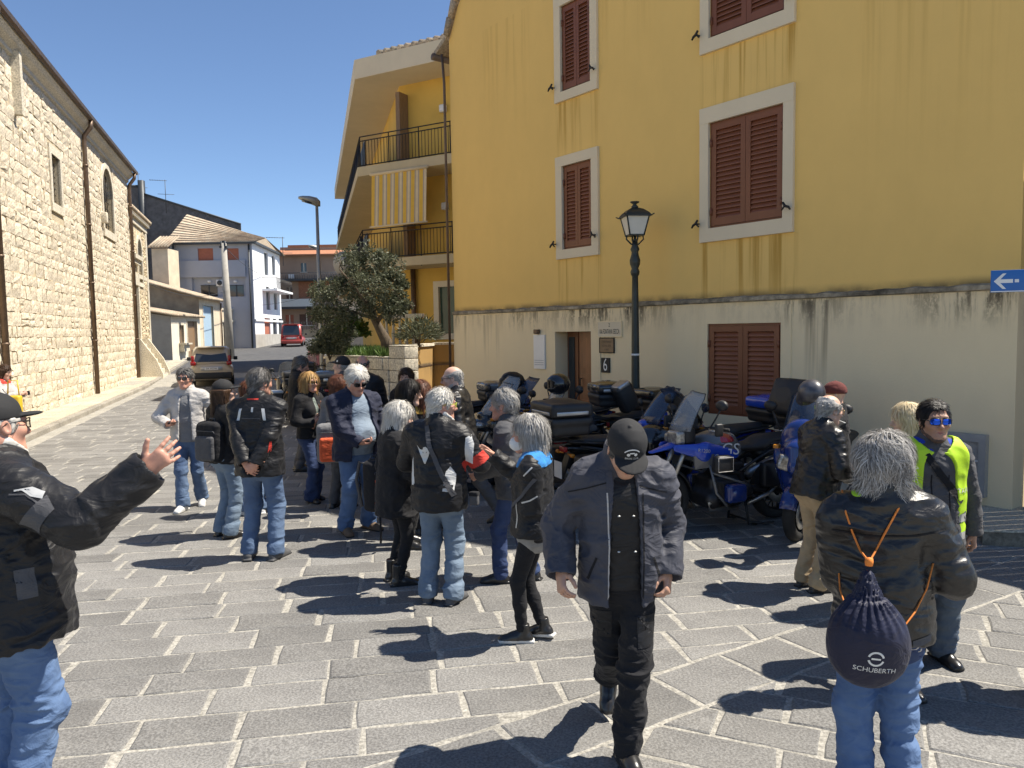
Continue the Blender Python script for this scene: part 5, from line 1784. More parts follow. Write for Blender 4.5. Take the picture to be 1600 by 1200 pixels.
# grass on the planter
rgx = random.Random(2)
def grass_pt():
 a, b = rgx.random(), rgx.random()*.5
 p = (PA.lerp(PB, a)).lerp(PE.lerp(PF, a), b)
 return Vector((p.x, p.y+.25, 1.42)), Vector((0, 0, 1.3))
P, F = leaf_cloud(5200, grass_pt, .30, rgx, -.3, .05)
o = link('grass', np_mesh('grass', [(P, F)], [M_GRASS], False)); tag(o, 'green grass and weeds growing along the planter top', 'grass', kind='stuff')
def shrub(px, py, D, r, n, label, m, size=.16, zbase=None, asp=.12):
 q = at_depth(px, py, D)
 rt = empty('shrub', q, 0, label, 'shrub')
 def f():
  d = Vector((ro.gauss(0, 1), ro.gauss(0, .7), abs(ro.gauss(0, .8)))).normalized()
  return d*r*ro.random()**.5, d*1.5
 P, F = leaf_cloud(n, f, size, ro, -.2, asp); link('foliage', np_mesh('foliage', [(P, F)], [m], False), rt)
 mb = MB()
 for i in range(6): mb.tube([(0, 0, -.2), (ro.uniform(-.5, .5)*r, ro.uniform(-.3, .3)*r, r*.6)], [.02, .008], 5)
 mb.build('stem', M_BARK, rt)
shrub(655, 530, 20.3, .55, 900, 'spiky rosemary shrub on top of the ochre boundary wall', M_OLIVE, .22, asp=.07)
shrub(545, 525, 33, .9, 900, 'bright green shrub lit by sun behind the olive tree', M_GRASS, .2, asp=.35)
shrub(515, 552, 21.8, .55, 800, 'dark low shrub at the left end of the planter', M_OLIVE, .14, asp=.2)

# ------------------------------------------------------------------ buildings closing the street
D_ = 96
EB = Wall(xy(441, D_), xy(560, D_))
eb = EB.empty('apartment_block', 'distant brick and pinkish plaster apartment block closing the street', 'building')
M_PINK = mat('pink_plaster', (0.40, 0.28, 0.20), .9, var=.12, vscale=.4); M_BRICK = mat('red_brick', (0.36, 0.16, 0.09), .9, var=.2, vscale=8); M_TAN = mat('tan_stone', (0.44, 0.33, 0.21), .9, var=.15, vscale=1)
def er(*b): return EB.rect(*b)
ztop = er(450, 397, 460, 400)[3]; zm1 = er(450, 428, 460, 440); zb = er(450, 468, 460, 483)
holes = [er(470, 411, 479, 425), er(447, 449, 457, 468), er(446, 492, 459, 509), er(468, 491, 490, 508)]
mb = MB(); wall_faces(mb, 0, EB.L, 0, ztop, holes, .3); mb.build('wall', M_PINK, eb, fix=False)
mb = MB(); mb.box((0, .4, ztop), (EB.L, 8, ztop+.9)); mb.box((0, .3, 0), (EB.L, 9, ztop)); mb.build('core', M_PINK, eb)
mb = MB(); mb.raw([(-.4, -.8, ztop-.1), (EB.L, -.8, ztop-.1), (EB.L, .4, ztop+.55), (-.4, .4, ztop+.55), (-.4, -.8, ztop-.25), (EB.L, -.8, ztop-.25)], [(0, 1, 2, 3), (4, 5, 1, 0)]); mb.box((1, .3, ztop+.9), (EB.L, 8.5, ztop+1.15)); mb.build('roof', mat('clay_tile', (.45, .2, .11), .9, var=.15), eb)
for i, h in enumerate(holes):
 mb = MB(); mb.box((h[0], .12, h[2]), (h[1], .2, h[3])); wo = mb.build('window', M_GLASSD if i in (0,) else M_TERR if i == 2 else mat('brown_window', (.12, .06, .04), .6, var=.2), eb)
 mb = MB(); mb.box(((h[0]+h[1])/2-.06, .08, h[2]), ((h[0]+h[1])/2+.06, .118, h[3])); mb.box((h[0]-.1, -.05, h[2]-.1), (h[1]+.1, .1, h[2])); mb.build('frame', M_WHITE, wo)
a = er(467, 440, 500, 468); mb = MB(); mb.box((a[0], -.06, a[2]), (EB.L, -.004, a[3])); mb.build('brick_panel', M_BRICK, eb)
mb = MB(); mb.box((-.2, -1.5, zm1[2]), (EB.L, -.004, zm1[2]+.25)); mb.box((-.2, -1.5, zb[2]), (EB.L, -.004, zb[2]+.25)); mb.build('balcony_slab', M_SLATE, eb)
mb = MB(); mb.box((-.2, -1.5, zb[2]+.26), (4.6, -1.42, zb[3])); mb.build('balcony_panel', mat('frosted_panel', (.6, .62, .58), .4, var=.05), eb)
mb = MB()
for i in range(30): mb.tube([(-.1+i*.3, -1.45, zm1[2]+.25), (-.1+i*.3, -1.45, zm1[3])], .03, 4)
mb.tube([(-.2, -1.45, zm1[3]), (EB.L, -1.45, zm1[3])], .04, 5); mb.build('railing', M_SLATE, eb)
a = er(453, 429, 461, 436); mb = MB(); mb.rbox((a[0], -.7, a[2]), (a[1], -.3, a[3]), .05); mb.build('air_conditioner', M_WHT, eb)
mb = MB(); a = er(441, 483, 500, 510); mb.box((0, -.03, gz(D_)-1), (EB.L, -.002, a[3]+.0)); mb.build('ground_floor', M_TAN, eb) if False else None
fw = empty('garden_wall', EB.at(0, -6, 0), EB.rz, 'low tan block wall with railing at the far end of the street', 'wall')
a = EB.px(470, 513)[1]
mb = MB(); mb.box((-1, 0, 0), (EB.L, .3, a-.2)); mb.build('wall', M_TAN, fw)
mb = MB()
for i in range(34): mb.tube([(-1+i*.3, .15, a-.2), (-1+i*.3, .15, a+.7)], .02, 4)
mb.tube([(-1, .15, a+.7), (EB.L, .15, a+.7)], .03, 4); mb.build('railing', M_SLATE, fw)
# pale low building seen under the tree
A, B = xy(535, 66), xy(640, 60)
Wt = Wall(A, B)
o1 = Wt.rect(558, 508, 583, 522)
W5, r5 = simple_house('roadside_house', A, B, 6, 5.0, M_CREAM, 'pale roadside house glimpsed under the olive branches', openings=((*o1, 'window', M_GLASSD),))
mb = MB(); tiled_edge(mb, -.2, W5.L+.2, -.4, 5.0, 6, 6.5, .14, .5); mb.build('roof', M_TILE, r5)
# ------------------------------------------------------------------ people: builder
def V3(*a): return np.array(a, dtype=float)
def rotm(axis, deg): return np.array(Matrix.Rotation(R(deg), 3, axis))
CAPM = mat('black_cap_cloth', (0.014, 0.014, 0.015), .85, var=.1, bump=.2, bscale=140, bdist=.003)
def skin(n, c): return mat(n, c, .5, var=.10, vscale=14, bump=.12, bscale=120, bdist=.003, spec=.4)
SK1 = skin('skin_tan', (0.50, 0.285, 0.195)); SK2 = skin('skin_fair', (0.60, 0.37, 0.275)); SK3 = skin('skin_red', (0.53, 0.27, 0.19)); SK4 = skin('skin_brown', (0.40, 0.22, 0.145))
def cloth(n, c, rough=.75, var=.14, bump=.25, bs=90, sheen=.04, c2=None, vs=7): return mat(n, c, rough, var=var, vscale=vs, bump=bump, bscale=bs, sheen=sheen, color2=c2, bdist=.004, fold=.38, spec=.3)
BLK = cloth('black_nylon', (0.011, 0.011, 0.0125), .5); BLK2 = cloth('black_cloth', (0.012, 0.012, 0.014), .85); NAVY = cloth('navy_cloth', (0.016, 0.020, 0.042), .75)
LEA = mat('black_leather', (0.013, 0.012, 0.0115), .36, var=.25, vscale=9, bump=.35, bscale=45, bdist=.006, spec=.5, fold=.26)
CHAR = cloth('charcoal_cloth', (0.055, 0.057, 0.072), .65); LGREY = cloth('light_grey_cloth', (0.44, 0.42, 0.40), .7); MGREY = cloth('mid_grey_cloth', (0.17, 0.17, 0.175), .8); DGREY = cloth('dark_grey_cloth', (0.075, 0.075, 0.08), .8)
DEN = cloth('blue_denim', (0.135, 0.195, 0.295), .95, bump=.4, bs=160, sheen=0, c2=(0.055, 0.09, 0.17), vs=2.4); DEN2 = cloth('light_denim', (0.21, 0.27, 0.34), .95, bump=.4, bs=160, sheen=0, c2=(0.095, 0.14, 0.205), vs=2.6)
DEN3 = cloth('dark_denim', (0.045, 0.07, 0.15), .95, bump=.4, bs=160, sheen=0, c2=(0.025, 0.04, 0.10), vs=3.2); DENB = cloth('bright_denim', (0.14, 0.215, 0.355), .95, bump=.4, bs=160, sheen=0, c2=(0.06, 0.11, 0.225), vs=2.4)
BEI = cloth('beige_twill', (0.42, 0.315, 0.19), .9); TEE = cloth('blue_grey_cotton', (0.20, 0.25, 0.31), .9); HIVIS = mat('hi_vis_yellow', (0.50, 0.78, 0.02), .6, var=.06, vscale=5, bump=.1, bscale=90, emit=None)
REFL = mat('reflective_tape', (0.52, 0.52, 0.50), .35, .2, var=.08, vscale=30); REDC = cloth('red_cloth', (0.55, 0.045, 0.03), .7); ORNG = cloth('orange_red_cloth', (0.62, 0.10, 0.035), .7)
WHT = cloth('white_cloth', (0.66, 0.66, 0.64), .8); BLUEC = cloth('royal_blue_cloth', (0.02, 0.06, 0.42), .8); SOLE_W = mat('white_rubber', (0.6, 0.59, 0.56), .7, var=.1); SOLE_B = mat('black_rubber', (0.02, 0.02, 0.02), .8, var=.2)
BROWNL = mat('brown_suede', (0.15, 0.10, 0.065), .9, var=.2); BLKL = mat('black_shoe_leather', (0.018, 0.017, 0.017), .3, var=.2, spec=.6); GREYL = mat('grey_shoe', (0.07, 0.07, 0.072), .7, var=.2); SNEAK = cloth('white_sneaker', (0.55, 0.55, 0.55), .7)
def hairm(n, c, c2):
 m = bpy.data.materials.new(n); m.use_nodes = True
 N = m.node_tree.nodes; L = m.node_tree.links; b = N['Principled BSDF']
 ge = N.new('ShaderNodeNewGeometry'); cr = N.new('ShaderNodeValToRGB'); cr.color_ramp.elements[0].color = (*c2, 1); cr.color_ramp.elements[1].color = (*c, 1)
 L.new(ge.outputs['Random Per Island'], cr.inputs[0]); L.new(cr.outputs[0], b.inputs['Base Color'])
 b.inputs['Roughness'].default_value = .5; b.inputs['Specular IOR Level'].default_value = .22
 return m
H_WHITE = hairm('white_hair', (0.68, 0.65, 0.59), (0.46, 0.44, 0.40)); H_GREY = hairm('grey_hair', (0.46, 0.44, 0.41), (0.20, 0.19, 0.175)); H_SALT = hairm('salt_pepper_hair', (0.20, 0.19, 0.18), (0.045, 0.042, 0.04))
H_BLOND = hairm('blond_hair', (0.50, 0.31, 0.12), (0.26, 0.145, 0.055)); H_PBLOND = hairm('pale_blond_hair', (0.78, 0.67, 0.46), (0.55, 0.43, 0.25)); H_BLACK = hairm('black_hair', (0.022, 0.018, 0.016), (0.008, 0.007, 0.007))
H_BROWN = hairm('brown_hair', (0.085, 0.045, 0.025), (0.035, 0.02, 0.012)); H_AUB = hairm('auburn_hair', (0.17, 0.065, 0.035), (0.07, 0.028, 0.018))
LENS = mat('dark_lens', (0.012, 0.010, 0.010), .08, var=0, spec=.8); LENSB = mat('blue_mirror_lens', (0.015, 0.10, 0.75), .12, .75, var=0); LENSC = mat('clear_lens', (0.55, 0.5, 0.45), .1, var=0, alpha=.3); FRAMEM = mat('glasses_frame', (0.02, 0.018, 0.018), .35, var=0)
LIP = mat('lip', (0.42, 0.16, 0.13), .45, var=.05); BROWH = mat('eyebrow_dark', (0.05, 0.035, 0.03), .8, var=0); BROWG = mat('eyebrow_grey', (0.32, 0.29, 0.26), .8, var=0); EYEW = mat('eye_white', (0.72, 0.68, 0.64), .25, var=0); EYED = mat('eye_iris', (0.04, 0.028, 0.02), .15, var=0)

CACHE = {}
def head_geo(res, fem=False, fat=0.0):
 key = ('head', round(res, 4), fem, fat)
 if key in CACHE: return CACHE[key]
 g = SDF((-.11, -.15, -.25), (.11, .15, .15), res)
 j = .92 if fem else 1.0
 g.ell((0, -.014, .035), (.077, .096, .086), 0)
 g.ell((0, .028, -.03), (.061*j + fat*.006, .068, .085), .03)
 g.cone((.046*j, -.005, -.062), (.012, .068, -.098), .024 + fat*.006, .022, .03); g.cone((-.046*j, -.005, -.062), (-.012, .068, -.098), .024 + fat*.006, .022, .03)
 g.cone((-.012, .072, -.098), (.012, .072, -.098), .021, .021, .02)
 g.cone((0, -.028, -.05), (0, -.045, -.25), .056*(.88 if fem else 1) + fat*.008, .062*(.88 if fem else 1) + fat*.01, .03)
 if fat > .5: g.ell((0, .03, -.115), (.045, .04, .03), .04)
 g.cone((-.036, .079, .026), (.036, .079, .026), .0155, .0155, .02)
 for s in (-1, 1):
  g.ell((s*.046, .062, -.022), (.022, .022, .02), .03)
  g.ell((s*.033, .102, .004), (.019, .018, .013), .012, '-')
  g.ell((s*.033, .084, .003), (.0155, .012, .012), .006)
  g.cone((s*.0095, .100, -.036), (s*.013, .094, -.038), .0085, .0075, .008)
  # ears
  M = np.array(Matrix.Rotation(R(-18*s), 3, 'Z') @ Matrix.Rotation(R(12), 3, 'X'))
  g.ell((s*.079, -.008, -.008), (.0085, .019, .032), .006, '+', M)
  g.ell((s*.087, -.004, -.006), (.006, .010, .019), .004, '-', M)
 g.cone((0, .091, .012), (0, .116, -.030), .0085, .0115, .012)
 g.cone((0, .116, -.030), (0, .098, -.042), .0105, .007, .008)
 g.cone((-.020, .084, -.060), (.020, .084, -.060), .0085, .0085, .01); g.cone((-.016, .0845, -.0725), (.016, .0845, -.0725), .0095, .0095, .008)
 g.cone((-.023, .094, -.0655), (.023, .094, -.0655), .0028, .0028, .003, '-')
 g.cut((0, 0, -.235), (0, 0, -1))
 CACHE[key] = g.mesh()
 return CACHE[key]

def hand_geo(res, curl=.35, spread=.15, point=0.0, thumb=.5):
 """right hand: wrist at origin, fingers +Y, thumb +X... palm faces -Z"""
 key = ('hand', round(res, 4), curl, spread, point, thumb)
 if key in CACHE: return CACHE[key]
 g = SDF((-.09, -.075, -.11), (.10, .20, .05), res)
 g.cone((0, -.075, 0), (0, .015, 0), .031, .029, .01, '+', (0, 0, 1), .75)
 g.cone((.018, .03, 0), (.022, .085, 0), .020, .017, .015, '+', (0, 0, 1), .72)
 g.cone((-.012, .025, 0), (-.018, .083, 0), .021, .017, .015, '+', (0, 0, 1), .72)
 g.cone((.002, .03, 0), (.002, .088, 0), .022, .016, .015, '+', (0, 0, 1), .72)
 rm = max(res*1.15, .0088)
 for i, (x, L) in enumerate(((.030, .071), (.0105, .079), (-.0095, .073), (-.0285, .057))):
  c = curl * (1 + .12*i)
  if i == 0 and point: c = curl*(1-point)
  a = spread * (1.2 - i*.8)
  p = V3(x, .082 - (.006 if i == 3 else 0), 0); ang = 0
  r = rm * (1 if i < 3 else .9)
  for k, (fr, bend) in enumerate(((.46, 62), (.30, 75), (.24, 48))):
   ang += R(bend)*c
   d = V3(math.sin(a)*math.cos(ang), math.cos(a)*math.cos(ang), -math.sin(ang))
   q = p + d*L*fr
   g.cone(p, q, r, r*.93, .004); p = q; r *= .93
 t0 = V3(.022, .012, -.006); d = V3(.62, .72, -.30 - .3*thumb); d /= np.linalg.norm(d)
 t1 = t0 + d*.040
 d2 = V3(.45 - .35*thumb, .85, -.25 - .35*thumb); d2 /= np.linalg.norm(d2); t2 = t1 + d2*.034
 d3 = V3(.25 - .4*thumb, .9, -.2 - .3*thumb); d3 /= np.linalg.norm(d3); t3 = t2 + d3*.024
 g.cone(t0, t1, .0165, .0135, .012); g.cone(t1, t2, max(rm, .0118), max(rm, .0108), .006); g.cone(t2, t3, max(rm, .0105), max(rm*.95, .0092), .004)
 CACHE[key] = g.mesh()
 return CACHE[key]

def ik(a, b, l1, l2, hint):
 d = b - a; L = np.linalg.norm(d)
 if L > (l1+l2)*.995: b = a + d/L*(l1+l2)*.995; d = b-a; L = np.linalg.norm(d)
 u = d/L
 x = (l1*l1 - l2*l2 + L*L)/(2*L); h = math.sqrt(max(0, l1*l1 - x*x))
 p = hint - u*(hint @ u); n = np.linalg.norm(p)
 p = p/n if n > 1e-6 else V3(0, -1, 0)
 return a + u*x + p*h, b

def strands(V, Q, n, region, flow, length, width, rnd, lift=.006, wild=.25, segs=4, wave=0.0):
 """ribbons of hair rooted on a hair mesh (head space), combed along flow(p)"""
 nr = np.zeros_like(V)
 fn = np.cross(V[Q[:, 2]] - V[Q[:, 0]], V[Q[:, 3]] - V[Q[:, 1]])
 for i in range(4): np.add.at(nr, Q[:, i], fn)
 nr /= np.linalg.norm(nr, axis=1)[:, None] + 1e-12
 out = ((V - V3(0, -.016, .0)) * nr).sum(1)
 if np.median(out) < 0: nr = -nr
 ok = np.array([i for i in range(len(V)) if region(V[i], nr[i])])
 if len(ok) == 0: return np.zeros((0, 3)), np.zeros((0, 4), int)
 pick = ok[rnd.integers(0, len(ok), n)]
 p = V[pick] + rnd.normal(size=(n, 3))*.003; N = nr[pick]
 L = (length*rnd.uniform(.5, 1.35, n))[:, None]; w = (width*rnd.uniform(.6, 1.4, n))[:, None]
 f = np.array([flow(q) for q in p]); f /= np.linalg.norm(f, axis=1)[:, None] + 1e-9
 cl = np.stack([vnoise(p*26, 11), vnoise(p*26 + 5.5, 12), vnoise(p*26 + 9.1, 13)], 1)
 f = f + rnd.normal(size=(n, 3))*wild*.3 + cl*wild*2.2
 ph = 3*vnoise(p*14, 17)
 lf = lift*rnd.uniform(.1, 1.6, n)[:, None]
 rows = []
 for k in range(segs+1):
  t = f - N*(f*N).sum(1)[:, None]; t /= np.linalg.norm(t, axis=1)[:, None] + 1e-9
  sd = np.cross(N, t)
  ww = w*(1 - .8*(k/segs)**2)
  q = p + N*(.001 + lf*math.sin(min(1.0, k/segs)*2.2))
  rows.append(np.stack([q + sd*ww, q - sd*ww], 1))
  p = p + t*L/segs
  # follow the rounded skull while above the ears, then hang
  c = (p - V3(0, -.016, .03)); c /= np.linalg.norm(c, axis=1)[:, None] + 1e-9
  up = np.clip((p[:, 2:3] + .02)/.06, 0, 1)*.75
  N = N*(1-up) + c*up; N /= np.linalg.norm(N, axis=1)[:, None] + 1e-9
  f = t + V3(0, 0, -.10)*k + rnd.normal(size=(n, 3))*wild*.25 + sd*(wave*np.sin(k*1.7 + ph))[:, None]
 P = np.stack(rows, 1).reshape(-1, 3)
 m = 2*(segs+1)
 F = []
 for k in range(segs):
  o = np.arange(n)*m + 2*k
  F.append(np.stack([o, o+1, o+3, o+2], 1))
 return P, np.concatenate(F)

class Person:
 def __init__(s, label, at, top=None, D=None, H=None, face=0.0, W=1.0, dep=1.0, belly=0.0, lean=0, side=0, twist=0, hyaw=0, hpitch=0, htilt=0,
                 sk=SK1, fem=False, fat=0.0, hs=1.0, stance=.10, shoulder=.185):
  s.fem, s.sk, s.W, s.dep, s.belly, s.fat = fem, sk, W, dep, belly, fat
  if D is None:
   g = on_ground(*at); s.loc = Vector((g.x, g.y, 0)); D = g.y
  else:
   g = at_depth(at[0], at[1], D); s.loc = Vector((g.x, g.y, 0))
  s.D = D
  if H is None: H = at_depth(top[0], top[1], D).z - gz(D) + .005
  s.H = H; s.k = H/1.765
  s.face = face
  s.loc.z = gz(D)
  s.rz = -R(face)
  s.root = empty('person', s.loc, s.rz, label, 'person')
  s.res = min(.013, max(.0052, D*.00135))
  s.rnd = np.random.default_rng(int(abs(at[0]*13 + at[1]*7)) + 1)
  k = s.k
  s.pel = V3(0, 0, .95)*k
  T = rotm('X', -lean) @ rotm('Y', side) @ rotm('Z', -twist)
  s.T = T
  s.tw = lambda p: s.pel + T @ (V3(*p)*k - s.pel)
  s.nY = T @ V3(0, 1, 0)
  sx = shoulder*(W if W > 1 else (1+W)/2)
  s.sh = {'L': s.tw((-sx, -.01, 1.415)), 'R': s.tw((sx, -.01, 1.415))}
  s.hip = {'L': s.pel + V3(-.092, 0, -.03)*k, 'R': s.pel + V3(.092, 0, -.03)*k}
  s.neck = s.tw((0, -.012, 1.50))
  Hm = T @ rotm('Z', -hyaw) @ rotm('X', -hpitch) @ rotm('Y', htilt)
  s.Hm = Hm
  s.hs = hs*(.5 + .5*k)*1.03
  s.hc = s.tw((0, -.008, 1.53)) + Hm @ (V3(0, .035, .117)*s.hs)
  s.arm = {}; s.leg = {}
  s.stance = stance
  s.body_parts = []
 def loc_pt(s, px, py, D):
  """a pixel at a depth in the person's own coordinates"""
  w = at_depth(px, py, D) - s.loc
  c, n = math.cos(-s.rz), math.sin(-s.rz)
  return V3(w.x*c - w.y*n, w.x*n + w.y*c, w.z)
 def set_arm(s, side, wrist=None, hint=None, hdir=None, palm=None, curl=.35, spread=.12, point=0., thumb=.5, l1=.29, l2=.255):
  k = s.k; sg = -1 if side == 'L' else 1
  a = s.sh[side]
  if wrist is None: wrist = a + s.T @ (V3(sg*.075, .03, -.53)*k)
  elif len(wrist) == 4: wrist = s.loc_pt(*wrist[1:])
  else: wrist = V3(*wrist)*k
  hint = V3(*hint) if hint is not None else V3(sg*.5, -1, -.2)
  e, w = ik(a, wrist, l1*k, l2*k, hint)
  fd = (w-e)/np.linalg.norm(w-e)
  hd = V3(*hdir) if hdir is not None else fd + V3(0, .12, 0)
  hd = hd/np.linalg.norm(hd)
  pn = V3(*palm) if palm is not None else V3(-sg, .15, 0)
  pn = pn - hd*(pn @ hd); pn /= np.linalg.norm(pn)
  s.arm[side] = (a, e, w, hd, pn, curl, spread, point, thumb)
 def set_leg(s, side, ankle=None, hint=(0, 1, 0), fdir=None, pitch=0.0):
  sg = -1 if side == 'L' else 1; k = s.k
  if ankle is None: ankle = (sg*s.stance, -.02, .085)
  if ankle[0] == 'w': a = s.loc_pt(*ankle[1:])
  else: a = V3(*ankle)*k
  kn, a2 = ik(s.hip[side], a, .44*k, .415*k, V3(*hint))
  fd = V3(*(fdir or (sg*.22, 1, 0))); fd /= np.linalg.norm(fd)
  s.leg[side] = (s.hip[side], kn, a2, fd, pitch)
 def grid(s, pts, pad, res=None):
  P = np.array(pts)
  return SDF(P.min(0) - pad, P.max(0) + pad, res or s.res)
 # ---- torso volume shared by body, shirts and jackets
 def torso(s, g, pad, k_=.05, lo=.90):
  q, W, t = s.k, s.W, s.tw
  n = s.nY
  fw = .94 if s.fem else 1.0
  g.cone(t((0, .0, lo)), t((0, .005, 1.12)), (.165*W*(1.03 if s.fem else 1) + pad)*q, (.152*W*fw + pad)*q, k_, '+', n, .74*s.dep)
  g.cone(t((0, .005, 1.12)), t((0, .0, 1.30)), (.152*W*fw + pad)*q, (.176*W*fw + pad)*q, k_, '+', n, .66*s.dep)
  w2 = .125*(W+1)/2
  g.cone(t((-w2, -.012, 1.415)), t((w2, -.012, 1.415)), (.062+pad)*q, (.062+pad)*q, k_)
  for sg in (-1, 1): g.cone(t((0, -.02, 1.50)), t((sg*.13, -.012, 1.445)), (.05+pad*.6)*q, (.05+pad*.8)*q, k_)
  if s.belly: g.ell(t((0, .05 + .05*s.belly, 1.06)), V3(.135*W+pad, .09+.06*s.belly+pad, .15+pad)*q, .08)
  if s.fem: 
   for sg in (-1, 1): g.ell(t((sg*.075, .085, 1.27)), V3(.07+pad*.6, .06+pad*.6, .065+pad*.6)*q, .05)
 def sleeves(s, g, pad, up=.058, el=.05, wr=.040, upto=1.0, k_=.035):
  q = s.k
  for sd in s.arm:
   a, e, w = s.arm[sd][:3]
   g.cone(a, e, (up+pad)*q, (el+pad)*q, k_)
   w2 = e + (w-e)*upto
   g.cone(e, w2, (el+pad)*q, (wr+pad)*q, .02)
 def legs(s, g, th=.086, kn=.062, cf=.058, an=.048, k_=.03, upto=1.0):
  q = s.k
  for sd in s.leg:
   h, k, a = s.leg[sd][:3]
   g.cone(h, k, th*q, kn*q, k_)
   m = k + (a-k)*.45 
   g.cone(k, m, kn*q, cf*q, .02); g.cone(m, k + (a-k)*upto, cf*q, an*q, .02)
 def add(s, name, mesh, m, mats=None, mi=None, label=None):
  V, Q = mesh
  me = np_mesh(name, [(V, Q)], mats or [m])
  if mi is not None: me.polygons.foreach_set('material_index', mi)
  o = link(name, me, s.root)
  if label: o['label'] = label
  return o
 def finish_pose(s):
  for sd in 'LR':
   if sd not in s.arm: s.set_arm(sd)
   if sd not in s.leg: s.set_leg(sd)
 # ---- skin
 def body(s, hands=True, face=True, bare=()):
  s.finish_pose()
  parts = []
  hr = min(.008, max(.0036, s.D*.00095))
  V, Q = head_geo(hr, s.fem, s.fat)
  parts.append(((s.Hm @ (V*s.hs).T).T + s.hc, Q))
  if hands:
   for sd in 'LR':
    a, e, w, hd, pn, curl, spread, point, thumb = s.arm[sd]
    V, Q = hand_geo(min(.009, max(.0042, s.D*.001)), curl, spread, point, thumb)
    z = -pn; x = np.cross(hd, z)
    V = V.copy()
    thumb_x = x
    # right hand: thumb towards +X when fingers +Y and palm -Z ... mirrored for the left
    if sd == 'R': V[:, 0] *= -1; Q = Q[:, ::-1]
    sc = s.k*(.93 if s.fem else 1.04)
    V = V*sc
    parts.append((V[:, :1]*x + V[:, 1:2]*hd + V[:, 2:3]*z + w, Q))
  pts = [s.neck, s.pel - V3(0, 0, .15)] + [p for sd in s.arm for p in s.arm[sd][:3]] + [p for sd in s.leg for p in s.leg[sd][:3]]
  g = s.grid(pts, .22, .02)
  s.torso(g, -.014, lo=1.0)
  s.sleeves(g, -.016, upto=1.02); s.legs(g, .066, .05, .043, .036)
  g.cone(s.neck - V3(0, 0, .04), s.hc + s.Hm @ (V3(0, -.03, -.1)*s.hs), .05*s.k, .046*s.k, .02)
  parts.append(g.mesh())
  me = np_mesh('body', [(p[0], p[1]) for p in parts], [s.sk])
  o = link('body', me, s.root)
  return o
 def hmat(s):
  M = Matrix(s.Hm.tolist()).to_4x4() @ Matrix.Scale(s.hs, 4); M.translation = Vector(s.hc); return M
 def facial(s, eyes=True, brow=BROWH, lips=True):
  M = s.hmat()
  if eyes:
   for sg in (-1, 1):
    mb = MB(); mb.M = M; mb.use(EYEW)
    T = Matrix.Translation((sg*.033, .0895, .003)) @ Matrix.Diagonal((1.25, .55, .62, 1))
    mb.lathe([(0, -.0105), (.006, -.009), (.0105, 0), (.006, .009), (0, .0105)], 10, T, cap=False)
    mb.use(EYED); mb.lathe([(0, -.0035), (.0045, -.0025), (.0045, .0025), (0, .0035)], 8, Matrix.Translation((sg*.033, .0945, .003)) @ Matrix.Rotation(R(90), 4, 'X'), cap=False)
    o = mb.build('eye', None, s.root)
  if brow:
   for sg in (-1, 1):
    mb = MB(); mb.M = M; mb.tube([(sg*.016, .0975, .024), (sg*.034, .0965, .029), (sg*.052, .084, .024)], [.0032, .0042, .002], 6); mb.build('eyebrow', brow, s.root)
  if lips:
   mb = MB(); mb.M = M
   mb.tube([(-.021, .0895, -.0645), (-.008, .0935, -.0605), (0, .0935, -.0615), (.008, .0935, -.0605), (.021, .0895, -.0645)], [.001, .0032, .003, .0032, .001], 6)
   mb.tube([(-.019, .090, -.066), (0, .0945, -.0725), (.019, .090, -.066)], [.001, .0042, .001], 6); mb.build('lips', LIP, s.root)
 # ---- clothing
 def shirt(s, m, name='shirt', pad=.004, high=False, hem=.86, sleeves=False):
  g = s.grid([s.neck, s.pel, s.sh['L'], s.sh['R'], *( [s.arm[q][1] for q in s.arm] if sleeves else [])], .26)
  s.torso(g, pad)
  if sleeves: s.sleeves(g, .004, upto=.1 if sleeves == 'short' else 1)
  up = s.Hm[:, 2]*.5 + s.T[:, 2]*.5
  if high: g.cone(s.neck - V3(0, 0, .03), s.neck + up*.06*s.k, .074*s.k, .066*s.k, .015)
  g.cut(s.pel + V3(0, 0, (hem-.95)*s.k), (0, 0, -1))
  g.cone(s.neck + up*.02, s.neck + up*.25, .060*s.k, .062*s.k, .006, '-')
  g.wrinkle(.004, (7, 7, 12), 5)
  return s.add(name, g.mesh(), m)
 def jacket(s, m, name='jacket', pad=.024, hem=.80, flare=.012, open_=0.0, collar=.05, wr=.0085, sleeve=1.0, hood=False, cuff=True, seed=1, slv=(.056, .048, .040), kx=.05, scale=(8, 8, 15), res=None, cpad=0.0):
  q = s.k
  pts = [s.neck, s.pel - V3(0, 0, .2), s.sh['L'], s.sh['R']] + [p for sd in s.arm for p in s.arm[sd][:3]]
  g = s.grid(pts, .24, res)
  s.torso(g, pad, kx, lo=.93)
  t = s.tw; up = s.T[:, 2]
  zc = min(hem + .02, .90)
  g.cone(t((0, 0, zc)), t((0, 0, 1.08)), (.168*s.W + pad + flare)*q, (.155*s.W + pad)*q, .05, '+', s.nY, .76*s.dep)
  cb = t((0, 0, hem))
  g.cut(cb, -up, .012)
  s.sleeves(g, pad*.72, *slv, upto=sleeve)
  g.wrinkle(wr, scale, seed)
  if open_:
   # front opening: a wedge from hem to neck
   for z0, z1, w0, w1 in ((hem-.1, 1.2, open_*1.15, open_*.95), (1.2, 1.52, open_*.95, open_*.55)):
    for f in np.linspace(0, 1, 9)[:-1]:
     a = t((0, .17, z0 + (z1-z0)*f)); b = t((0, .17, z0 + (z1-z0)*(f+.13)))
     w = (w0 + (w1-w0)*f)
     Mx = np.array([s.T[:, 0], s.T[:, 1], s.T[:, 2]]).T
     g.box((a+b)/2, V3(w*q, .19*q + .1*s.belly, (z1-z0)*.075*q + .012), .015, .012, '-', Mx)
  nk = s.neck
  up2 = s.Hm[:, 2]*.35 + up*.65
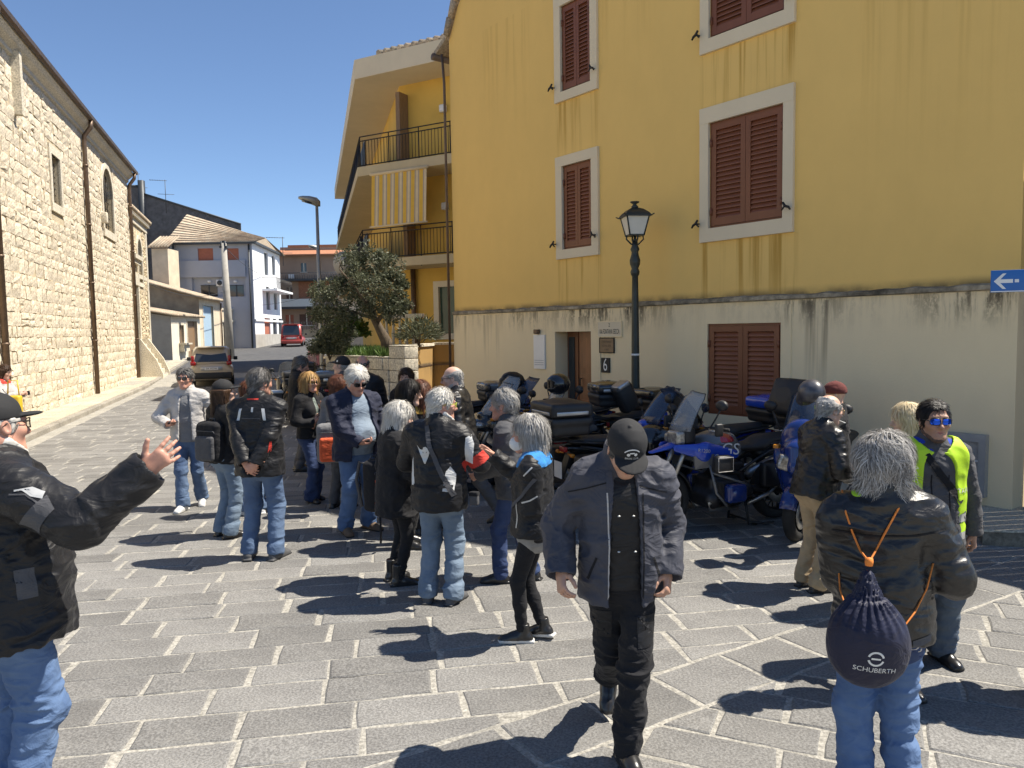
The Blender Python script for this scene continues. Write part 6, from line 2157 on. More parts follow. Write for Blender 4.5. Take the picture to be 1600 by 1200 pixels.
  if collar:
   g.cone(nk - up*.03, nk + up2*collar, (.088+cpad)*q, (.080+cpad)*q, .02)
  if hood: g.ell(t((0, -.11, 1.45)), V3(.12, .055, .075)*q, .03)
  g.cone(nk + up2*.005, nk + up2*.3, (.067+cpad)*q, (.070+cpad)*q, .008, '-')
  if cuff:
   for sd in s.arm:
    a, e, w = s.arm[sd][:3]; d = (w-e)/np.linalg.norm(w-e); w2 = e + (w-e)*sleeve
    g.cone(w2 - d*.035, w2 - d*.004, (slv[2]+pad*.8)*q, (slv[2]+pad*.85)*q, .006)
    g.cut  # cuffs end flat: remove a little beyond the wrist
    g.cone(w2 + d*.055, w2 + d*.09, .075*q, .075*q, .01, '-')
  s.jk = g.mesh()
  return s.add(name, s.jk, m)
 def trousers(s, m, name='trousers', th=.094, kn=.070, cf=.066, an=.062, wr=.013, upto=1.02, seed=9, top=1.05, flare=None):
  q = s.k
  pts = [s.pel + V3(0, 0, .1)] + [p for sd in s.leg for p in s.leg[sd][:3]]
  g = s.grid(pts, .17)
  W = s.W
  g.cone(s.pel + V3(0, -.008, -.03)*q, s.pel + V3(0, 0, .05)*q, .158*W*q, .152*W*q, .04, '+', V3(0, 1, 0), .76*s.dep)
  if s.belly: g.ell(s.pel + V3(0, .05, .05)*q, V3(.13*W, .09, .10)*q, .06)
  s.legs(g, th*(W*.5+.5), kn, cf, an, .03, upto)
  for sd in s.leg:
   h, k, a = s.leg[sd][:3]
   if flare: g.cone(k + (a-k)*.4, k + (a-k)*upto, cf*q, flare*q, .03)
   d = (a-k)/np.linalg.norm(a-k); e = k + (a-k)*upto
   r = max(an, flare or 0)*q*1.3
   g.cone(e + d*(r*.98), e + d*(r*1.6), r, r, .004, '-')
   g.ell(h + V3(0, -.05, -.02)*q, V3(.085*W, .075, .09)*q, .05)
  g.ell(s.pel + V3(0, 0, -.10)*q, V3(.10*W, .085, .09)*q, .04)
  g.cut(s.pel + V3(0, 0, (top-.95)*q), (0, 0, 1))
  kz = [s.leg[sd][1][2] for sd in s.leg]; az = [s.leg[sd][2][2] for sd in s.leg]
  kzm, azm = sum(kz)/2, sum(az)/2
  def f(P): return .40 + .75*np.exp(-((P[:, 2]-kzm)/.10)**2) + 1.1*np.exp(-((P[:, 2]-azm-.06)/.09)**2)
  g.wrinkle(wr, (7, 7, 17), seed, f)
  s.tr = g.mesh()
  return s.add(name, s.tr, m)
 def shoes(s, m, sole=SOLE_B, boot=0.0, name='shoe', big=1.0, sole_h=.020):
  q = s.k*big
  for sd in 'LR':
   if sd not in s.leg: continue
   h, k, a, fd, pitch = s.leg[sd]
   g = SDF(np.array((-.075, -.12, -.11))*q, np.array((.075, .235, .06 + boot))*q, max(.0045, s.res*.75))
   g.cone(V3(0, -.045, -.045)*q, V3(0, .06, -.045)*q, .040*q, .040*q, .02)
   g.cone(V3(0, .05, -.05)*q, V3(.0, .135, -.058)*q, .044*q, .040*q, .02, '+', (0, 0, 1), .85)
   g.cone(V3(0, .135, -.06)*q, V3(0, .165, -.062)*q, .038*q, .034*q, .02, '+', (0, 0, 1), .75)
   g.cone(V3(0, -.02, -.03)*q, V3(0, -.015, .02 + boot)*q, .043*q, (.041 + boot*.08)*q, .02)
   g.cone(V3(0, .0, -.01)*q, V3(0, .09, -.04)*q, .036*q, .034*q, .02)
   g.box(V3(0, .045, -.075)*q, V3(.040, .142, .012)*q, .010*q, .012)
   g.cut((0, 0, -.086*q), (0, 0, -1))
   g.cut((0, 0, (.035 + boot)*q), (0, 0, 1))
   V, Q = g.mesh()
   mi = (V[Q].mean(1)[:, 2] < (-.086 + sole_h)*q).astype(np.int32)
   y = fd; x = np.cross(y, V3(0, 0, 1)); x /= np.linalg.norm(x); z = np.cross(x, y)
   Rm = np.stack([x, y, z], 1) @ rotm('X', pitch)
   V = (Rm @ V.T).T + a
   s.add(name, (V, Q), m, [m, sole], mi)
 # ---- hair, caps, glasses
 def hair(s, m, kind='short', t=.014, n=None, length=.05, name='hair', line=.062, cap=False, seed=3, wild=.16, wave=.12):
  hr = min(.010, max(.005, s.D*.0012))
  lo = {'short': -.10, 'fringe': -.10, 'mid': -.15, 'bob': -.20, 'long': -.34}[kind]
  g = SDF((-.14, -.16, lo - .05), (.14, .14, .16), hr)
  g.ell((0, -.016, .037), (.077+t, .096+t, .086+t*1.1), 0)
  if kind in ('mid', 'bob', 'long'):
   zb = {'mid': -.09, 'bob': -.14, 'long': -.30}[kind]
   g.cone((0, -.062, .02), (0, -.070, zb), .062 + t, .050 + t*.5, .03)
   for sg in (-1, 1): g.cone((sg*.062, -.022, .02), (sg*.066, -.018, zb), .034 + t, .030 + t*.4, .03)
  else:
   g.cone((0, -.05, .0), (0, -.062, -.065), .055 + t*.7, .045, .03)
   for sg in (-1, 1): g.cone((sg*.066, .012, .02), (sg*.066, .014, -.02), .014 + t*.5, .010, .01)
  # face opening
  g.ell((0, .098, -.055), (.072, .075, .125), .012, '-')
  g.box((0, .12, -.05), (.060, .06, line + .05), .03, .015, '-')
  if kind in ('short', 'fringe'):
   for sg in (-1, 1): g.ell((sg*.09, -.006, -.012), (.028, .024, .036), .008, '-')
  if kind == 'fringe': g.ell((0, .018, .118), (.088, .118, .096), .02, '-')
  if cap: g.cut((0, 0, .026), (0, 0, 1), .01)
  g.wrinkle(.006 + t*.12, (22, 22, 14), seed, band=.03)
  V, Q = g.mesh()
  parts = [((s.Hm @ (V*s.hs).T).T + s.hc, Q, 0)]
  if n is None: n = int(min(3500, 13000/s.D))
  if kind == 'fringe': n //= 2
  if n:
   def region(p, nn):
    if cap and p[2] > .012: return False
    if p[1] > .055 and p[2] < line: return False
    if kind in ('short', 'fringe') and abs(p[0]) > .062 and -.03 < p[1] < .035 and p[2] < .012: return False
    if kind == 'fringe' and p[2] > .06: return False
    return nn[2] > -.75
   def flow(p):
    if kind in ('bob', 'long', 'mid'):
     tt = max(0, p[2] - .02)*8
     return V3(p[0]*10*tt + p[0]*1.0, p[1]*3*tt, -1.0)
    return V3(p[0]*6, -.45 + p[1]*3, -.6)
   P, F = strands(V, Q, n, region, flow, length, .0007 + s.D*.00022, s.rnd, .004 + t*.25, wild, 5, wave)
   if len(P): parts.append(((s.Hm @ (P*s.hs).T).T + s.hc, F, 0))
  return link(name, np_mesh(name, parts, [m]), s.root)
 def beard(s, m, t=.006, goatee=False):
  hr = max(.005, s.D*.001)
  g = SDF((-.1, -.04, -.16), (.1, .14, .0), hr)
  g.ell((0, .028, -.03), (.062+t, .069+t, .086+t), 0)
  g.cone((-.012, .072, -.098), (.012, .072, -.098), .021+t, .021+t, .02)
  for sg in (-1, 1): g.cone((sg*.046, -.005, -.062), (sg*.012, .068, -.098), .024 + t, .022 + t, .03)
  g.cut((0, 0, -.045), (0, .55, .83)); g.ell((0, .1, -.064), (.026, .03, .011), .004, '-')
  g.wrinkle(.003, (60, 60, 40), 2, band=.02)
  V, Q = g.mesh(); s.add('beard', ((s.Hm @ (V*s.hs).T).T + s.hc, Q), m)
 def cap(s, m, name='cap', brim=True, tilt=8, flat=False, brim_m=None):
  g = SDF((-.13, -.16, -.04), (.13, .24, .17), min(.009, max(.0045, s.D*.001)))
  if flat:
   g.ell((0, .0, .065), (.098, .135, .055), 0); g.ell((0, -.03, .075), (.10, .105, .06), .03); g.cut((0, 0, .028), (0, .0, -1), .01)
  else:
   g.ell((0, -.014, .042), (.090, .109, .096), 0); g.cut((0, 0, .022), (0, 0, -1), .006)
  if brim:
   g.ell((0, .092, .030), (.076, .082, .0095), .008)
   g.ell((0, .11, .012), (.09, .1, .0115), .004, '-')
  if not flat: g.ell((0, -.014, .139), (.008, .008, .006), .004)
  g.wrinkle(.0018, (18, 18, 18), 6, band=.02)
  V, Q = g.mesh()
  V = (rotm('X', tilt) @ V.T).T
  mi = None; mats = [m]
  s.capm = ((s.Hm @ (V*s.hs).T).T + s.hc, Q)
  return s.add(name, s.capm, m)
 def glasses(s, lens=LENS, fr=FRAMEM, name='sunglasses', w=.026, h=.019):
  M = s.hmat(); mb = MB(); mb.M = M
  for sg in (-1, 1):
   pts = [(sg*.033 + w*math.copysign(abs(math.cos(t))**.6, math.cos(t)), .109 - .014*max(0, (math.cos(t)*sg)), .004 + h*math.copysign(abs(math.sin(t))**.6, math.sin(t))) for t in [2*math.pi*i/16 for i in range(16)]]
   mb.tube(pts + [pts[0]], .0024, 6, cap=False)
   mb.tube([(sg*.058, .097, .010), (sg*.076, .072, .012), (sg*.083, .0, .010), (sg*.083, -.02, -.004)], [.003, .0026, .0022, .002], 6)
  mb.tube([(-.009, .112, .008), (0, .115, .011), (.009, .112, .008)], .0025, 6)
  o = mb.build(name, fr, s.root)
  for sg in (-1, 1):
   mb = MB(); mb.M = M
   pts = [(sg*.033 + w*.97*math.copysign(abs(math.cos(t))**.6, math.cos(t)), .1085 - .014*max(0, (math.cos(t)*sg)), .004 + h*.97*math.copysign(abs(math.sin(t))**.6, math.sin(t))) for t in [2*math.pi*i/16 for i in range(16)]]
   mb.raw(pts + [(sg*.033, .1115, .004)], [(i, (i+1) % 16, 16) for i in range(16)], True)
   l = mb.build('lens', lens, o)
  return o
 # ---- flat things laid on the clothes
 def decal(s, mesh, poly, origin, U, V, name, m, parent=None, off=.0025, seg=.03, faces=None, label=None):
  """project a flat outline (u,v) along the normal onto a clothing mesh"""
  key = id(mesh[0])
  if ('bvh', key) not in CACHE: CACHE[('bvh', key)] = BVHTree.FromPolygons(mesh[0].tolist(), mesh[1].tolist())
  bvh = CACHE[('bvh', key)]
  U = Vector(U).normalized(); V = Vector(V).normalized(); N = U.cross(V).normalized(); O = Vector(origin)
  bm = bmesh.new()
  if faces is None:
   vs = [bm.verts.new((p[0], p[1], 0)) for p in poly]; bm.faces.new(vs); bmesh.ops.triangulate(bm, faces=bm.faces)
  else:
   vs = [bm.verts.new((p[0], p[1], 0)) for p in poly]
   for f in faces:
    try: bm.faces.new([vs[i] for i in f])
    except ValueError: pass
   bmesh.ops.triangulate(bm, faces=bm.faces)
  for it in range(4):
   es = [e for e in bm.edges if e.calc_length() > seg]
   if not es: break
   bmesh.ops.subdivide_edges(bm, edges=es, cuts=1, use_grid_fill=True); bmesh.ops.triangulate(bm, faces=bm.faces)
  dead = []
  for v in bm.verts:
   p = O + U*v.co.x + V*v.co.y
   hit = bvh.ray_cast(p + N*.35, -N, .7)
   if hit[0] is None: dead.append(v)
   else: v.co = hit[0] + N*off
  if dead: bmesh.ops.delete(bm, geom=dead, context='VERTS')
  me = bpy.data.meshes.new(name); bm.to_mesh(me); bm.free(); me.materials.append(m)
  me.polygons.foreach_set('use_smooth', [True]*len(me.polygons))
  o = link(name, me, parent or s.root)
  if label: o['label'] = label
  return o
 def paint(s, o, mesh, m, fn):
  c = mesh[0][mesh[1]].mean(1)
  k = fn(c).astype(np.int32)*len(o.data.materials)
  old = np.zeros(len(o.data.polygons), np.int32); o.data.polygons.foreach_get('material_index', old)
  o.data.materials.append(m)
  o.data.polygons.foreach_set('material_index', np.where(k > 0, k, old).astype(np.int32)); o.data.update()
 def text(s, mesh, txt, size, origin, U, V, m, name='lettering', sx=1.0, off=.003, parent=None):
  vs, fs = text_shape(txt, size)
  return s.decal(mesh, [(v[0]*sx, v[1]) for v in vs], origin, U, V, name, m, parent, off, .05, fs)

def rectp(w, h, cx=0, cy=0, sk=0): return [(cx-w/2, cy-h/2), (cx+w/2, cy-h/2), (cx+w/2+sk, cy+h/2), (cx-w/2+sk, cy+h/2)]
def ribbon(pts, w):
 """outline of a thick 2D polyline"""
 L = []; Rr = []
 for i, p in enumerate(pts):
  a = pts[max(0, i-1)]; b = pts[min(len(pts)-1, i+1)]
  dx, dy = b[0]-a[0], b[1]-a[1]; l = math.hypot(dx, dy) or 1
  L.append((p[0]-dy/l*w/2, p[1]+dx/l*w/2)); Rr.append((p[0]+dy/l*w/2, p[1]-dx/l*w/2))
 return Rr + L[::-1]
# ------------------------------------------------------------------ the people in the square
# --- man in a cap at the left edge, arm raised
A = Person('man in black cap and padded jacket at left edge pointing with raised arm', (-8, 700), D=3.2, top=(12, 626), face=40, side=-5, W=1.34, dep=1.15, hyaw=-12, sk=SK3, fat=.6, belly=.6, hs=1.05)
A.set_arm('R', ('w', 226, 737, 3.12), hint=(.25, -.3, -1), hdir=(.52, .60, .62), palm=(-.74, .67, .15), curl=.20, spread=.16, thumb=-.9, l1=.31, l2=.29)
A.set_arm('L', (-.25, .12, .9))
A.body(); A.facial(eyes=False, brow=None); A.trousers(DENB, th=.10, kn=.080, cf=.074, an=.07, wr=.020); A.shoes(BLKL)
A.jacket(BLK, pad=.040, hem=.79, wr=.013, slv=(.068, .062, .046), collar=.045, hood=False, cpad=.014, res=.0058)
A.cap(CAPM, tilt=4); A.hair(H_WHITE, 'short', t=.006, cap=True, length=.03); A.beard(H_WHITE); A.glasses(LENSC, FRAMEM, 'glasses')
sh = A.sh['R']; el = A.arm['R'][1]
ud = (el - sh)/np.linalg.norm(el - sh)
mid = sh + (el - sh)*.45
nrm = np.cross(ud, V3(0, 0, 1)); nrm /= np.linalg.norm(nrm)
if nrm @ (A.T @ V3(1, -.3, 0)) < 0: nrm = -nrm
upv = np.cross(nrm, ud); upv = upv if upv[2] > 0 else -upv
Uv = ud if np.cross(ud, upv) @ nrm > 0 else -ud
sgn = 1 if (Uv @ ud) > 0 else -1
A.decal(A.jk, [(sgn*x, y) for x, y in [(-.01, -.075), (.075, -.08), (.10, .05), (.035, .075)]], mid, Uv, upv, 'grey_patch', DGREY)
A.decal(A.jk, ribbon([(-.075*sgn, .045), (-.03*sgn, .075), (.02*sgn, .078), (.03*sgn, .062), (-.01*sgn, .055), (-.05*sgn, .06)], .007), mid, Uv, upv, 'wing_logo', REFL, seg=.02)
A.decal(A.jk, ribbon([(-.085*sgn, .025), (-.03*sgn, .05), (.04*sgn, .04)], .006), mid, Uv, upv, 'piping', DGREY, seg=.02)
c = A.tw((.19, -.02, 1.05))
A.decal(A.jk, rectp(.07, .12), c, A.T @ V3(-.25, 1, 0)*1.0, (0, 0, 1), 'side_patch', DGREY)
for z in (1.07, .96): A.decal(A.jk, rectp(.05, .022), A.tw((.10, -.2, z)), A.T @ V3(1, -.25, 0), (0, 0, 1), 'strap_tab', DGREY)

A.decal(A.tr, ribbon([(-.07, .07), (-.065, -.06), (0, -.085), (.065, -.06), (.07, .07), (-.07, .07)], .006), (.10*A.k, -.3, .835*A.k), (1, 0, 0), (0, 0, 1), 'back_pocket', DEN3, off=.003)
A.text(A.tr, 'OJ', .05, (.10*A.k, -.3, .85*A.k), (1, 0, 0), (0, 0, 1), LGREY, 'lettering', 1.3)
# --- man in the grey jacket walking towards us
B = Person('man in pale grey jacket and sunglasses walking towards camera with phone', (300, 793), top=(286, 578), face=172, W=1.03, hyaw=6, sk=SK3)
B.set_arm('R', ('w', 263, 664, 9.0), hint=(1, -.4, -.4), hdir=(-.7, .6, .1), palm=(-.2, .2, 1), curl=.5); B.set_arm('L', (-.30, -.06, .98), hint=(-1, -.3, 0))
B.set_leg('R', (.06, .16, .085)); B.set_leg('L', (-.08, -.18, .11), pitch=-12)
B.body(); B.facial(eyes=False, brow=BROWG); B.shirt(MGREY, high=True); B.jacket(LGREY, open_=.07, hem=.88, wr=.011, pad=.025, cpad=.01); B.trousers(DEN, cf=.074, an=.076); B.shoes(SNEAK, SOLE_W); B.hair(H_SALT, 'short', t=.012); B.glasses()
B.decal((np.array([[-1, .5, 0], [1, .5, 0], [1, .5, 3], [-1, .5, 3.]]), np.array([[0, 1, 2, 3]])), rectp(.01, .01), (0, 9, 9), (1, 0, 0), (0, 0, 1), 'x', WHT) if False else None

# --- woman with cap and rucksack, seen from behind
Cc = Person('long haired woman in black cap and jacket standing beside the man with clasped hands', (356, 838), top=(348, 598), face=40, fem=True, W=.96, hyaw=25, sk=SK2)
Cc.set_arm('R', (.16, .22, 1.05)); Cc.set_arm('L', (-.18, .18, 1.0))
Cc.body(); Cc.facial(eyes=False, brow=None); Cc.jacket(BLK2, hem=.86, pad=.024); Cc.trousers(DEN2, cf=.072, an=.082, th=.095); Cc.shoes(BLKL, boot=.05); Cc.hair(H_BROWN, 'long', cap=True, length=.12); Cc.cap(CAPM)
C2 = Person('auburn haired woman in jeans and white shoes mostly hidden behind the man with clasped hands', (397, 803), top=(388, 600), face=-40, fem=True, W=.94, sk=SK2)
C2.body(); C2.facial(eyes=True); C2.jacket(BLK2, hem=.86); C2.trousers(DEN, cf=.07, an=.075); C2.shoes(SNEAK, SOLE_W); C2.hair(H_AUB, 'bob', length=.1)

# --- man with hands clasped behind his back
Dm = Person('grey haired man in black riding jacket with hands clasped behind his back', (412, 872), top=(396, 579), face=6, W=1.12, dep=1.05, hyaw=28, hpitch=4, sk=SK3, stance=.13)
Dm.set_arm('L', ('w', 384, 728, 6.86), hint=(-1, -.35, .1), hdir=(.75, -.05, -.65), palm=(.0, 1, .0), curl=.35); Dm.set_arm('R', ('w', 398, 728, 6.84), hint=(1, -.35, .1), hdir=(-.85, -.05, -.5), palm=(0, 1, 0), curl=.4)
Dm.body(); Dm.facial(brow=BROWG); Dm.jacket(BLK, hem=.80, pad=.026, wr=.011, slv=(.060, .052, .044)); Dm.trousers(DEN, th=.094, kn=.073, cf=.070, an=.072); Dm.shoes(GREYL, big=1.05); Dm.hair(H_SALT, 'short', t=.010)
T = Dm.T
for sg in (-1, 1): Dm.decal(Dm.jk, rectp(.028, .11, sk=-.02*sg), Dm.tw((sg*.125, -.2, 1.385)), T @ V3(1, 0, 0), T @ V3(0, .25, 1), 'reflective_strip', REFL)
Dm.decal(Dm.jk, rectp(.02, .045), Dm.tw((.012, -.2, 1.43)), T @ V3(1, 0, 0), T @ V3(0, .3, 1), 'back_badge', REFL)
Dm.decal(Dm.jk, ribbon([(-.09, .05), (-.08, .055), (.08, .055), (.09, .05)], .008), Dm.tw((0, -.2, 1.28)), T @ V3(1, 0, 0), (0, 0, 1), 'seam', DGREY)
Dm.decal(Dm.jk, [(-.02, -.05), (.02, -.05), (.02, .05), (0, .05)], Dm.tw((.165, -.15, 1.08)), T @ V3(1, .5, 0), (0, 0, 1), 'red_inset', REDC)
Dm.decal(Dm.jk, rectp(.11, .014), Dm.tw((0, -.18, 1.505)), T @ V3(1, 0, 0), (0, 0, 1), 'red_collar', REDC)
el = Dm.arm['R'][1]; sh = Dm.sh['R']; m_ = sh*.45 + el*.55
for k, o in enumerate((.0, -.05)): Dm.decal(Dm.jk, rectp(.07, .012), m_ + V3(0, 0, o), T @ V3(.85, .5, 0), (0, 0, 1), 'sleeve_strip', DGREY)

# --- dark man beyond, looking down to the right
E_ = Person('dark haired man in black fleece looking down behind the blond woman', (470, 735), top=(468, 558), face=70, hpitch=18, sk=SK3, W=1.08)
E_.set_arm('R', (.12, .42, 1.12), hint=(1, -.5, -.6)); E_.set_arm('L', (-.02, .44, 1.12), hint=(-1, -.5, -.6))
E_.body(); E_.facial(); E_.jacket(BLK2, hem=.82, pad=.03); E_.trousers(DGREY); E_.shoes(BLKL); E_.hair(H_SALT, 'short', t=.014)

# --- blond woman talking with raised hands
F_ = Person('blond woman in sunglasses and short black jacket talking with raised hands', (489, 783), top=(474, 586), face=120, fem=True, W=.98, hyaw=8, sk=SK3)
F_.set_arm('R', ('w', 491, 662, 9.35), hint=(.8, -.5, -1), hdir=(-.05, .5, .9), palm=(-1, .3, .2), curl=.2, spread=.25); F_.set_arm('L', ('w', 504, 640, 9.3), hint=(-1, -.3, -1), hdir=(.1, .3, 1), palm=(.8, .5, 0), curl=.3)
F_.set_leg('R', (.07, .05, .085)); F_.set_leg('L', (-.07, -.06, .085))
F_.body(); F_.facial(eyes=False); F_.jacket(BLK2, hem=.90, pad=.022, flare=.02, open_=.03); F_.shirt(cloth('grey_green_scarf', (.16, .19, .17), .9, .4, vs=30), 'scarf', .012, True, .93); F_.trousers(DEN3, th=.098, kn=.066, cf=.07, an=.085, flare=.098); F_.shoes(BLKL, big=.95); F_.hair(H_BLOND, 'long', t=.016, length=.14, wild=.12); F_.glasses()

# --- big man in navy jacket reading his phone
G = Person('big white haired man in open navy jacket and jeans looking at his phone', (560, 830), top=(577, 576), face=140, W=1.24, dep=1.12, belly=1.3, fat=1, hpitch=22, hyaw=6, sk=SK3, stance=.14, hs=1.1)
G.set_arm('R', ('w', 563, 692, 7.75), hint=(1, -.6, -.5), hdir=(-.75, .55, -.05), palm=(0, -.1, 1), curl=.55); G.set_arm('L', (-.30, .02, .88), hint=(-1, -.6, 0))
G.body(); G.facial(eyes=False, brow=BROWG); G.shirt(TEE); G.jacket(NAVY, open_=.125, hem=.80, pad=.029, wr=.012, slv=(.064, .055, .046), cpad=.012); G.trousers(DENB, th=.105, kn=.085, cf=.08, an=.08); G.shoes(BROWNL, boot=.04, big=1.06); G.hair(H_WHITE, 'short', t=.016, length=.05); G.glasses()

# --- group behind the big man
Hc = Person('man in black cap with white badge facing left near the planter', (540, 690), D=10.6, top=(540, 559), face=-78, sk=SK2, W=1.05)
Hc.body(); Hc.facial(brow=None); Hc.jacket(DGREY, pad=.03); Hc.trousers(BLK2); Hc.shoes(BLKL); Hc.cap(CAPM); Hc.hair(H_GREY, 'short', t=.004, cap=True)
Hc.decal(Hc.capm, [(.014*math.cos(t), .014*math.sin(t)) for t in [i*.7 for i in range(9)]], Hc.hc + Hc.Hm @ V3(-.08, .02, .07), Hc.Hm @ V3(0, -1, 0), (0, 0, 1), 'cap_badge', WHT)
I_ = Person('balding man in dark glasses facing camera behind the big man', (570, 690), D=10.2, top=(567, 557), face=168, sk=SK3, W=1.05)
I_.body(); I_.facial(eyes=False); I_.jacket(BLK, pad=.03); I_.trousers(BLK2); I_.shoes(BLKL); I_.hair(H_SALT, 'fringe', t=.004); I_.glasses()
J = Person('short woman with reddish brown hair and red rucksack half hidden behind the big man', (533, 790), D=9.1, top=(537, 591), face=25, fem=True, W=.92, sk=SK2)
J.body(); J.facial(eyes=False, brow=None); J.jacket(MGREY); J.trousers(DGREY); J.shoes(BLKL); J.hair(H_AUB, 'bob', t=.016, wild=.5)
K_ = Person('black haired woman in profile facing right with pale jacket collar', (640, 850), D=7.4, top=(628, 598), face=86, fem=True, W=.95, hpitch=8, sk=SK2)
K_.body(); K_.facial(); K_.jacket(BLK2, pad=.03, cpad=.02, collar=.07); K_.trousers(BLK2, th=.088, kn=.062, cf=.058, an=.05); K_.shoes(BLKL, boot=.12); K_.hair(H_BLACK, 'bob', t=.014, length=.1)
K_.shirt(WHT, 'white_collar', .02, True, 1.36)
L_ = Person('dark haired young woman facing camera at the back near the yellow house', (640, 740), D=9.8, top=(640, 578), face=190, fem=True, W=.94, hpitch=6, sk=SK1)
L_.body(); L_.facial(); L_.jacket(BLK2); L_.trousers(BLK2); L_.shoes(BLKL); L_.hair(H_BROWN, 'long', t=.012)
M_ = Person('woman with auburn bob in black coat and mustard collar facing away', (662, 840), D=7.9, top=(661, 600), face=-25, fem=True, W=.94, sk=SK1)
M_.body(); M_.facial(eyes=False, brow=None); M_.jacket(BLK2); M_.trousers(BLK2); M_.shoes(BLKL); M_.hair(H_AUB, 'bob', t=.018, length=.1, wild=.15)
M_.shirt(cloth('mustard_cloth', (.42, .25, .05)), 'mustard_collar', .03, True, 1.42)
N_ = Person('bald man with glasses and shiny leather jacket in profile facing left', (726, 822), D=8.0, top=(690, 575), face=-82, W=1.08, lean=6, sk=SK2, fat=.4, hyaw=-6)
N_.set_leg('L', (-.10, .30, .085)); N_.set_leg('R', (.12, -.42, .10), pitch=-15)
N_.body(); N_.facial(eyes=True, brow=BROWG); N_.jacket(LEA, hem=.84, pad=.03, wr=.012); N_.trousers(DGREY); N_.shoes(BLKL); N_.hair(H_GREY, 'fringe', t=.003, length=.02); N_.glasses(LENSC, FRAMEM, 'glasses'); N_.beard(H_GREY, .003)

# --- white haired woman in black
O_ = Person('white haired woman in long black quilted jacket and black ankle boots', (622, 910), top=(622, 636), face=62, fem=True, W=1.06, dep=1.1, hpitch=14, hyaw=6, sk=SK2, hs=1.05)
O_.set_arm('L', (-.20, .16, .98)); O_.set_arm('R', (.08, .26, 1.10), hint=(1, -.6, -.5))
O_.body(); O_.facial(brow=BROWG); O_.jacket(BLK2, hem=.70, pad=.034, wr=.011, flare=.03, cpad=.01); O_.trousers(BLK2, th=.085, kn=.058, cf=.054, an=.044, wr=.006); O_.shoes(BLKL, boot=.10); O_.hair(H_WHITE, 'mid', t=.016, length=.06, wild=.14)
O_.shirt(cloth('pink_scarf', (.45, .18, .22), .8, .5, vs=40), 'scarf', .022, True, 1.42)

# --- man in the jacket with white patches
P = Person('white haired man in black riding jacket with white patches and winged back logo', (690, 940), top=(700, 612), face=14, W=1.15, dep=1.08, hyaw=52, hpitch=4, sk=SK3, stance=.11, fat=.5)
P.set_arm('R', ('w', 752, 714, 6.05), hint=(.7, -1, -.8), hdir=(.3, .9, -.1), palm=(-.7, .2, .6), curl=.15); P.set_arm('L', (-.13, .24, 1.12), hint=(-1, -.5, -.4))
P.body(); P.facial(brow=BROWG); pj = P.jacket(BLK, hem=.80, pad=.028, wr=.011, slv=(.062, .054, .045), collar=.06); P.trousers(DEN2, th=.094, kn=.074, cf=.072, an=.076, wr=.015); P.shoes(GREYL, big=1.04); P.hair(H_WHITE, 'short', t=.010, length=.03); P.beard(H_WHITE, .005); P.glasses(LENSC, mat('lime_frame', (.42, .5, .05), .4, var=0), 'glasses')
T = P.T; bx, bz = T @ V3(1, 0, 0), T @ V3(0, .1, 1)
pe, pw = P.arm['R'][1], P.arm['R'][2]
psh = P.sh['R']; pu = (pe - psh)/np.linalg.norm(pe - psh); pL = np.linalg.norm(pe - psh)
def red_band(c):
 t = (c - psh) @ pu; r = np.linalg.norm(c - psh - t[:, None]*pu, axis=1)
 return (t > pL*.66) & (t < pL*.97) & (r < .13)
P.paint(pj, P.jk, REDC, red_band)
# winged head logo on the back
lg = [(-.075, .062), (-.046, .030), (-.022, .026), (-.014, .044), (.006, .050), (.022, .040), (.030, .026), (.062, .040), (.040, .004), (.004, -.080), (-.006, -.080)]
P.decal(P.jk, lg, P.tw((-.055, -.25, 1.285)), bx, bz, 'winged_logo', REFL, seg=.02)
for sg in (-1, 1): P.decal(P.jk, [(.010*sg, .0), (.020*sg, .008), (.016*sg, .014)], P.tw((-.055, -.25, 1.285)), bx, bz, 'logo_eye', BLK2, off=.006, seg=.02)
P.decal(P.jk, [(.02, -.13), (.10, -.14), (.11, .0), (.075, .06), (.045, .02)], P.tw((.07, -.25, 1.12)), bx, bz, 'white_panel', WHT)
P.decal(P.jk, [(-.025, -.12), (.01, -.12), (.0, .1), (-.02, .06)], P.tw((-.195, -.18, 1.14)), T @ V3(1, -.35, 0), bz, 'white_panel', WHT)
sh, el = P.sh['R'], P.arm['R'][1]
P.decal(P.jk, [(-.035, -.10), (.025, -.12), (.04, .04), (.02, .11), (-.02, .09), (-.03, .0)], sh*.55 + el*.45, T @ V3(1, .15, 0), (0, 0, 1), 'white_sleeve_panel', WHT)
P.decal(P.jk, rectp(.32, .020), P.tw((0, -.25, 1.01)), bx, (0, 0, 1), 'belt', BLK2, off=.008)
P.decal(P.jk, ribbon([(-.06, .26), (-.03, .12), (.03, -.02), (.10, -.17), (.155, -.27)], .036), P.tw((.015, -.25, 1.22)), bx, (0, 0, 1), 'shoulder_strap', DGREY, off=.009)

# --- grey haired man in profile
Q_ = Person('grey haired man in profile looking left behind the woman with the white mask', (806, 915), D=6.3, top=(806, 616), face=-74, W=1.06, lean=6, hpitch=-4, sk=SK3)
Q_.set_arm('L', (-.12, .30, 1.02)); Q_.set_leg('L', (-.09, .12, .085)); Q_.set_leg('R', (.09, -.14, .085))
Q_.body(); Q_.facial(brow=BROWG); Q_.jacket(DGREY, hem=.82, pad=.032, wr=.011, cpad=.01); Q_.trousers(DEN3); Q_.shoes(BLKL); Q_.hair(H_GREY, 'short', t=.018, length=.06, wild=.5)
Q_.shirt(BLK2, 'scarf', .03, True, 1.40)

